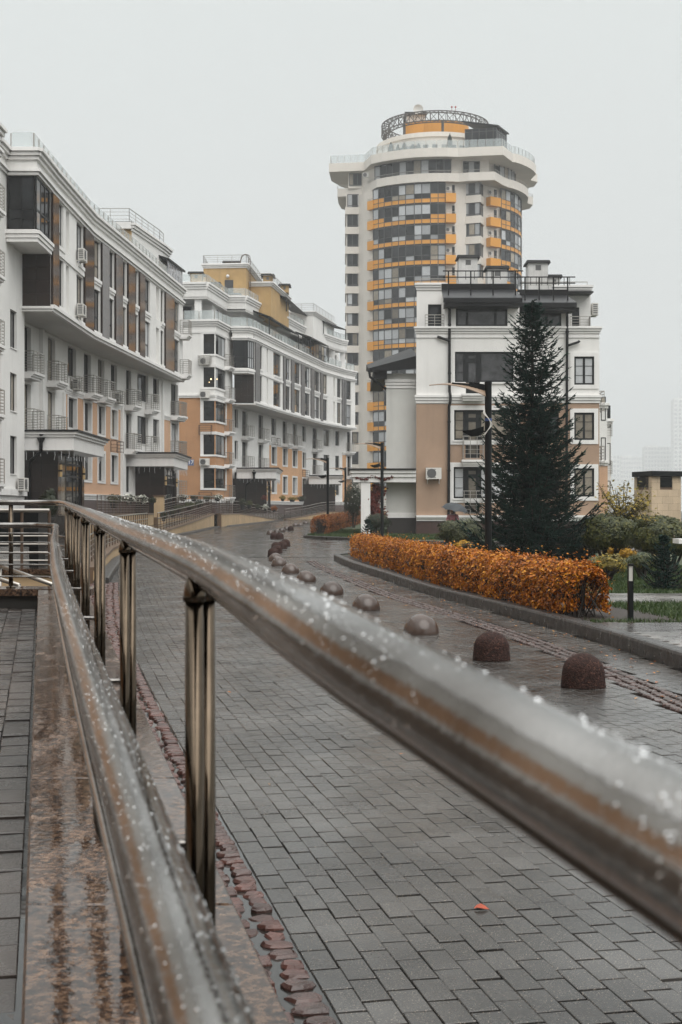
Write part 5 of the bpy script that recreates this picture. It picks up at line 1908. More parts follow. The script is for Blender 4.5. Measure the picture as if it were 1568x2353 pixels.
for s in (0, .55): bc.tube([(*[at(1040, 0, 196)[0] + s, 197], 60.0), (at(1040, 0, 196)[0] + s, 197, 60.45)], .03, 6); bc.lathe((at(1040, 0, 196)[0] + s, 197, 60.55), [(.02, -.12), (.13, -.1), (.14, .05), (.05, .14)], 10)
bc.build('beacon', rlamp, tw)
# glazed roof pavilion on the right and a smaller one behind
pvp = outline([(52, 190), (118, 205), (146, 150), (90, 130)])
m_ = MB(); m_.prism(ccw(pvp), 53.02, 56.0); pv = m_.build('roof_pavilion', M_glass2, tw)
m_ = MB()
hi = ccw(outline([(44, 196), (121, 212), (152, 148), (88, 122)]))
m_.add([(p[0], p[1], 56.02 + (.9 if i in (0, 3) else 0)) for i, p in enumerate(hi)] + [(p[0], p[1], 56.22 + (.9 if i in (0, 3) else 0)) for i, p in enumerate(hi)], [(3, 2, 1, 0), (4, 5, 6, 7), (0, 1, 5, 4), (1, 2, 6, 5), (2, 3, 7, 6), (3, 0, 4, 7)])
m_.build('pavilion_roof', M_roof, pv)
mm = MB()
for a, b in zip(ccw(pvp), ccw(pvp)[1:] + ccw(pvp)[:1]):
    W = Wall(a, b)
    for u in np.arange(0, W.len + .01, 1.0): W.box(mm, u - .05, u + .05, -.02, .04, 53.02, 56.0)
    W.box(mm, 0, W.len, -.02, .035, 55.5, 55.6)
mm.build('mullion', M_frame_grey, pv)
m_ = MB(); m_.box(*[at(1155, 0, 205)[0], at(1205, 0, 205)[0]], 205, 212, 53, 54.6); ro2 = m_.build('roof_hut', M_tan, tw)
m_ = MB(); m_.box(at(1150, 0, 205)[0], at(1212, 0, 205)[0], 204.5, 212.5, 54.6, 54.85); m_.build('hut_roof', M_roof, ro2)
# clipped conifers in tubs along the roof terrace
M_cypress = material('dark_conifer', (.012, .02, .012), .8, var=.3, vscale=9, bump=1, bscale=18)
for i, px_ in enumerate((899, 915, 930, 949, 962, 979, 1034)):
    y = 196.5 if px_ < 1000 else 193.5
    p = at(px_, 0, y)
    t = thing('potted_conifer', f'dark potted conifer on the tower roof terrace, {["first", "second", "third", "fourth", "fifth", "sixth", "seventh and thickest"][i]} from the left', 'plant', (p[0], y, 53.02), 'conifers on the tower roof terrace')
    m_ = MB(); m_.lathe((p[0], y, 53.02), [(.25, 0), (.32, .45), (.28, .46)], 12); m_.build('tub', M_tan, t)
    m_ = MB(); hh = random.uniform(1.3, 1.9) if i < 6 else 2.2
    m_.lathe((p[0], y, 53.45), [(.1, 0), (.36, .25), (.4, hh * .4), (.28, hh * .75), (.05, hh)], 9)
    o = m_.build('crown', M_cypress, t, False)
    for v in o.data.vertices: v.co += Vector((random.uniform(-.09, .09), random.uniform(-.09, .09), random.uniform(-.06, .06)))

# ------------------------------------------------------------------ towers lost in the fog
M_fog = material('fog_faded_block', (.7, .69, .67), .8, var=.05, vscale=.05)  # near-white colour paints in part of the fading by fog
M_fogw = material('fog_faded_window', (.42, .42, .43), .5)  # window grey lightened to paint in the same fog fading


def far_block(label, px0, px1, py_top, dist, floors, cols, wing=None, stripes=None):
    x0, x1 = at(px0, 0, dist)[0], at(px1, 0, dist)[0]
    zt = at(0, py_top, dist)[2]
    t = thing('tower_block', label, 'building', ((x0 + x1) / 2, dist, 0.9), 'tower blocks in the fog')
    m_ = MB(); m_.box(x0, x1, dist, dist + 18, .9, zt); m_.box(x0 + 2, x0 + (x1 - x0) * .5, dist + 3, dist + 12, zt, zt + 2.5)
    m_.build('wall', M_fog, t)
    W = Wall((x0, dist), (x1, dist))
    st = (zt - 2) / floors
    g = MB()
    for f_ in range(floors):
        for c in range(cols):
            u = W.len * (c + .5) / cols; wd = W.len / cols * .3
            W.box(g, u - wd, u + wd, -.1, .03, 2 + st * f_ + st * .35, 2 + st * f_ + st * .85)
    g.build('windows', M_fogw, t, kind='stuff')
    return t


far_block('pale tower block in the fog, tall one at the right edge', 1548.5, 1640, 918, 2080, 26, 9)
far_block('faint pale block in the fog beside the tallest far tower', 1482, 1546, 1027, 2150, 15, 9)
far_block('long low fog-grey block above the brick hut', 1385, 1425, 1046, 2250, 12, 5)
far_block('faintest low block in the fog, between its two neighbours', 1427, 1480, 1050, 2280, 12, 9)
# ------------------------------------------------------------------ tan and white house on the right
hr = thing('apartment_house', 'white and tan apartment house behind the spruce, seen square on', 'building', (8.5, 73, gz(73) + .1))
Y1, Y2 = 72.0, 73.2
k1, k2 = Y1 / FPX, Y2 / FPX
X = lambda px, y=Y1: (px - CX) / FPX * y
Z = lambda py, y=Y1: EYE + (CY - py) / FPX * y
RA, RB = Wall((X(957), Y1), (X(1195), Y1)), Wall((X(1195, Y2), Y2), (X(1378, Y2), Y2))
ZTAN, ZC = Z(928), Z(750)
ua = lambda px: RA.u_at(px)
ub = lambda px: RB.u_at(px)
zB = lambda py: Z(py, Y2)
# openings of the left half: [window with door] on three floors
ha = [(ua(1043), ua(1183), Z(1145), Z(1073)), (ua(1044), ua(1183), Z(1011), Z(942)), (ua(1046), ua(1181), Z(878), Z(808))]
doors = [(ua(1069), ua(1103), Z(1180), Z(1145)), (ua(1070), ua(1103), Z(1052), Z(1011)), (ua(1071), ua(1103), Z(905), Z(878))]
tan, wht, tr = MB(), MB(), MB()
RA.panel(tan, 0, RA.len, Z(1187), ZTAN, 0, ha[:2] + doors[:2], .16)
RA.panel(wht, 0, RA.len, ZTAN, ZC, 0, [ha[2], doors[2]], .16)
hb = [(ub(1320), ub(1366), zB(y0), zB(y1)) for y0, y1 in ((1141, 1076), (1011, 948), (884, 819))]
hb2 = [(ub(1215), ub(1285), zB(y0), zB(y1)) for y0, y1 in ((1141, 1076), (1011, 948))]
RB.panel(tan, 0, RB.len, zB(1190), zB(925), 0, hb[:2] + hb2, .16)
RB.panel(wht, 0, RB.len, zB(925), zB(757), 0, hb[2:], .16)
# side faces
for (m_, za, zb_) in ((tan, Z(1187), ZTAN), (wht, ZTAN, ZC)):
    m_.quad((X(957) + 2.4, Y1 + 14, za), (X(957), Y1, za), (X(957), Y1, zb_), (X(957) + 2.4, Y1 + 14, zb_))
    m_.quad((X(1378, Y2), Y2, za), (X(1378, Y2), Y2 + 13, za), (X(1378, Y2), Y2 + 13, zb_), (X(1378, Y2), Y2, zb_))
    m_.quad((X(1195), Y1, za), (X(1195), Y2, za), (X(1195), Y2, zb_), (X(1195), Y1, zb_))
# window sets
for i, (a, b, c, d) in enumerate(ha):
    g = [M_curtain, M_curtain, M_glass3][i]
    window(RA, hr, a, ua(1069), c, d, -.1, cols=1, fw=.09, sill=False, gmat=[M_blind, M_curtain, M_glass3][i], grid=True)
    dz = doors[i][2]
    window(RA, hr, ua(1069), ua(1103), dz, d, -.1, cols=1, rows=(.8, 1.0), fw=.2, sill=False, gmat=g, name='balcony_door')
    window(RA, hr, ua(1103), b, c, d, -.1, cols=1, rows=(1.0,), fw=.1, sill=False, gmat=[M_blind, M_curtain, M_glass3][i])
    if i < 2:
        surround(RA, tr, a, b, c, d, .24, .05)
    RA.box(tr, a - .05, ua(1069), 0, .1, c - .09, c - .002); RA.box(tr, ua(1103), b + .05, 0, .1, c - .09, c - .002)
    if i > 0:
        zb_ = Z(1057) if i == 1 else Z(906)
        s = MB()
        for t_, o_ in ((0, .62), (.13, .54), (.25, .46)):
            RA.box(s, ua(1060) + t_ * .3, ua(1112) - t_ * .3, 0, o_, zb_ - .12 - t_, zb_ - t_)
        bo = s.build('balcony', M_trim, hr)
        if i == 1: bar_railing(RA, bo, ua(1064), ua(1110), .02, .52, zb_, 1.25, M_rail, 6, 4)
bar_railing(RA, hr, ua(1066), ua(1108), .02, .3, Z(1182), 1.25, M_rail, 7, 4)
for h in hb:
    window(RB, hr, *h, -.05, cols=2, fw=.1, sill=False, gmat=random.choice([M_curtain, M_blind, M_glass2]), grid=True)
    surround(RB, tr, *h, .22, .05)
    cw = MB(); cw.box(X(1378, Y2) - .0, X(1378, Y2) + .02, Y2 + .1, Y2 + 1.3, h[2], h[3]); cw.build('side_window', M_glass, hr)
for h in hb2:
    window(RB, hr, *h, -.05, cols=2, fw=.1, sill=False, gmat=M_glass2)
# cornices
for W, f_ in ((RA, Z), (RB, zB)):
    moulding(W, tr, 0, W.len, f_(926), f_(907), .002, 3, .16)
    W.box(tr, 0, W.len, 0, .06, f_(776), f_(770))
    moulding(W, tr, 0, W.len, f_(766), f_(750), .002, 3, .22)
    W.box(tr, 0, W.len, 0, .12, f_(1193), f_(1189)); W.box(tr, 0, W.len, 0, .2, f_(1189), f_(1184)); W.box(tr, 0, W.len, 0, .07, f_(1197), f_(1193))
pl = MB(); RA.box(pl, 0, RA.len, -1.5, .0, .2, Z(1186)); RB.box(pl, 0, RB.len, -12, .0, .2, zB(1189)); pl.build('plinth', M_plinth, hr)
# top storey: set-back ends, forward centre under dark eaves
T1, T2 = Wall((X(1022), Y1 - .03), (X(1194), Y1 - .03)), Wall((X(1196, Y2), Y2 - .03), (X(1302, Y2), Y2 - .03))
h4 = (T1.u_at(1048), T1.u_at(1167), Z(750), Z(706)); h5 = (T2.u_at(1207), T2.u_at(1291), zB(760), zB(718))
T1.panel(wht, 0, T1.len, Z(752), Z(672), 0, [h4], .14); T2.panel(wht, 0, T2.len, zB(761), zB(682), 0, [h5], .14)
window(T1, hr, *h4, -.1, cols=(.22, .77), fw=.11, sill=True, gmat=M_glass3); window(T2, hr, *h5, -.1, cols=(.6,), fw=.11, sill=True, gmat=M_glass3)
wht.quad((X(1022), Y1 - .03, Z(752)), (X(1022), Y1 + 1.6, Z(752)), (X(1022), Y1 + 1.6, Z(664)), (X(1022), Y1 - .03, Z(672)))
wht.quad((X(1302, Y2), Y2 + 1.6, zB(761)), (X(1302, Y2), Y2, zB(761)), (X(1302, Y2), Y2, zB(682)), (X(1302, Y2), Y2 + 1.6, zB(682)))
S1, S2 = Wall((X(958, 73.4), 73.4), (X(1024, 73.4), 73.4)), Wall((X(1298, 74.6), 74.6), (X(1358, 74.6), 74.6))
za, zb_ = Z(750, 73.4), Z(650, 73.4)
hs = (S1.u_at(984), S1.u_at(1015), za, Z(699, 73.4)); S1.panel(wht, 0, S1.len, za - .2, zb_, 0, [hs], .12)
window(S1, hr, *hs, -.08, cols=1, fw=.12, sill=False, gmat=M_glass2)
hs2 = (S2.u_at(1315), S2.u_at(1332), zB(760), Z(706, 74.6)); S2.panel(wht, 0, S2.len, zB(762), Z(655, 74.6), 0, [hs2], .12)
window(S2, hr, *hs2, -.08, cols=1, fw=.1, sill=False, gmat=M_glass)
wht.quad((X(958, 73.4) + 2.3, 86, za - .2), (X(958, 73.4), 73.4, za - .2), (X(958, 73.4), 73.4, zb_), (X(958, 73.4) + 2.3, 86, zb_))
wht.quad((X(1358, 74.6), 74.6, zB(762)), (X(1358, 74.6), 86, zB(762)), (X(1358, 74.6), 86, Z(655, 74.6)), (X(1358, 74.6), 74.6, Z(655, 74.6)))
moulding(S1, tr, 0, S1.len, zb_ - .38, zb_, .002, 3, .2); moulding(S2, tr, -.6, S2.len, Z(655, 74.6) - .4, Z(655, 74.6), .002, 3, .2)
tan.build('painted_wall', M_tan, hr); wht.build('wall', M_white, hr); tr.build('moulding', M_trim, hr)
pipe_rail(hr, [(X(978), 72.2), (X(1022), 72.2)], ZC + .03, .62, .5, 4, name='terrace_railing'); pipe_rail(hr, [(X(1312, Y2), 73.4), (X(1358, Y2), 73.4), (X(1366, Y2), 75)], zB(752), .62, .5, 4, name='terrace_railing')
slab('terrace', M_roof, [(X(957) + .02, Y1 + .02), (X(1195), Y1 + .02), (X(1195), Y2 + .02), (X(1378, Y2) - .02, Y2 + .02), (X(1378, Y2) - .02, 86), (X(957) + 2.45, 86)], ZC - .12, ZC - .02, hr)
slab('roof', M_roof, [(X(958, 73.4) + .05, 73.5), (X(1358, 74.6) - .05, 73.5), (X(1358, 74.6) - .05, 86), (X(958, 73.4) + 2.4, 86)], zb_ - .5, zb_ - .42, hr)


def eave(x0, x1, y, z, x0b, x1b, zb_, yb):
    m_ = MB()
    m_.hexa([(x0, y, z), (x1, y, z), (x1b, yb, zb_), (x0b, yb, zb_), (x0, y, z + .1), (x1, y, z + .1), (x1b, yb, zb_ + .1), (x0b, yb, zb_ + .1)])
    o = m_.build('eave_roof', M_roof_grey, hr)
    m_ = MB(); m_.box(x0, x1, y - .04, y + .04, z - .16, z + .06); m_.box(x0 + .1, x1 - .1, y + .042, yb, z - .34, z - .02); m_.build('gutter', M_roof, o)
    m_ = MB(); m_.box(x0b, x1b, yb, yb + .1, zb_ + .1, zb_ + .42); m_.build('snow_guard', M_roof, o)
    rm = MB()
    for px_ in np.linspace(x0b + .3, x1b - .1, 4): rm.bar((px_, y + .35, z + .1), (px_, y + .35, zb_ + .95), .07)
    for q in (.62, .95): rm.bar((x0b, y + .3, zb_ + q), (x1b + .3, y + .3, zb_ + q), .055)
    for px_ in np.linspace(x0b + .3, x1b, 9): rm.bar((px_, y + .3, zb_ + .5), (px_, y + .3, zb_ + .95), .03)
    rm.build('roof_railing', M_roof, o)


eave(X(1016), X(1195.5), Y1 - .95, Z(688, Y1 - .95), X(1016), X(1186), Z(671, 72.4), 72.2)
eave(X(1197), X(1327), Y1 + .15, Z(699, Y1 + .15), X(1197), X(1313), Z(684, 73.5), 73.3)
pipe_rail(hr, [(X(966, 76), 76), (X(1050, 76), 76)], Z(652, 76), .28, 1.6, 2); pipe_rail(hr, [(X(1200, 76), 76), (X(1350, 76), 76)], Z(662, 76), .35, 1.6, 2)
M_stack = material('weathered_render', (.66, .65, .63), .85, var=.10, vscale=2, streak=.35)
for (a, b, t, bt, y, d) in ((1055, 1098, 592, 655, 79, 1.1), (1121, 1166, 617, 655, 77, 1.2), (1215, 1260, 604, 662, 78, 1.2), (1262, 1288, 637, 660, 80, 1.0)):
    vent_stack(hr, X(a, y), X(b, y), y, y + d, Z(bt + 20, y), Z(t, y), M_stack, over=.14)


def downpipe(pts, r=.075):
    m_ = MB(); m_.tube(pts, r, 10)
    for p, q in zip(pts[:-1], pts[1:]):
        L = (Vector(q) - Vector(p)).length
        if L > 2:
            for t in np.arange(.8, L, 2.6):
                c = Vector(p).lerp(Vector(q), t / L); m_.lathe((c.x, c.y, c.z), [(r * 1.25, -.04), (r * 1.25, .04)], 10)
    return m_.build('downpipe', M_roof, hr, False)


downpipe([(X(1021), 71.2, Z(690)), (X(1026), 71.5, Z(700)), (X(1033), 71.86, Z(712)), (X(1033), 71.86, Z(900)), (X(1034.5), 71.7, Z(910)), (X(1034.5), 71.7, Z(922)), (X(1032), 71.86, Z(935)), (X(1031), 71.86, Z(1195))])
downpipe([(X(1005), 71.86, Z(774)), (X(1033), 71.84, Z(784))], .07)
downpipe([(X(1318), 72.3, Z(700)), (X(1310), 72.9, Z(715)), (X(1303, Y2), 73.04, zB(730)), (X(1301, Y2), 73.04, zB(1190))])
downpipe([(X(1303, Y2), 73.02, zB(795)), (X(1328, Y2), 73.02, zB(787)), (X(1331, Y2), 73.02, zB(784))], .07)
ac_unit(RA, hr, ua(996), Z(1101), 0, .82, .6, .3)
ac_unit(Wall((X(1358, 74.6), 74.6), (X(1358, 74.6), 80)), hr, .5, Z(722, 74.6), 0, .8, .65)
for zq in (4.6, 7.6):
    bar_railing(Wall((X(1378, Y2), Y2 + .2), (X(1378, Y2), Y2 + 4)), hr, .1, 2.2, 0, .32, zq - .6, 1.1, M_rail, 7, 3)
# low side wing with a dark mono-pitch roof
SW = Wall((X(888, 72.8), 72.8), (X(962, 72.8), 72.8))
wz0, wz1 = Z(1190, 72.8), Z(858, 72.8)
m_ = MB(); SW.panel(m_, 0, SW.len, wz0, wz1, 0); m_.quad((X(888, 72.8) + 1.8, 82, wz0), (X(888, 72.8), 72.8, wz0), (X(888, 72.8), 72.8, wz1), (X(888, 72.8) + 1.8, 82, wz1)); m_.build('wing_wall', material('pale_grey_render', (.60, .595, .565), .85, var=.05, vscale=.7, streak=.2, bump=.15, bscale=35), hr)
m_ = MB(); moulding(SW, m_, 0, SW.len, Z(892, 72.8), Z(871, 72.8), .002, 3, .14, True); SW.box(m_, 0, SW.len, 0, .05, Z(1190, 72.8), Z(1178, 72.8)); m_.build('moulding', M_trim, hr)
m_ = MB(); SW.box(m_, .1, SW.len, -2, -.02, .3, wz0); m_.build('plinth', material('near_black_plinth', (.03, .024, .022), .5), hr)
m_ = MB()
a, b = (X(848, 72.15), 72.15), (X(962, 72.15), 72.15)
m_.hexa([(a[0], 72.15, Z(856, 72.15)), (b[0], 72.15, Z(846, 72.15)), (b[0], 80, Z(838, 80)), (a[0], 80, Z(852, 80)), (a[0], 72.15, Z(846, 72.15)), (b[0], 72.15, Z(816, 72.15)), (b[0], 80, Z(800, 80)), (a[0], 80, Z(838, 80))])
wr = m_.build('wing_roof', M_roof, hr)
m_ = MB(); m_.box(X(858, 72.8), X(889, 72.8), 72.3, 80, Z(872, 72.8), Z(852, 72.8)); m_.build('eave_box', M_roof, wr)
m_ = MB(); m_.tube([(X(848, 72.1), 72.1, Z(848, 72.1)), (X(851, 72.1), 72.1, Z(866, 72.1)), (X(887, 72.6), 72.6, Z(893, 72.6))], .07, 8); m_.build('downpipe', M_roof, wr)
# recessed block behind on the right
bx0, bx1 = X(1362, 96), X(1396, 96)
m_ = MB(); m_.box(bx0, bx1, 96, 112, 0.4, Z(935, 96)); m_.box(bx0, X(1405, 104), 104, 112, .4, Z(970, 104)); rb = m_.build('rear_block', M_white, hr)
m_ = MB(); m_.box(bx0, bx1 + .03, 95.97, 112, .6, Z(1070, 96)); m_.build('painted_band', M_peach, rb)
m_ = MB(); W = Wall((bx0, 96), (bx1, 96)); moulding(W, m_, 0, W.len, Z(935, 96) - .1, Z(935, 96) + .3, .002, 2, .2); m_.build('moulding', M_trim, rb); m_ = MB(); W2 = Wall((bx1, 104), (X(1405, 104), 104)); moulding(W2, m_, 0, W2.len, Z(975, 104), Z(962, 104), .002, 2, .3)
m_.build('moulding', M_trim, rb); m_ = MB(); moulding(W, m_, 0, W.len, Z(1070, 96), Z(1058, 96), .002, 2, .2); m_.build('moulding', M_trim, rb)
for zq in (2.2, 5.1, 8.0):
    W3 = Wall((bx1, 104), (X(1405, 104), 104)); window(W3, rb, .05, W3.len - .05, zq, zq + 1.7, .02, cols=1, sill=False); bar_railing(W3, rb, 0, W3.len, 0, .4, zq - .7, 1.0, M_rail, 6, 3)
    window(W, rb, W.len - .45, W.len - .1, zq, zq + 1.7, .02, cols=1, sill=False)

# ------------------------------------------------------------------ pergola beam on a white column, with red creeper
pg = thing('pergola', 'white pergola beam on a square column beside the lawn, hung with red creeper', 'pergola', (X(840, 71.8), 71.8, gz(72) + .1))
m_ = MB()
PB = Wall((X(812, 71.8), 71.8), (X(956, 71.8), 71.8))
PB.box(m_, .0, PB.len, -2.2, 0, Z(1108, 71.8), Z(1096, 71.8)); PB.box(m_, -.08, PB.len, -2.28, .08, Z(1096, 71.8), Z(1087, 71.8)); PB.box(m_, -.16, PB.len, -2.36, .16, Z(1087, 71.8), Z(1080, 71.8))
m_.build('beam', M_trim, pg)
m_ = MB(); PB.box(m_, -.24, PB.len, -2.4, .24, Z(1080, 71.8), Z(1076.5, 71.8)); m_.build('beam_cap', M_roof, pg)
m_ = MB(); m_.box(X(830, 71.8), X(851.5, 71.8), 71.85, 72.4, gz(72), Z(1108, 71.8)); m_.build('column', M_trim, pg)
# ------------------------------------------------------------------ foliage helpers
def leaf_mat(name, a, b, c=None, rough=0.45, trans=0.25, spec=0.35):
    m = bpy.data.materials.new(name)
    m.use_nodes = True
    n, l = m.node_tree.nodes, m.node_tree.links
    p = n['Principled BSDF']
    p.inputs['Roughness'].default_value = rough
    p.inputs['Specular IOR Level'].default_value = spec
    at_ = n.new('ShaderNodeAttribute'); at_.attribute_name = 'rnd'
    r_ = n.new('ShaderNodeValToRGB')
    r_.color_ramp.elements[0].color = (*a, 1); r_.color_ramp.elements[1].color = (*b, 1)
    if c:
        e_ = r_.color_ramp.elements.new(.5); e_.color = (*c, 1)
    l.new(at_.outputs['Fac'], r_.inputs[0]); l.new(r_.outputs[0], p.inputs['Base Color'])
    t = n.new('ShaderNodeBsdfTranslucent'); l.new(r_.outputs[0], t.inputs['Color'])
    mx = n.new('ShaderNodeMixShader'); mx.inputs[0].default_value = trans
    l.new(p.outputs[0], mx.inputs[1]); l.new(t.outputs[0], mx.inputs[2])
    l.new(mx.outputs[0], n['Material Output'].inputs[0])
    return m


def leaf_cloud(name, pts, nrm, size, mat, parent, seed=0, aspect=.55, rnd=None, flat=.5, kind='stuff'):
    """one pointed, slightly folded leaf for each point; nrm gives the way it tends to face"""
    rg = np.random.default_rng(seed)
    N = len(pts)
    d = nrm + rg.normal(0, flat, (N, 3)); d /= np.linalg.norm(d, axis=1, keepdims=True) + 1e-9
    t = rg.normal(0, 1, (N, 3)); t -= d * (t * d).sum(1, keepdims=True); t /= np.linalg.norm(t, axis=1, keepdims=True) + 1e-9
    s = np.cross(d, t)
    L = (size * rg.uniform(.65, 1.3, N))[:, None]
    w = L * aspect * .5
    P = np.asarray(pts)
    V = np.stack([P - t * L * .5, P + s * w + d * L * .08, P + t * L * .5, P - s * w + d * L * .08], axis=1).reshape(-1, 3)
    F = np.arange(N * 4).reshape(N, 4)
    F = np.concatenate([F[:, [0, 1, 2]], F[:, [0, 2, 3]]], axis=0)
    o = np_mesh(name, V, F, mat, parent, kind)
    a = o.data.attributes.new('rnd', 'FLOAT', 'POINT')
    q = rg.random(N) if rnd is None else np.clip(rnd, 0, 1)
    a.data.foreach_set('value', np.repeat(q, 4).astype(np.float32))
    return o


def noise3(p, s, seed=0):
    """cheap smooth lumpiness"""
    rg = np.random.default_rng(seed)
    out = np.zeros(len(p))
    for k in range(5):
        w = rg.normal(0, 1, 3) * s * (1 + k * .6)
        out += np.sin(p @ w + rg.uniform(0, 6.28)) / (1 + k * .5)
    return out / 2.6


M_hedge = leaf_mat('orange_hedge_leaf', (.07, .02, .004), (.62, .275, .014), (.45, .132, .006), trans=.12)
M_hedge2 = leaf_mat('russet_hedge_leaf', (.10, .03, .008), (.40, .16, .02), (.30, .085, .012), trans=.2)
M_twig = material('dark_twig', (.02, .014, .01), .8)
M_bark = material('grey_brown_bark', (.035, .027, .021), .85, var=.25, vscale=14, bump=.5, bscale=40)
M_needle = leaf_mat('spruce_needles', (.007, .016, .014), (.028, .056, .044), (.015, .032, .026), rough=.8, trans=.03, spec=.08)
M_shrub = leaf_mat('olive_shrub_leaf', (.022, .032, .010), (.15, .14, .035), (.068, .076, .022), trans=.15)
M_shrub_g = leaf_mat('grey_green_leaf', (.03, .038, .018), (.13, .135, .06), (.07, .078, .036), trans=.15)
M_yel = leaf_mat('yellow_shrub_leaf', (.20, .12, .01), (.62, .36, .02), (.48, .25, .012), trans=.2)
M_ylg = leaf_mat('yellowing_leaf', (.10, .085, .015), (.38, .27, .04), (.22, .17, .03), trans=.25)
M_red = leaf_mat('red_creeper_leaf', (.05, .008, .008), (.22, .04, .02), (.12, .018, .012), trans=.15)
M_grass = leaf_mat('grass_blade', (.024, .050, .013), (.09, .115, .032), (.046, .078, .022), rough=.4, trans=.2)
M_darkleaf = leaf_mat('dark_green_leaf', (.012, .02, .01), (.055, .065, .03), (.03, .04, .018), trans=.12)


def hedge_run(name, label, path, width, height, mat, n, seed, leaf=.055, group='orange hedges'):
    """clipped hedge along a plan polyline; path = middle line"""
    rg = np.random.default_rng(seed)
    P = np.array(path, float)
    seg = np.hypot(*np.diff(P, axis=0).T); cum = np.concatenate([[0], np.cumsum(seg)])
    root = thing(name, label, 'hedge', (*P[0], gz(P[0][1]) + BED), group)
    # denser towards the near end, where single leaves show
    yn = P[:, 1].min()
    s = rg.random(n * 3) * cum[-1]
    yy = np.interp(s, cum, P[:, 1])
    s = s[rg.random(n * 3) < np.clip((yn / yy) ** 1.6, .12, 1)][:n]
    n = len(s)
    x, y = np.interp(s, cum, P[:, 0]), np.interp(s, cum, P[:, 1])
    tx = np.interp(s + .2, cum, P[:, 0]) - np.interp(s - .2, cum, P[:, 0]); ty = np.interp(s + .2, cum, P[:, 1]) - np.interp(s - .2, cum, P[:, 1])
    tl = np.hypot(tx, ty) + 1e-9; tx, ty = tx / tl, ty / tl
    # point on a rounded box section, pulled a little inwards
    th = rg.uniform(-.5, math.pi + .5, n)
    q = 2.8
    cx_ = np.sign(np.cos(th)) * np.abs(np.cos(th)) ** (2 / q); cz_ = np.sign(np.sin(th)) * np.abs(np.sin(th)) ** (2 / q)
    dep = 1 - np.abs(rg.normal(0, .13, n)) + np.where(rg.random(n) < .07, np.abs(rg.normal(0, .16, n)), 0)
    lump = 1 + .13 * noise3(np.stack([x, y, th * .4], 1), 2.2, seed) + .11 * noise3(np.stack([x, y, th], 1), 9, seed + 1)
    end = np.clip(np.minimum(s, cum[-1] - s) / .45, 0, 1) ** .5
    hw = width / 2 * cx_ * dep * lump * (.45 + .55 * end)
    hz = height * .42 + height * .58 * cz_ * dep * lump * (.75 + .25 * end)
    pts = np.stack([x - ty * hw, y + tx * hw, np.array([gz(v) for v in y]) + BED + hz], 1)
    nr = np.stack([-ty * cx_, tx * cx_, cz_ + .25], 1)
    rv = np.clip(.5 + .22 * noise3(pts, 1.1, seed + 5) + rg.normal(0, .26, n) - (1 - dep) * .9, 0, 1)  # deeper leaves get darker colours, painting shade into the gaps
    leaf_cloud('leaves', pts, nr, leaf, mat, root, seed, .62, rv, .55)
    st = MB()
    k = int(cum[-1] * 7)
    for i in range(k):
        ss = rg.random() * cum[-1]
        bx, by = np.interp(ss, cum, P[:, 0]), np.interp(ss, cum, P[:, 1])
        for j in range(3):
            ax, ay = bx + rg.normal(0, width * .22), by + rg.normal(0, width * .22)
            g = gz(by) + BED
            st.tube([(bx + rg.normal(0, .12), by + rg.normal(0, .12), g), ((bx + ax) / 2, (by + ay) / 2, g + height * .45), (ax, ay, g + height * rg.uniform(.75, .95))], [.011, .008, .004], 4, False)
    st.build('stems', M_twig, root, kind='stuff')
    return root


hp = [(float(XKERB(y)) + 0.52 + .012 * (y - 17.5), y) for y in np.arange(18.4, 44, .8)]
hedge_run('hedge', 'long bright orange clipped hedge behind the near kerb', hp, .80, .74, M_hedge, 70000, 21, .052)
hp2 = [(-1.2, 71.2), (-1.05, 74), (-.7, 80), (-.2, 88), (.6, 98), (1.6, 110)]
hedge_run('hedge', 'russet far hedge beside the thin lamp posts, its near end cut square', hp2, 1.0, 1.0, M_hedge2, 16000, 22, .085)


def ellipsoid_shrub(name, label, c, rad, n, mat, leaf, seed, base, stems=9, flat_top=True, cat='shrub', group=None, lum=.2):
    """clipped cushion of fine leaves on bare forking stems"""
    rg = np.random.default_rng(seed)
    root = thing(name, label, cat, (c[0], c[1], base), group)
    v = rg.normal(0, 1, (n, 3)); v /= np.linalg.norm(v, axis=1, keepdims=True)
    e = 2.6
    v = np.sign(v) * np.abs(v) ** (2 / e) if flat_top else v
    rr = (1 - .9 * np.abs(rg.normal(0, .15, n)) + .05 * rg.normal(0, 1, n)) * (1 + lum * noise3(v, 3.2, seed) + lum * .6 * noise3(v, 8, seed + 1))
    pts = v * rr[:, None] * np.array(rad) + np.array(c)
    rv = np.clip(.40 + .15 * noise3(v, 5, seed + 2) + rg.normal(0, .24, n), 0, 1)
    leaf_cloud('leaves', pts, v * [1, 1, .8] + [0, 0, .3], leaf, mat, root, seed, .55, rv, .7)
    st = MB()
    for i in range(stems):
        a = rg.uniform(0, 6.28)
        f = rg.uniform(.25, .85)
        top = (c[0] + rad[0] * f * math.cos(a), c[1] + rad[1] * f * math.sin(a), c[2] + rad[2] * rg.uniform(-.5, .3))
        bx = (c[0] + rad[0] * .14 * math.cos(a), c[1] + rad[1] * .14 * math.sin(a), base)
        mid = (bx[0] * .55 + top[0] * .45, bx[1] * .55 + top[1] * .45, base + (top[2] - base) * .55)
        st.tube(smooth_pts([bx, mid, top], 3), [.04, .036, .032, .028, .022, .018, .012], 5, False)
        st.tube([mid, (mid[0] + rg.normal(0, .15), mid[1] + rg.normal(0, .15), top[2])], [.02, .008], 4, False)
    st.build('stems', M_bark, root)
    return root


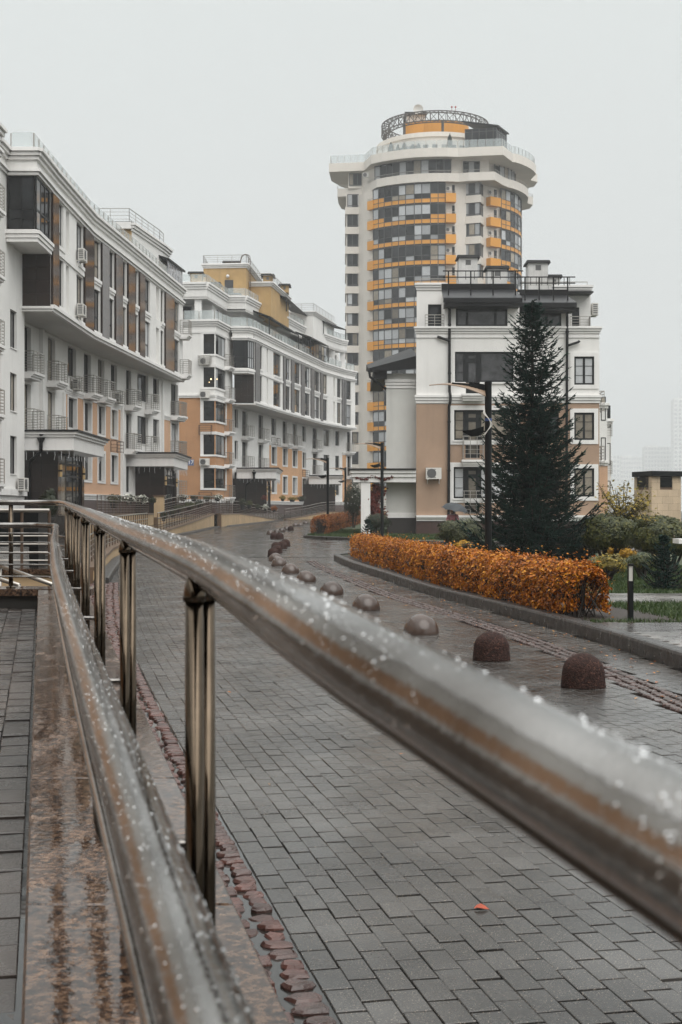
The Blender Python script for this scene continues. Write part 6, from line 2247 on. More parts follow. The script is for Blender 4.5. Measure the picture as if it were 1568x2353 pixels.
G = lambda y: gz(y) + BED
def shrub_px(name, label, px, py, wpx, hpx, y, n, mat, leaf, seed, **kw):
    p = at(px, py, y)
    r_ = (wpx / 2 * y / FPX, wpx / 2 * y / FPX * kw.pop('deep', .85), hpx / 2 * y / FPX)
    return ellipsoid_shrub(name, label, p, r_, n, mat, leaf, seed, G(y) if y < 48 or y > 57 else G(y), **kw)


shrub_px('clipped_shrub', 'olive clipped shrub on bare stems right of the spruce', 1402, 1222, 128, 74, 33, 7000, M_shrub, .085, 31, stems=12)
shrub_px('clipped_shrub', 'olive clipped shrub on forked stems at the right edge before the brick hut', 1536, 1236, 160, 70, 31, 8000, M_shrub, .085, 32, stems=12)
shrub_px('clipped_shrub', 'brownish clipped shrub in front of the foot of the brick hut', 1508, 1207, 110, 44, 42, 4500, M_shrub, .095, 33, stems=7)
shrub_px('clipped_shrub', 'small olive shrub between the spruce and the yellowing sapling', 1392, 1196, 60, 34, 50, 4000, M_shrub, .06, 34, stems=5)
shrub_px('clipped_shrub', 'grey-green cushion shrub at the left foot of the spruce', 1058, 1222, 102, 54, 46, 5000, M_shrub_g, .10, 35, stems=10)
shrub_px('shrub', 'low yellow shrub under the grey-green cushion shrub', 1064, 1256, 48, 24, 42, 1300, M_yel, .09, 36, stems=5, flat_top=False, lum=.35)
shrub_px('shrub', 'bright yellow low shrub seen beneath the olive clipped shrubs', 1424, 1268, 66, 28, 37, 1500, M_yel, .085, 37, stems=6, flat_top=False, lum=.4)
shrub_px('shrub', 'straggling yellow-green low shrub behind the right end of the orange hedge', 1398, 1297, 84, 40, 28, 900, M_ylg, .075, 38, stems=12, flat_top=False, lum=.5)
shrub_px('shrub', 'olive straggling ground shrub under the right-hand clipped shrub', 1478, 1290, 60, 30, 29, 600, M_shrub, .075, 39, stems=10, flat_top=False, lum=.5)
shrub_px('shrub', 'dark low juniper at the foot of the spruce, left side', 1105, 1262, 90, 40, 38, 5200, M_darkleaf, .06, 40, stems=5, flat_top=False, lum=.25)
shrub_px('shrub', 'dark low juniper at the foot of the spruce, right side', 1330, 1252, 96, 66, 35, 7000, M_darkleaf, .06, 41, stems=6, flat_top=False, lum=.22)
shrub_px('shrub', 'green and yellow shrub before the left-hand pergola column', 812, 1150, 44, 84, 92, 3500, M_darkleaf, .12, 42, stems=4, flat_top=False, lum=.25)
shrub_px('shrub', 'tufted dark shrub at the foot of the pergola column', 868, 1198, 60, 34, 66, 3000, M_darkleaf, .08, 43, stems=4, flat_top=False, lum=.3)
shrub_px('shrub', 'dark shrubs in tubs below the first house entrance, left', 112, 1158, 44, 66, 44, 2600, M_darkleaf, .07, 44, stems=3, flat_top=False, lum=.3)


# ------------------------------------------------------------------ conifers
def spruce(name, label, x, y, z0, H, prof, seed, whorl=.17, per=8, twig=.2, dens=1.0):
    """prof: list of (height fraction, radius). Whorls of boughs that sag and lift at the tip, each with side twigs"""
    rg = np.random.default_rng(seed)
    root = thing(name, label, 'tree', (x, y, z0))
    t = MB(); t.tube([(x, y, z0), (x, y, z0 + H * .5), (x, y, z0 + H * .995)], [H * .016, H * .009, H * .0016], 8)
    t.build('trunk', M_bark, root, True)
    hs, rs = zip(*prof)
    V, F, RV = [], [], []
    bm = MB()

    def spindle(a, b, w, rv):
        a, b = np.array(a), np.array(b)
        d = b - a; L = np.linalg.norm(d) + 1e-9; d = d / L
        s = np.cross(d, [0, 0, 1.0]); s /= np.linalg.norm(s) + 1e-9
        u = np.cross(s, d)
        k = len(V)
        m1 = a + d * L * .35
        V.extend([a, m1 + s * w, m1 + u * w * .8, m1 - s * w, m1 - u * w * .6, b])
        for i in range(4):
            j = (i + 1) % 4
            F.append((k, k + 1 + j, k + 1 + i)); F.append((k + 5, k + 1 + i, k + 1 + j))
        RV.extend([rv] * 6)

    zz = .02
    while zz < .985:
        Rr = float(np.interp(zz, hs, rs))
        lob = 1.0
        nb = max(4, int(per * (.55 + .45 * (1 - zz))))
        a0 = rg.uniform(0, 6.28)
        for i in range(nb):
            az = a0 + 6.283 * i / nb + rg.normal(0, .2)
            L = Rr * rg.uniform(.72, 1.12) + .04
            up = .12 + .75 * zz
            c = np.array([x, y, z0 + zz * H + rg.normal(0, .03)])
            dr = np.array([math.cos(az), math.sin(az), 0])
            K = max(4, int(L / .11))
            P = []
            for k in range(K + 1):
                q = k / K
                h = L * (up * q * .45 - .42 * (1 - zz) * math.sin(q * 2.2) * .55 + .34 * q ** 3 * (1 - zz * .4))
                P.append(c + dr * L * q + np.array([0, 0, h]))
            bm.tube([tuple(p) for p in P[::max(1, K // 3)]], .012 * (1 - zz) + .004, 4, False)
            sd = np.array([-dr[1], dr[0], 0])
            for k in range(1, K + 1):
                q = k / K
                tl = (twig * (1.15 - q * .75) + .04) * (.55 + .45 * min(1, L / .8)) * (1.5 if L > .7 else 1)
                tan = P[k] - P[k - 1]; tan = tan / (np.linalg.norm(tan) + 1e-9)
                for s in (-1, 1):
                    for r_ in range(2 if rg.random() < .8 * dens else 1):
                        dd = tan * rg.uniform(.45, .9) + sd * s * rg.uniform(.5, 1.0) + np.array([0, 0, rg.uniform(-.35, .22)])
                        dd /= np.linalg.norm(dd)
                        b0 = P[k - 1] + (P[k] - P[k - 1]) * rg.random()
                        e = b0 + dd * tl * rg.uniform(.7, 1.2)
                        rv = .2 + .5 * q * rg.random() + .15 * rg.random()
                        spindle(b0, e, .019, rv)
                        for w_ in range(2):
                            f = rg.uniform(.25, .8); g0 = b0 + (e - b0) * f
                            d2 = dd + sd * rg.choice([-1, 1]) * .8 + np.array([0, 0, rg.uniform(-.5, .3)]); d2 /= np.linalg.norm(d2)
                            spindle(g0, g0 + d2 * tl * .5, .015, rv + .1)
                if rg.random() < .5: spindle(P[k - 1], P[k - 1] + np.array([rg.normal(0, .03), rg.normal(0, .03), -tl * .6]), .016, .15)
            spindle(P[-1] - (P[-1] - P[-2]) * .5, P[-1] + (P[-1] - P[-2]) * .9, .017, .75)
        zz += whorl / H * rg.uniform(.8, 1.2) * (.75 if zz > .8 else 1)
    c = np.array([x, y, z0 + H])
    spindle(c - [0, 0, .3], c + [0, 0, .05], .02, .6)
    bm.build('boughs', M_bark, root)
    o = np_mesh('needles', np.array(V), np.array(F), M_needle, root, 'stuff')
    a = o.data.attributes.new('rnd', 'FLOAT', 'POINT'); a.data.foreach_set('value', np.clip(RV, 0, 1).astype(np.float32))
    return root


sx = (1224 - CX) / FPX * 34
spruce('spruce_tree', 'tall dark green spruce behind the orange hedge', sx, 34, G(34), 6.82,
       [(0, 1.5), (.08, 1.72), (.17, 1.62), (.22, 1.25), (.31, 1.55), (.39, 1.1), (.46, 1.12), (.55, 1.02), (.62, .72), (.70, .82), (.78, .56), (.86, .54), (.93, .28), (1, .05)], 51, .145, 10)
spruce('young_spruce', 'young bluish spruce on the lawn at the right edge', (1526 - CX) / FPX * 25, 25, G(25), .98, [(0, .3), (.2, .34), (.5, .22), (1, .02)], 52, .08, 7, .12)
spruce('young_spruce', 'small young conifer beside the second lamp post', (846 - CX) / FPX * 61, 61, G(61), .95, [(0, .35), (.3, .4), (.6, .2), (1, .02)], 53, .1, 6, .16)


# ------------------------------------------------------------------ thin autumn sapling and the creeper
def sapling(name, label, x, y, z0, H, spread, nb, nl, mat, leaf, seed):
    rg = np.random.default_rng(seed)
    root = thing(name, label, 'tree', (x, y, z0))
    br = MB(); pts = []
    for i in range(nb):
        a = rg.uniform(0, 6.28); f = rg.uniform(.25, 1)
        tip = np.array([x + spread * f * math.cos(a), y + spread * f * math.sin(a), z0 + H * rg.uniform(.62, 1.0) * (1.05 - .25 * f)])
        P = smooth_pts([(x, y, z0), (x + .18 * spread * f * math.cos(a), y + .18 * spread * f * math.sin(a), z0 + H * .42), tuple(tip)], 4)
        br.tube(P, list(np.linspace(.03, .006, len(P))), 5, False)
        for k in range(nl):
            q = rg.uniform(.35, 1)
            j = int(q * (len(P) - 1)); p = np.array(P[j])
            tw = p + rg.normal(0, .11, 3)
            if k % 3 == 0: br.tube([tuple(p), tuple(tw)], .004, 3, False)
            pts.append(tw)
    br.build('branches', M_bark, root)
    pts = np.array(pts)
    leaf_cloud('leaves', pts, np.tile([0, -.3, .8], (len(pts), 1)), leaf, mat, root, seed, .6)
    return root


sapling('sapling', 'thin sapling with sparse yellowing leaves before the pale house', (1432 - CX) / FPX * 40, 40, G(40), 2.85, .95, 18, 80, M_ylg, .11, 61)
sapling('sapling', 'leaning twig with few leaves in front of the brick hut', (1500 - CX) / FPX * 39, 39, G(39), 1.9, .75, 6, 40, M_ylg, .10, 62)
rg = np.random.default_rng(63)
cr = thing('creeper', 'red climbing creeper hanging round the pergola beside its column', 'plant', (X(866, 72.4), 72.4, gz(72) + .1))
N = 2600
u = rg.random(N) ** .7; px_ = 862 + rg.normal(0, 9, N) + 8 * np.sin(u * 9); py_ = 1112 + u * 84
pts = np.stack([(px_ - CX) / FPX * 72.8, 72.6 + rg.normal(0, .3, N), EYE + (CY - py_) / FPX * 72.8], 1)
N2 = 130
px2 = rg.uniform(815, 905, N2); pts2 = np.stack([(px2 - CX) / FPX * 71.8, 71.75 + rg.normal(0, .03, N2), EYE + (CY - (1096 + 4 * np.sin(px2 * .13) + np.abs(rg.normal(0, 2.5, N2)))) / FPX * 71.8], 1)
pts = np.concatenate([pts, pts2])
leaf_cloud('leaves', pts, np.tile([0, -1, .2], (len(pts), 1)), .11, M_red, cr, 63, .8, None, .6)
m_ = MB()
for k in range(6): m_.tube(smooth_pts([(X(858 + k * 2, 72.6), 72.6, gz(72)), (X(862 + k, 72.7), 72.65, 1.8), (X(856 + 3 * k, 72.6), 72.5, 3.3)]), .018, 4, False)
m_.build('stems', M_bark, cr)

# ------------------------------------------------------------------ grass and fallen leaves
def grass_patch(name, label, x0, x1, y0, y1, n, h, seed, keep):
    rg = np.random.default_rng(seed)
    x, y = rg.uniform(x0, x1, n), rg.uniform(y0, y1, n)
    k = keep(x, y); x, y = x[k], y[k]; n = len(x)
    z = np.array([G(v) for v in y]) - .005
    a = rg.uniform(0, 6.28, n); ln = h * rg.uniform(.5, 1.3, n); be = rg.normal(0, .4, (n, 2)) * ln[:, None]
    w = .004 + .0003 * y
    B = np.stack([x, y, z], 1); s = np.stack([np.cos(a) * w, np.sin(a) * w, 0 * a], 1)
    T = B + np.stack([be[:, 0], be[:, 1], ln], 1)
    V = np.stack([B - s, B + s, T], 1).reshape(-1, 3)
    o = np_mesh(name, V, np.arange(3 * n).reshape(n, 3), M_grass, None, 'stuff')
    at2 = o.data.attributes.new('rnd', 'FLOAT', 'POINT'); at2.data.foreach_set('value', np.repeat(np.clip(rg.normal(.4, .25, n), 0, 1), 3).astype(np.float32))
    return tag(o, label, 'grass')


grass_patch('grass', 'wet green lawn beyond the bollard light and hedge end', 2.2, 9, 17.45, 36, 90000, .07, 71,
            lambda x, y: (x > np.array([float(XKERB(v)) + (1.6 if v > 18 else .3) for v in y])) & ~((y > 21.6) & (y < 24) & (x > 4.2)))
grass_patch('grass', 'far lawn round the thin lamp posts', -1.8, 10, 63, 84, 50000, .10, 72,
            lambda x, y: x > np.interp(y, [63, 66, 68.2, 70.3, 72, 78, 86], [3, .8, -.8, -1.8, -1.75, -1.35, -.85]))
M_fallen = leaf_mat('fallen_leaf', (.30, .07, .01), (.62, .30, .05), (.5, .17, .02), trans=0)
rg = np.random.default_rng(81)
y = rg.uniform(11, 42, 260); off = np.abs(rg.normal(0, .5, 260)) + .03
pts = np.stack([np.array([float(XKERB(v)) for v in y]) - off, y, np.full(260, .006)], 1)
y2 = rg.uniform(4.5, 30, 26); pts = np.concatenate([pts, np.stack([rg.uniform(-1, 2.5, 26), y2, np.full(26, .006)], 1)])
tag(leaf_cloud('fallen_leaves', pts, np.tile([0, 0, 1.0], (len(pts), 1)), .045, M_fallen, None, 81, .6, None, .12), 'small fallen orange leaves scattered along the kerb', 'leaves')
M_redleaf = material('red_fallen_leaf', (.42, .06, .012), .35, var=.2, vscale=40)
lf = MB(); lx, ly = .562, 5.40
prof = [(-.03, 0), (-.018, .013), (0, .019), (.016, .013), (.032, 0), (.016, -.012), (0, -.017), (-.018, -.012)]
lf.add([(lx + a, ly + b * 1.3, .006 + abs(b) * .5 + .004 * math.sin(i)) for i, (a, b) in enumerate(prof)] + [(lx, ly, .005)], [(i, (i + 1) % 8, 8) for i in range(8)])
tag(lf.build('fallen_leaf', M_redleaf), 'single red-orange leaf lying on the grey paving in the foreground', 'leaf')
# ------------------------------------------------------------------ dome bollards
def rough_stone():
    m = bpy.data.materials.new('exposed_aggregate')
    m.use_nodes = True
    n, l = m.node_tree.nodes, m.node_tree.links
    b = n['Principled BSDF']; b.inputs['Roughness'].default_value = .8; b.inputs['Specular IOR Level'].default_value = .2
    tc = n.new('ShaderNodeTexCoord')
    v = n.new('ShaderNodeTexVoronoi'); v.inputs['Scale'].default_value = 70
    l.new(tc.outputs['Object'], v.inputs['Vector'])
    r_ = n.new('ShaderNodeValToRGB')
    r_.color_ramp.elements[0].color = (.012, .007, .006, 1); r_.color_ramp.elements[1].color = (.11, .05, .036, 1)
    e_ = r_.color_ramp.elements.new(.6); e_.color = (.036, .016, .0125, 1)
    e_ = r_.color_ramp.elements.new(.93); e_.color = (.05, .025, .019, 1)
    sp = n.new('ShaderNodeSeparateColor'); l.new(v.outputs['Color'], sp.inputs[0])
    l.new(sp.outputs[0], r_.inputs[0]); l.new(r_.outputs[0], b.inputs['Base Color'])
    bp = n.new('ShaderNodeBump'); bp.inputs['Strength'].default_value = .9; bp.inputs['Distance'].default_value = .008; bp.invert = True
    l.new(v.outputs['Distance'], bp.inputs['Height']); l.new(bp.outputs[0], b.inputs['Normal'])
    return m


M_rough = rough_stone()
M_dome = material('polished_brown_concrete', (.080, .056, .046), .09, var=.15, vscale=7, rvar=.08, objvar=.12, bump=.05, bscale=90)
ord_ = ['nearest', 'second', 'third', 'fourth', 'fifth', 'sixth', 'seventh', 'eighth', 'ninth', 'tenth', 'eleventh', 'twelfth']
bol = [(1341, 1578, 97, 1), (1130, 1516, 82, 1), (968, 1456, 81, 0), (841, 1401, 66, 0), (762, 1366, 55, 0), (703.5, 1336.5, 48, 0), (667.5, 1316.7, 43, 0), (641.7, 1299.8, 38, 0), (633.7, 1289, 33, 0),
       (628.5, 1279, 27, 1), (636.5, 1271.7, 24, 1), (648.5, 1261, 20.5, 1), (634.7, 1263, 23, 1), (656.5, 1255.5, 19, 1), (643.5, 1248.3, 18.5, 1), (631, 1246.3, 18.5, 1), (630, 1239, 18, 1),
       (621.7, 1240.8, 18.5, 0), (636.5, 1230.5, 18, 0), (647.7, 1226.5, 17, 0), (659, 1221.8, 16, 0), (668, 1218.2, 14.5, 1), (679, 1215.3, 14, 0), (690.4, 1212.3, 14, 0), (702.6, 1209.4, 13, 0)]


def dome_mesh(rough):
    m_ = MB()
    if rough:
        rad, h = .205, .31
        prof = [(rad * 1.0, 0), (rad, .015)] + [(rad * (1 - .06 * t), .015 + .12 * t) for t in (.5, 1)] + [(rad * .94 * math.cos(a), .135 + (h - .135) * math.sin(a)) for a in np.linspace(.15, 1.5, 10)]
    else:
        rad, h = .232, .262
        prof = [(rad, 0), (rad, .012)] + [(rad * math.cos(a), .012 + (h - .012) * math.sin(a)) for a in np.linspace(.06, 1.52, 13)]
    m_.lathe((0, 0, 0), prof, 40)
    return m_


proto = {}
cnt = {0: 0, 1: 0}
for px_, py_, w_, rough in bol:
    x, y, z = on_ground(px_, py_)
    if y > 60:
        y = (.41 if rough else .464) * FPX / w_; x = (px_ - CX) / FPX * y; z = EYE - (py_ - CY) / FPX * y
        z = min(z, gz(y) + .02); z = max(z, gz(y))
    k = cnt[rough]; cnt[rough] += 1
    kind = 'rough-grained brown' if rough else 'smooth polished brown'
    nth = ord_[k] if k < 12 else {12: 'thirteenth', 13: 'fourteenth', 14: 'fifteenth'}[k]
    lab = f'{kind} stone dome bollard, {nth} of the {"rough" if rough else "smooth"} ones along the road' if k else f'{kind} stone dome bollard, nearest of the {"rough" if rough else "smooth"} ones along the road'
    if rough not in proto:
        o = dome_mesh(rough).build('dome_bollard', M_rough if rough else M_dome, None, True)
        proto[rough] = o
    else:
        o = proto[rough].copy(); COL.objects.link(o)
    o.location = (x, y, z - .004); o.rotation_euler = (0, 0, random.uniform(0, 6.28)); s = random.uniform(.99, 1.01); o.scale = (s, s, s)
    tag(o, lab, 'bollard', 'dome bollards along the road')


# ------------------------------------------------------------------ lamp posts
def lamp_post(label, px, y, ztop, base=None):
    x = (px - CX) / FPX * y
    g = base if base is not None else G(y)
    t = thing('lamp_post', label, 'lamp post', (x, y, g), 'black lamp posts with curved blades')
    m_ = MB(); m_.tube([(x, y, g), (x, y, ztop)], .075, 20); m_.lathe((x, y, g), [(.13, 0), (.13, .02), (.085, .05)], 16)
    m_.lathe((x, y, ztop - .02), [(.08, 0), (.08, .05), (.02, .055)], 16)
    m_.build('pole', M_black, t)
    m_ = MB()
    m_.bar((x - .05, y, ztop - .10), (x - .42, y, ztop - .03), .05, .12); m_.bar((x - .42, y, ztop - .03), (x - .78, y, ztop - .005), .05, .035)
    m_.bar((x - .05, y, ztop - .24), (x - .30, y, ztop - .10), .04, .06)
    m_.build('arm', M_black, t)
    # long arched blade
    n = 14
    V, F = [], []
    for i in range(n + 1):
        q = i / n
        xx = x - 1.27 + 1.2 * q
        zz = ztop - .055 + .075 * math.sin(q * 1.9) - .33 * q ** 2.6
        wd = .30 * math.sin(min(1, .12 + q * 1.3) * math.pi * .5) ** .8
        zb2 = ztop - .045 + .07 * math.sin(q * 2.6) - .03 * q; zf2 = zb2 - .012 - .25 * q ** 1.7
        V += [(xx, y - wd * .55, zf2 - .008), (xx, y + wd * .5, zb2), (xx, y + wd * .5, zb2 + .014), (xx, y - wd * .55, zf2 + .008)]
    for i in range(n):
        a = i * 4
        for j in range(4): F.append((a + j, a + (j + 1) % 4, a + 4 + (j + 1) % 4, a + 4 + j))
    F += [(0, 1, 2, 3), (n * 4 + 3, n * 4 + 2, n * 4 + 1, n * 4)]
    m_ = MB(); m_.add(V, F); m_.build('blade', M_white_shade, t, True)
    # lower spotlight
    zs = ztop - 1.03
    m_ = MB()
    V = []
    for q, hw, up, dn in ((0, .02, .0, -.03), (.18, .09, .02, -.12), (.34, .11, .06, -.11), (.45, .06, .10, -.03)):
        xx = x - .55 + q
        V += [(xx, y - hw, zs + up), (xx, y + hw, zs + up), (xx, y + hw * .7, zs + dn), (xx, y - hw * .7, zs + dn)]
    F = []
    for i in range(3):
        a = i * 4
        for j in range(4): F.append((a + j, a + (j + 1) % 4, a + 4 + (j + 1) % 4, a + 4 + j))
    F += [(3, 2, 1, 0), (12, 13, 14, 15)]
    m_.add(V, F); m_.bar((x - .14, y, zs), (x, y, zs - .03), .03); m_.bar((x - .14, y, zs - .05), (x, y, zs - .06), .02)
    m_.build('spotlight', M_black, t)
    return t, x


t, x = lamp_post('nearest black lamp post in front of the spruce, wires tied to its pole', 1122.5, 29, EYE + 293 * 29 / FPX)
m_ = MB()
for s in (-.015, 0, .02):
    m_.tube(smooth_pts([(x - .09, 28.9, 3.78), (x - .10 + s, 28.88, 3.68), (x + .0, 28.9 - .02, 3.56), (x + .05 + s, 28.9, 3.44), (x - .02, 28.9, 3.32), (x - .1 + s, 28.92, 3.22)]), .008, 5)
m_.build('loose_wires', M_ac, t, True)
m_ = MB(); m_.lathe((x, 29, 3.55), [(.079, -.03), (.079, .03)], 16, caps=False); m_.build('blue_tape', M_sign, t)
lamp_post('black lamp post before the pale wing of the right-hand house', 878.5, 62.5, EYE + 155 * 62.5 / FPX)
lamp_post('black lamp post at the near end of the far russet hedge', 753.5, 78, EYE + 120 * 78 / FPX)
lamp_post('farthest black lamp post, behind the russet hedge', 794, 104, EYE + 98 * 104 / FPX)

M_lens = material('frosted_light_lens', (.62, .6, .55), .35)


def bollard_light(label, px, y, h):
    x = (px - CX) / FPX * y; g = G(y)
    t = thing('bollard_light', label, 'garden light', (x, y, g), 'square black garden lights')
    m_ = MB(); m_.box(x - .034, x + .034, y - .034, y + .034, g, g + h * .70); m_.box(x - .036, x + .036, y - .036, y + .036, g + h * .965, g + h)
    for sx_ in (-1, 1):
        for sy_ in (-1, 1): m_.box(x + sx_ * .034 - (.007 if sx_ > 0 else 0), x + sx_ * .034 + (.007 if sx_ < 0 else 0), y + sy_ * .034 - (.007 if sy_ > 0 else 0), y + sy_ * .034 + (.007 if sy_ < 0 else 0), g + h * .70, g + h * .965)
    m_.build('post', M_black, t)
    m_ = MB(); m_.box(x - .025, x + .025, y - .025, y + .025, g + h * .705, g + h * .96); m_.build('lens', M_lens, t)


bollard_light('square black garden light standing by the right end of the orange hedge', 1449.5, 18.05, .77)
bollard_light('left one of the two small garden lights by the pergola', 803.5, 95, .95)
bollard_light('right one of the two small garden lights by the pergola', 811, 97, .95)

# ------------------------------------------------------------------ sandstone ventilation hut
M_hut = material('pale_sandstone', (.54, .42, .29), .75, var=.08, vscale=1.5, streak=.2, objvar=.1)
vh = thing('ventilation_hut', 'small sandstone block hut with black flat cap and louvred openings', 'hut', ((1498 - CX) / FPX * 58, 58, G(58)))
c0 = (at(1498, 0, 58)[0], 58.0); cl = (at(1459, 0, 59.6)[0], 59.6); c2 = (at(1565, 0, 58.6)[0], 58.6)
zt = EYE + (CY - 1094) / FPX * 58
HL, HR_ = Wall(cl, c0), Wall(c0, c2)
core = MB(); back_ = (cl[0] + c2[0] - c0[0], 60.4)
core.prism(ccw([(cl[0] + .03, cl[1] + .03), (c0[0], c0[1] + .05), (c2[0] - .03, c2[1] + .03), back_]), G(58) - .3, zt - .02); core.build('hut_core', M_sand_dark, vh)
for W, op in ((HL, (HL.u_at(1465), HL.u_at(1492))), (HR_, (HR_.u_at(1517), HR_.u_at(1545)))):
    zz, r_ = G(58) - .1, 0
    while zz < zt - .05:
        z1 = min(zz + .30, zt)
        u = -.25 if r_ % 2 else 0
        while u < W.len:
            a, b = max(0, u), min(W.len, u + .55)
            if b - a > .03:
                parts_ = [(a, b)]
                if z1 > zt - .5:
                    parts_ = [(max(a, q0), min(b, q1)) for q0, q1 in ((0, op[0]), (op[1], W.len))]
                for q0, q1 in parts_:
                    if q1 - q0 > .03:
                        m_ = MB(); W.box(m_, q0 + .004, q1 - .004, -.03, .02 + random.uniform(0, .004), zz + .003, z1 - .003); m_.build('stone_block', M_hut, vh)
            u += .55
        zz = z1; r_ += 1
    m_ = MB(); W.box(m_, op[0], op[1], -.05, -.02, zt - .46, zt - .02)
    for k in range(7): W.box(m_, op[0], op[1], -.018, .012, zt - .45 + .06 * k, zt - .42 + .06 * k)
    m_.build('louvre', M_black, vh)
m_ = MB(); m_.prism(ccw([(cl[0] - .12, cl[1]), (c0[0] - .02, c0[1] - .2), (c2[0] + .2, c2[1] - .1), (back_[0] + .1, back_[1] + .3)]), zt, zt + .22); m_.build('cap', M_black, vh)
# pale bench end at the right edge
m_ = thing('stone_bench', 'pale stone bench end at the right edge beyond the clipped shrub', 'bench', (at(1570, 0, 27)[0] + .5, 27, G(27)))
b_ = MB(); bx = at(1555, 0, 27)[0]; b_.box(bx, bx + 1.6, 26.8, 27.3, at(0, 1242, 27)[2] - .06, at(0, 1238, 27)[2]); b_.build('seat', M_trim, m_)
b_ = MB(); b_.box(bx + .22, bx + .42, 26.9, 27.2, G(27), at(0, 1242, 27)[2] - .06); b_.build('leg', M_trim, m_)
b_ = MB(); b_.box(bx + 1.2, bx + 1.4, 26.9, 27.2, G(27), at(0, 1242, 27)[2] - .06); b_.build('leg', M_trim, m_)

# ------------------------------------------------------------------ ramp walls, terraces and their railings on the left
def clad_wall(label, pts, th=.32, zbase=None, slabw=1.3):
    """retaining wall with stone slabs and a dark coping; pts = (x, y, top)"""
    t = thing('retaining_wall', label, 'wall', (pts[0][0], pts[0][1], gz(pts[0][1])))
    t['kind'] = 'thing'
    m_ = MB(); cp = MB()
    for a, b in zip(pts[:-1], pts[1:]):
        W = Wall(a[:2], b[:2])
        q = [W.pt(0, 0, gz(a[1]) - .3), W.pt(W.len, 0, gz(b[1]) - .3), W.pt(W.len, -th, gz(b[1]) - .3), W.pt(0, -th, gz(a[1]) - .3),
             W.pt(0, 0, a[2] - .08), W.pt(W.len, 0, b[2] - .08), W.pt(W.len, -th, b[2] - .08), W.pt(0, -th, a[2] - .08)]
        m_.hexa(q)
        cp.hexa([W.pt(0, .06, a[2] - .078), W.pt(W.len, .06, b[2] - .078), W.pt(W.len, -th - .05, b[2] - .078), W.pt(0, -th - .05, a[2] - .078),
                 W.pt(0, .06, a[2]), W.pt(W.len, .06, b[2]), W.pt(W.len, -th - .05, b[2]), W.pt(0, -th - .05, a[2])])
    m_.build('wall_core', M_sand_dark, t)
    cp.build('coping', M_sand_dark, t)
    for a, b in zip(pts[:-1], pts[1:]):
        W = Wall(a[:2], b[:2])
        n = max(1, round(W.len / slabw))
        for i in range(n):
            u0, u1 = W.len * i / n, W.len * (i + 1) / n
            z0 = lambda u: a[2] + (b[2] - a[2]) * u / W.len - .09
            g0 = lambda u: gz(W.pt(u, 0, 0)[1]) + .06
            if z0(u0) - g0(u0) < .04 and z0(u1) - g0(u1) < .04: continue
            s = MB(); s.hexa([W.pt(u0 + .004, .03, g0(u0)), W.pt(u1 - .004, .03, g0(u1)), W.pt(u1 - .004, 0, g0(u1)), W.pt(u0 + .004, 0, g0(u0)),
                              W.pt(u0 + .004, .03, max(z0(u0), g0(u0) + .02)), W.pt(u1 - .004, .03, max(z0(u1), g0(u1) + .02)), W.pt(u1 - .004, 0, max(z0(u1), g0(u1) + .02)), W.pt(u0 + .004, 0, max(z0(u0), g0(u0) + .02))])
            s.build('stone_slab', M_sand, t)
    return t


def ramp_rail(label, pts, h=.92, step=1.25, name='ramp_railing'):
    t = thing(name, label, 'railing', pts[0])
    rm, bmz, k = MB(), MB(), 0
    rm.tube(smooth_pts([(p[0], p[1], p[2] + h) for p in pts], 4), .026, 8)
    rm.build('handrail', M_rail, t, True)
    m_ = MB(); m_.tube(smooth_pts([(p[0], p[1], p[2] + h * .72) for p in pts], 4), .02, 6); m_.build('lower_handrail', M_rail, t, True)
    for q in (.14, .28, .42, .56):
        m_ = MB(); m_.tube([(p[0], p[1], p[2] + h * q) for p in pts], .009, 5); m_.build('infill_bar', M_rail, t)
    for a, b in zip(pts[:-1], pts[1:]):
        L = (Vector(b) - Vector(a)).length
        n = max(1, round(L / step))
        for i in range(n + (b is pts[-1])):
            p = Vector(a).lerp(Vector(b), i / n)
            m_ = MB(); m_.tube([p, p + Vector((0, 0, h))], .02, 6); m_.build('post', M_rust, t)
    return t


wa = [(-5.42, 29.5, .36), (-6.2, 35, .40), (-7.15, 42, .44), (-8.2, 53, .5), (-9.05, 64, .55)]
clad_wall('low curved sandstone retaining wall beside the road, nearest on the left', wa)
ramp_rail('steel railing on the nearest low sandstone wall left of the road', [(p[0] - .15, p[1], p[2]) for p in wa])
kerb_line('kerb', [(p[0] + .34, p[1]) for p in wa], .3, .13, None, 1.2, inner=1, label='rounded grey kerb along the foot of the nearest sandstone wall')
wA = [(-9.1, 68, .55), (-9.15, 80, .85), (-9.25, 98, 1.38)]
clad_wall('rising sandstone ramp wall, left one of the pair before the orange house', wA)
ramp_rail('railing climbing the rising ramp wall, hung with flower boxes', [(p[0] - .15, p[1], p[2]) for p in wA])
wB = [(-8.75, 98.6, 1.38), (-8.0, 105, 1.40), (-6.9, 114, 1.12), (-5.65, 124.5, .72)]
clad_wall('falling sandstone ramp wall, right one of the pair before the orange house', wB)
ramp_rail('railing above the falling ramp wall with flower pots', [(p[0] - .15, p[1], p[2]) for p in wB])
wC = [(-5.15, 126, .80), (-3.2, 130, 1.12), (-1.4, 134, 1.5), (1.6, 138, 1.52), (5, 142, 1.55)]
clad_wall('far sandstone ramp wall behind the russet hedge', wC)
ramp_rail('far railing along the ramp wall behind the russet hedge', [(p[0] - .1, p[1] + .1, p[2]) for p in wC])
kerb_line('kerb', [(-9.0, 66), (-8.85, 80), (-8.95, 98), (-8.3, 101.5), (-7.7, 105), (-6.6, 114), (-5.3, 124.5)], .28, .12, None, 1.5, inner=1, label='low grey kerb along the foot of the two ramp walls')
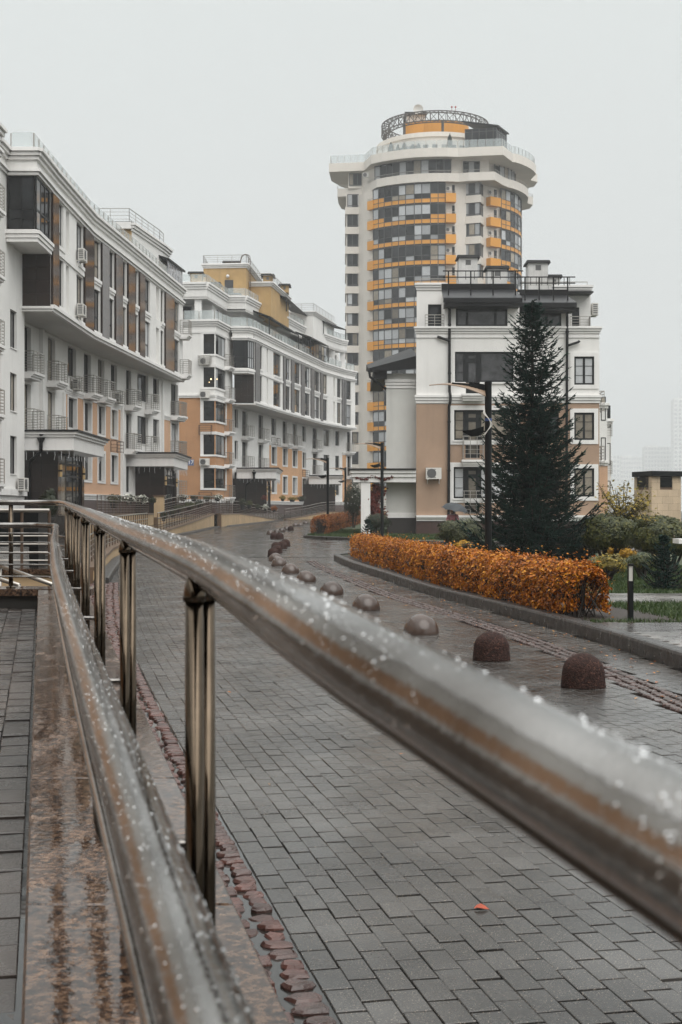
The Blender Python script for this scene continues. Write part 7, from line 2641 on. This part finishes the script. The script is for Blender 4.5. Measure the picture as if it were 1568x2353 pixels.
# terrace surfaces behind the walls
mb = MB()
mb.quad((-12, 66, .5), (-9.3, 66, .5), (-9.4, 98, 1.3), (-12, 98, 1.3))
mb.add([(-9.4, 98, 1.3), (-8.9, 98.6, 1.3), (-8.2, 105, 1.3), (-7.1, 114, 1.08), (-5.9, 124.5, .7), (-5.4, 135, 1.2), (0, 165, 1.3), (-20, 165, 1.3), (-20, 98, 1.3)], [tuple(range(9))])
mb.quad((-9.6, 60, .45), (-9.3, 66, .5), (-12, 66, .5), (-14, 60, .5))
mb.add([(-5.7, 29.5, .3), (-6.5, 35, .34), (-7.45, 42, .38), (-8.5, 53, .42), (-9.3, 64, .48), (-14, 64, .5), (-24, 64, .5), (-24, 20, .3), (-6, 20, .3)], [tuple(range(9))])
tag(mb.build('terrace', M_roadfar), kind='structure')
T1 = [(-10.8, 57, 1.45), (-10.8, 77.5, 1.45)]
clad_wall('sandstone terrace wall under the flowers before the nearest house', T1)
mb = MB(); mb.box(-18, -11.1, 56, 101, .3, 1.38); tag(mb.build('entrance_terrace', M_roadfar), kind='structure')
T2 = [(-10.85, 60, 1.45), (-10.85, 76, 1.45)]
ramp_rail('railing with white flowers on the terrace of the nearest house', T2, .85, 1.0)
pr = thing('stone_pier', 'capped sandstone pier beside the second dark doorway', 'pier', (at(366, 0, 79)[0], 79, .5))
m_ = MB(); xx = at(366, 0, 79)[0]; m_.box(xx - .27, xx + .27, 78.7, 79.3, .5, 2.42); m_.build('shaft', M_sand, pr)
m_ = MB(); m_.box(xx - .33, xx + .33, 78.64, 79.36, 2.42, 2.5); m_.build('cap', M_sand_dark, pr)
clad_wall('low sandstone wall between terrace pier and ramp', [(-10.6, 78, 1.2), (-10.2, 86, 1.25), (-9.9, 97, 1.3)])
ramp_rail('bright double handrail rising beside the second doorway', [(-10.7, 80, 1.3), (-10.4, 92, 1.72), (-9.6, 104, 1.72), (-9.1, 112, 1.55)], .9)

# flower boxes: (px, py, distance, box or pot, flowers)
M_petal = leaf_mat('white_petal', (.35, .36, .30), (.80, .78, .70), trans=.1)
M_pot = material('black_plastic_pot', (.014, .014, .015), .5)
fl = [(262, 1148, 66, 'pale grey-green bushy flowers spilling over the terrace railing, leftmost', M_shrub_g, .62, .55), (296, 1146, 70, 'white flowers in a box on the terrace railing, left of two', M_petal, .5, .42), (325, 1147, 74, 'white flowers in a box on the terrace railing, right of two', M_petal, .5, .42), (350, 1150, 76, 'dark leafy pot beside the sandstone pier', M_darkleaf, .35, .35),
      (376, 1184, 72, 'green hanging pot low on the rising ramp railing', M_darkleaf, .35, .42), (396, 1178, 77, 'second hanging pot up the rising ramp railing', M_darkleaf, .32, .4), (411, 1168, 81, 'third hanging box up the rising ramp railing, trailing green', M_shrub_g, .5, .4), (435, 1161, 86, 'large trailing flower box high on the rising ramp railing', M_shrub_g, .6, .45), (458, 1156, 92, 'dark round plant at the top of the ramp railing', M_darkleaf, .45, .45),
      (420, 1143, 100, 'white flowered box under the number plate', M_petal, .62, .4), (446, 1144, 100, 'dark box plant beside the white flowers under the number plate', M_darkleaf, .5, .4), (476, 1144, 104, 'pale flower box before the orange wall, left of the pair', M_shrub_g, .5, .4), (500, 1143, 104, 'white flower box before the orange wall, right of the pair', M_petal, .7, .42),
      (557, 1154, 106, 'tall green plant at the top of the falling ramp', M_darkleaf, .5, .8), (573, 1157, 108, 'round flowering pot on the falling ramp railing, uppermost', M_shrub_g, .5, .55), (592, 1163, 111, 'dark pot on the falling ramp railing, second from the top', M_darkleaf, .4, .4), (610, 1165, 114, 'white flowered pot on the falling ramp railing', M_petal, .36, .42), (630, 1168, 117, 'reddish pot on the falling ramp railing, lowest', M_hedge2, .5, .42),
      (607, 1144, 122, 'pink flowered pot beside the far glass door', M_red, .4, .5), (650, 1144, 124, 'brown leafy box left of the far sandstone pier', M_ylg, .5, .42), (672, 1146, 126, 'long greenish flower box under the apricot wall, left', M_ylg, .8, .4), (693, 1145, 127, 'long greenish flower box under the apricot wall, right', M_darkleaf, .8, .42)]
for i, (px_, py_, y, lab, mt, w_, h_) in enumerate(fl):
    p = at(px_, py_, y)
    t = thing('flower_pot', lab, 'plant pot', (p[0], y, p[2] - h_ * .75), 'flower pots on the railings')
    rg = np.random.default_rng(900 + i)
    m_ = MB(); m_.lathe((p[0], y, p[2] - h_ * .75), [(w_ * .24, 0), (w_ * .34, h_ * .5), (w_ * .36, h_ * .52)], 10); m_.build('pot', M_pot, t)
    N = 420
    v = rg.normal(0, 1, (N, 3)); v /= np.linalg.norm(v, axis=1, keepdims=True)
    pts = np.array(p) + v * [w_ * .62, w_ * .5, h_ * .5] * (rg.random((N, 1)) ** .4) * (1 + .3 * noise3(v, 4, i))[:, None]
    leaf_cloud('foliage', pts, v, .10, M_darkleaf if mt is M_petal else mt, t, i, .6, None, .7)
    if mt is M_petal: leaf_cloud('flowers', pts[:150] * 1 + v[:150] * .05, v[:150], .11, M_petal, t, i + 5, .9, None, .5)

# ------------------------------------------------------------------ things seen through the cross rail at the far left
t = thing('stair_wall', 'low wall with granite coping beyond the cross railing', 'wall', (-5, 17, 0)); t['kind'] = 'thing'
m_ = MB(); m_.box(-9, -3.62, 17.03, 17.4, -.1, .80); m_.build('wall_core', M_sand, t)
m_ = MB(); m_.box(-9, -3.58, 16.97, 17.45, .802, .86); m_.build('coping_slab', M_granite, t)
ramp_rail('second steel railing standing behind the cross railing', [(-9, 17.2, .86), (-6.4, 17.2, .86), (-4.07, 17.2, .86), (-3.72, 17.2, .86)], .74, 1.2, 'stair_railing')
t = thing('stair_handrail', 'pair of bright slanting stair handrails beyond the cross railing', 'handrail', (-3.3, 14, .5))
for (a, b) in (((0, 1300), (122, 1344)), ((-60, 1312), (44, 1345))):
    A, B = at(*a, 14.4), at(*b, 13.6)
    m_ = MB(); m_.tube([A, B], .022, 10); m_.tube([B, (B[0], B[1], .3)], .018, 8); m_.tube([A, (A[0], A[1], .3)], .018, 8); m_.build('handrail', M_rail, t, True)
mb = MB(); mb.quad((-12, 12.3, .3), (-3.2, 12.3, .3), (-6, 29.5, .3), (-24, 29.5, .3)); tag(mb.build('sunken_court', M_roadfar), kind='structure')
t = thing('black_cabinet', 'black cabinet with pale top edge behind the cross railing', 'cabinet', (at(50, 0, 26)[0], 26, .3))
m_ = MB(); x0, x1 = at(-60, 0, 26)[0], at(88, 0, 26)[0]; m_.box(x0, x1, 26, 26.8, at(0, 1256, 26)[2], at(0, 1172, 26)[2]); m_.build('body', M_black, t)
m_ = MB(); m_.box(x0, x1 + .03, 25.96, 26.84, at(0, 1172, 26)[2], at(0, 1169, 26)[2]); m_.build('top', M_soffit, t)
m_ = MB(); m_.box(x1 - .2, x1 - .02, 26.1, 26.7, .3, at(0, 1256, 26)[2]); m_.build('leg', M_black, t)
m_ = MB(); m_.box(x0 + .02, x0 + .2, 26.1, 26.7, .3, at(0, 1256, 26)[2]); m_.build('leg', M_black, t)

# ------------------------------------------------------------------ person under an umbrella
py0 = 55.5
gp = on_ground(1041, 1257)[1]
bx, by, bz = at(1041, 0, py0)[0], py0, EYE - 84 * py0 / FPX
pp = thing('person', 'person in a pink coat walking under a dark grey umbrella', 'person', (bx, by, bz))
def skin_body(name, verts, edges, rad, mat, parent, root=0, sub=2):
    me = bpy.data.meshes.new(name)
    me.from_pydata([Vector(v) for v in verts], edges, [])
    o = bpy.data.objects.new(name, me); COL.objects.link(o); o.parent = parent
    md = o.modifiers.new('skin', 'SKIN')
    for i, r_ in enumerate(rad): me.skin_vertices[0].data[i].radius = (r_, r_)
    me.skin_vertices[0].data[root].use_root = True
    sb_ = o.modifiers.new('sub', 'SUBSURF'); sb_.levels = sub; sb_.render_levels = sub
    dg_ = bpy.context.evaluated_depsgraph_get()
    nm = bpy.data.meshes.new_from_object(o.evaluated_get(dg_))
    o.modifiers.clear(); o.data = nm; nm.materials.clear(); nm.materials.append(mat)
    nm.polygons.foreach_set('use_smooth', [True] * len(nm.polygons))
    return o
S = 1.6 / 1.7
vb = [(0, 0, .92), (0, 0, 1.12), (0, 0, 1.38), (0, -.01, 1.47), (-.02, -.03, 1.60), (-.09, .0, .88), (-.10, -.14, .50), (-.10, -.05, .08), (-.10, -.17, .03), (.09, 0, .88), (.10, .12, .50), (.10, .28, .10), (.10, .17, .03),
      (-.17, 0, 1.37), (-.24, -.03, 1.12), (-.16, -.22, 1.08), (-.12, -.27, 1.12), (.17, 0, 1.37), (.23, -.02, 1.10), (.14, -.2, 1.22), (.1, -.25, 1.27)]
eb = [(0, 1), (1, 2), (2, 3), (3, 4), (0, 5), (5, 6), (6, 7), (7, 8), (0, 9), (9, 10), (10, 11), (11, 12), (2, 13), (13, 14), (14, 15), (15, 16), (2, 17), (17, 18), (18, 19), (19, 20)]
rb_ = [.15, .135, .14, .05, .10, .085, .065, .045, .035, .085, .065, .045, .035, .065, .05, .04, .032, .065, .05, .04, .032]
skin_body('body', [tuple(S * q for q in v) for v in vb], eb, [r_ * S for r_ in rb_], M_trousers, pp)
vc = [(0, 0, .70), (0, 0, .95), (0, 0, 1.15), (0, 0, 1.38), (-.18, 0, 1.37), (-.25, -.03, 1.11), (-.17, -.2, 1.08), (.18, 0, 1.37), (.24, -.02, 1.09), (.15, -.18, 1.20)]
ec = [(0, 1), (1, 2), (2, 3), (3, 4), (4, 5), (5, 6), (3, 7), (7, 8), (8, 9)]
skin_body('coat', [tuple(S * q for q in v) for v in vc], ec, [.215 * S, .19 * S, .165 * S, .165 * S, .085 * S, .072 * S, .058 * S, .085 * S, .072 * S, .058 * S], M_coat, pp, 1)
hd = MB(); hc = (bx - .02, by - .04, bz + 1.60 * S)
hd.lathe(hc, [(.02, -.125), (.07, -.11), (.085, -.03), (.095, .03), (.08, .085), (.03, .12)], 14); hd.bar((hc[0] - .09, hc[1] - .03, hc[2] - .02), (hc[0] - .115, hc[1] - .035, hc[2] - .035), .025)
hd.build('face', M_skin, pp, True)
hh = MB(); hh.lathe((hc[0] + .02, hc[1] + .02, hc[2] + .01), [(.085, -.14), (.105, -.05), (.108, .03), (.09, .095), (.03, .128)], 14); hh.build('hair', M_hair, pp, True)
um = thing('umbrella', 'dark grey umbrella held over the person in the pink coat', 'umbrella', (bx + .1, by - .2, bz + 1.2))
uc = Vector((bx + .06, by - .12, bz + 1.53))
V, F = [], []
n = 8
for j, (r_, h_) in enumerate(((.0, .28), (.22, .255), (.42, .16), (.56, .0))):
    for k in range(n * 3):
        a = 2 * math.pi * k / (n * 3)
        sc = 1 - (.07 * (j / 3) if k % 3 else 0)
        p = Vector((r_ * sc * math.cos(a), r_ * sc * math.sin(a), h_ + (.03 * j / 3 if k % 3 else 0)))
        p.rotate(__import__('mathutils').Euler((R(8), R(10), 0)))
        V.append(uc + p)
for j in range(3):
    for k in range(n * 3):
        F.append((j * n * 3 + k, j * n * 3 + (k + 1) % (n * 3), (j + 1) * n * 3 + (k + 1) % (n * 3), (j + 1) * n * 3 + k))
m_ = MB(); m_.add(V, F); m_.build('canopy', M_umb, um, True)
m_ = MB(); m_.tube([(bx + .1, by - .25, bz + 1.12), tuple(uc + Vector((.05, -.03, .30)))], .008, 6); m_.build('shaft', M_black, um)
m_ = MB(); m_.tube([(bx + .1, by - .25, bz + 1.06), (bx + .1, by - .25, bz + 1.2)], .016, 8); m_.build('handle', M_black, um)

# ------------------------------------------------------------------ the air of a foggy day
M_haze = bpy.data.materials.new('haze')
M_haze.use_nodes = True
hn, hl2 = M_haze.node_tree.nodes, M_haze.node_tree.links
hn.remove(hn['Principled BSDF'])
hv = hn.new('ShaderNodeVolumePrincipled')
hv.inputs['Color'].default_value = (.93, .95, .96, 1)
hv.inputs['Density'].default_value = 0.00055
hv.inputs['Anisotropy'].default_value = 0.2
hl2.new(hv.outputs[0], hn['Material Output'].inputs['Volume'])
mb = MB(); mb.box(-2600, 2600, -60, 2500, -1.6, 260)
tag(mb.build('haze', M_haze), 'pale grey fog lying over the whole place', 'fog', kind='stuff')
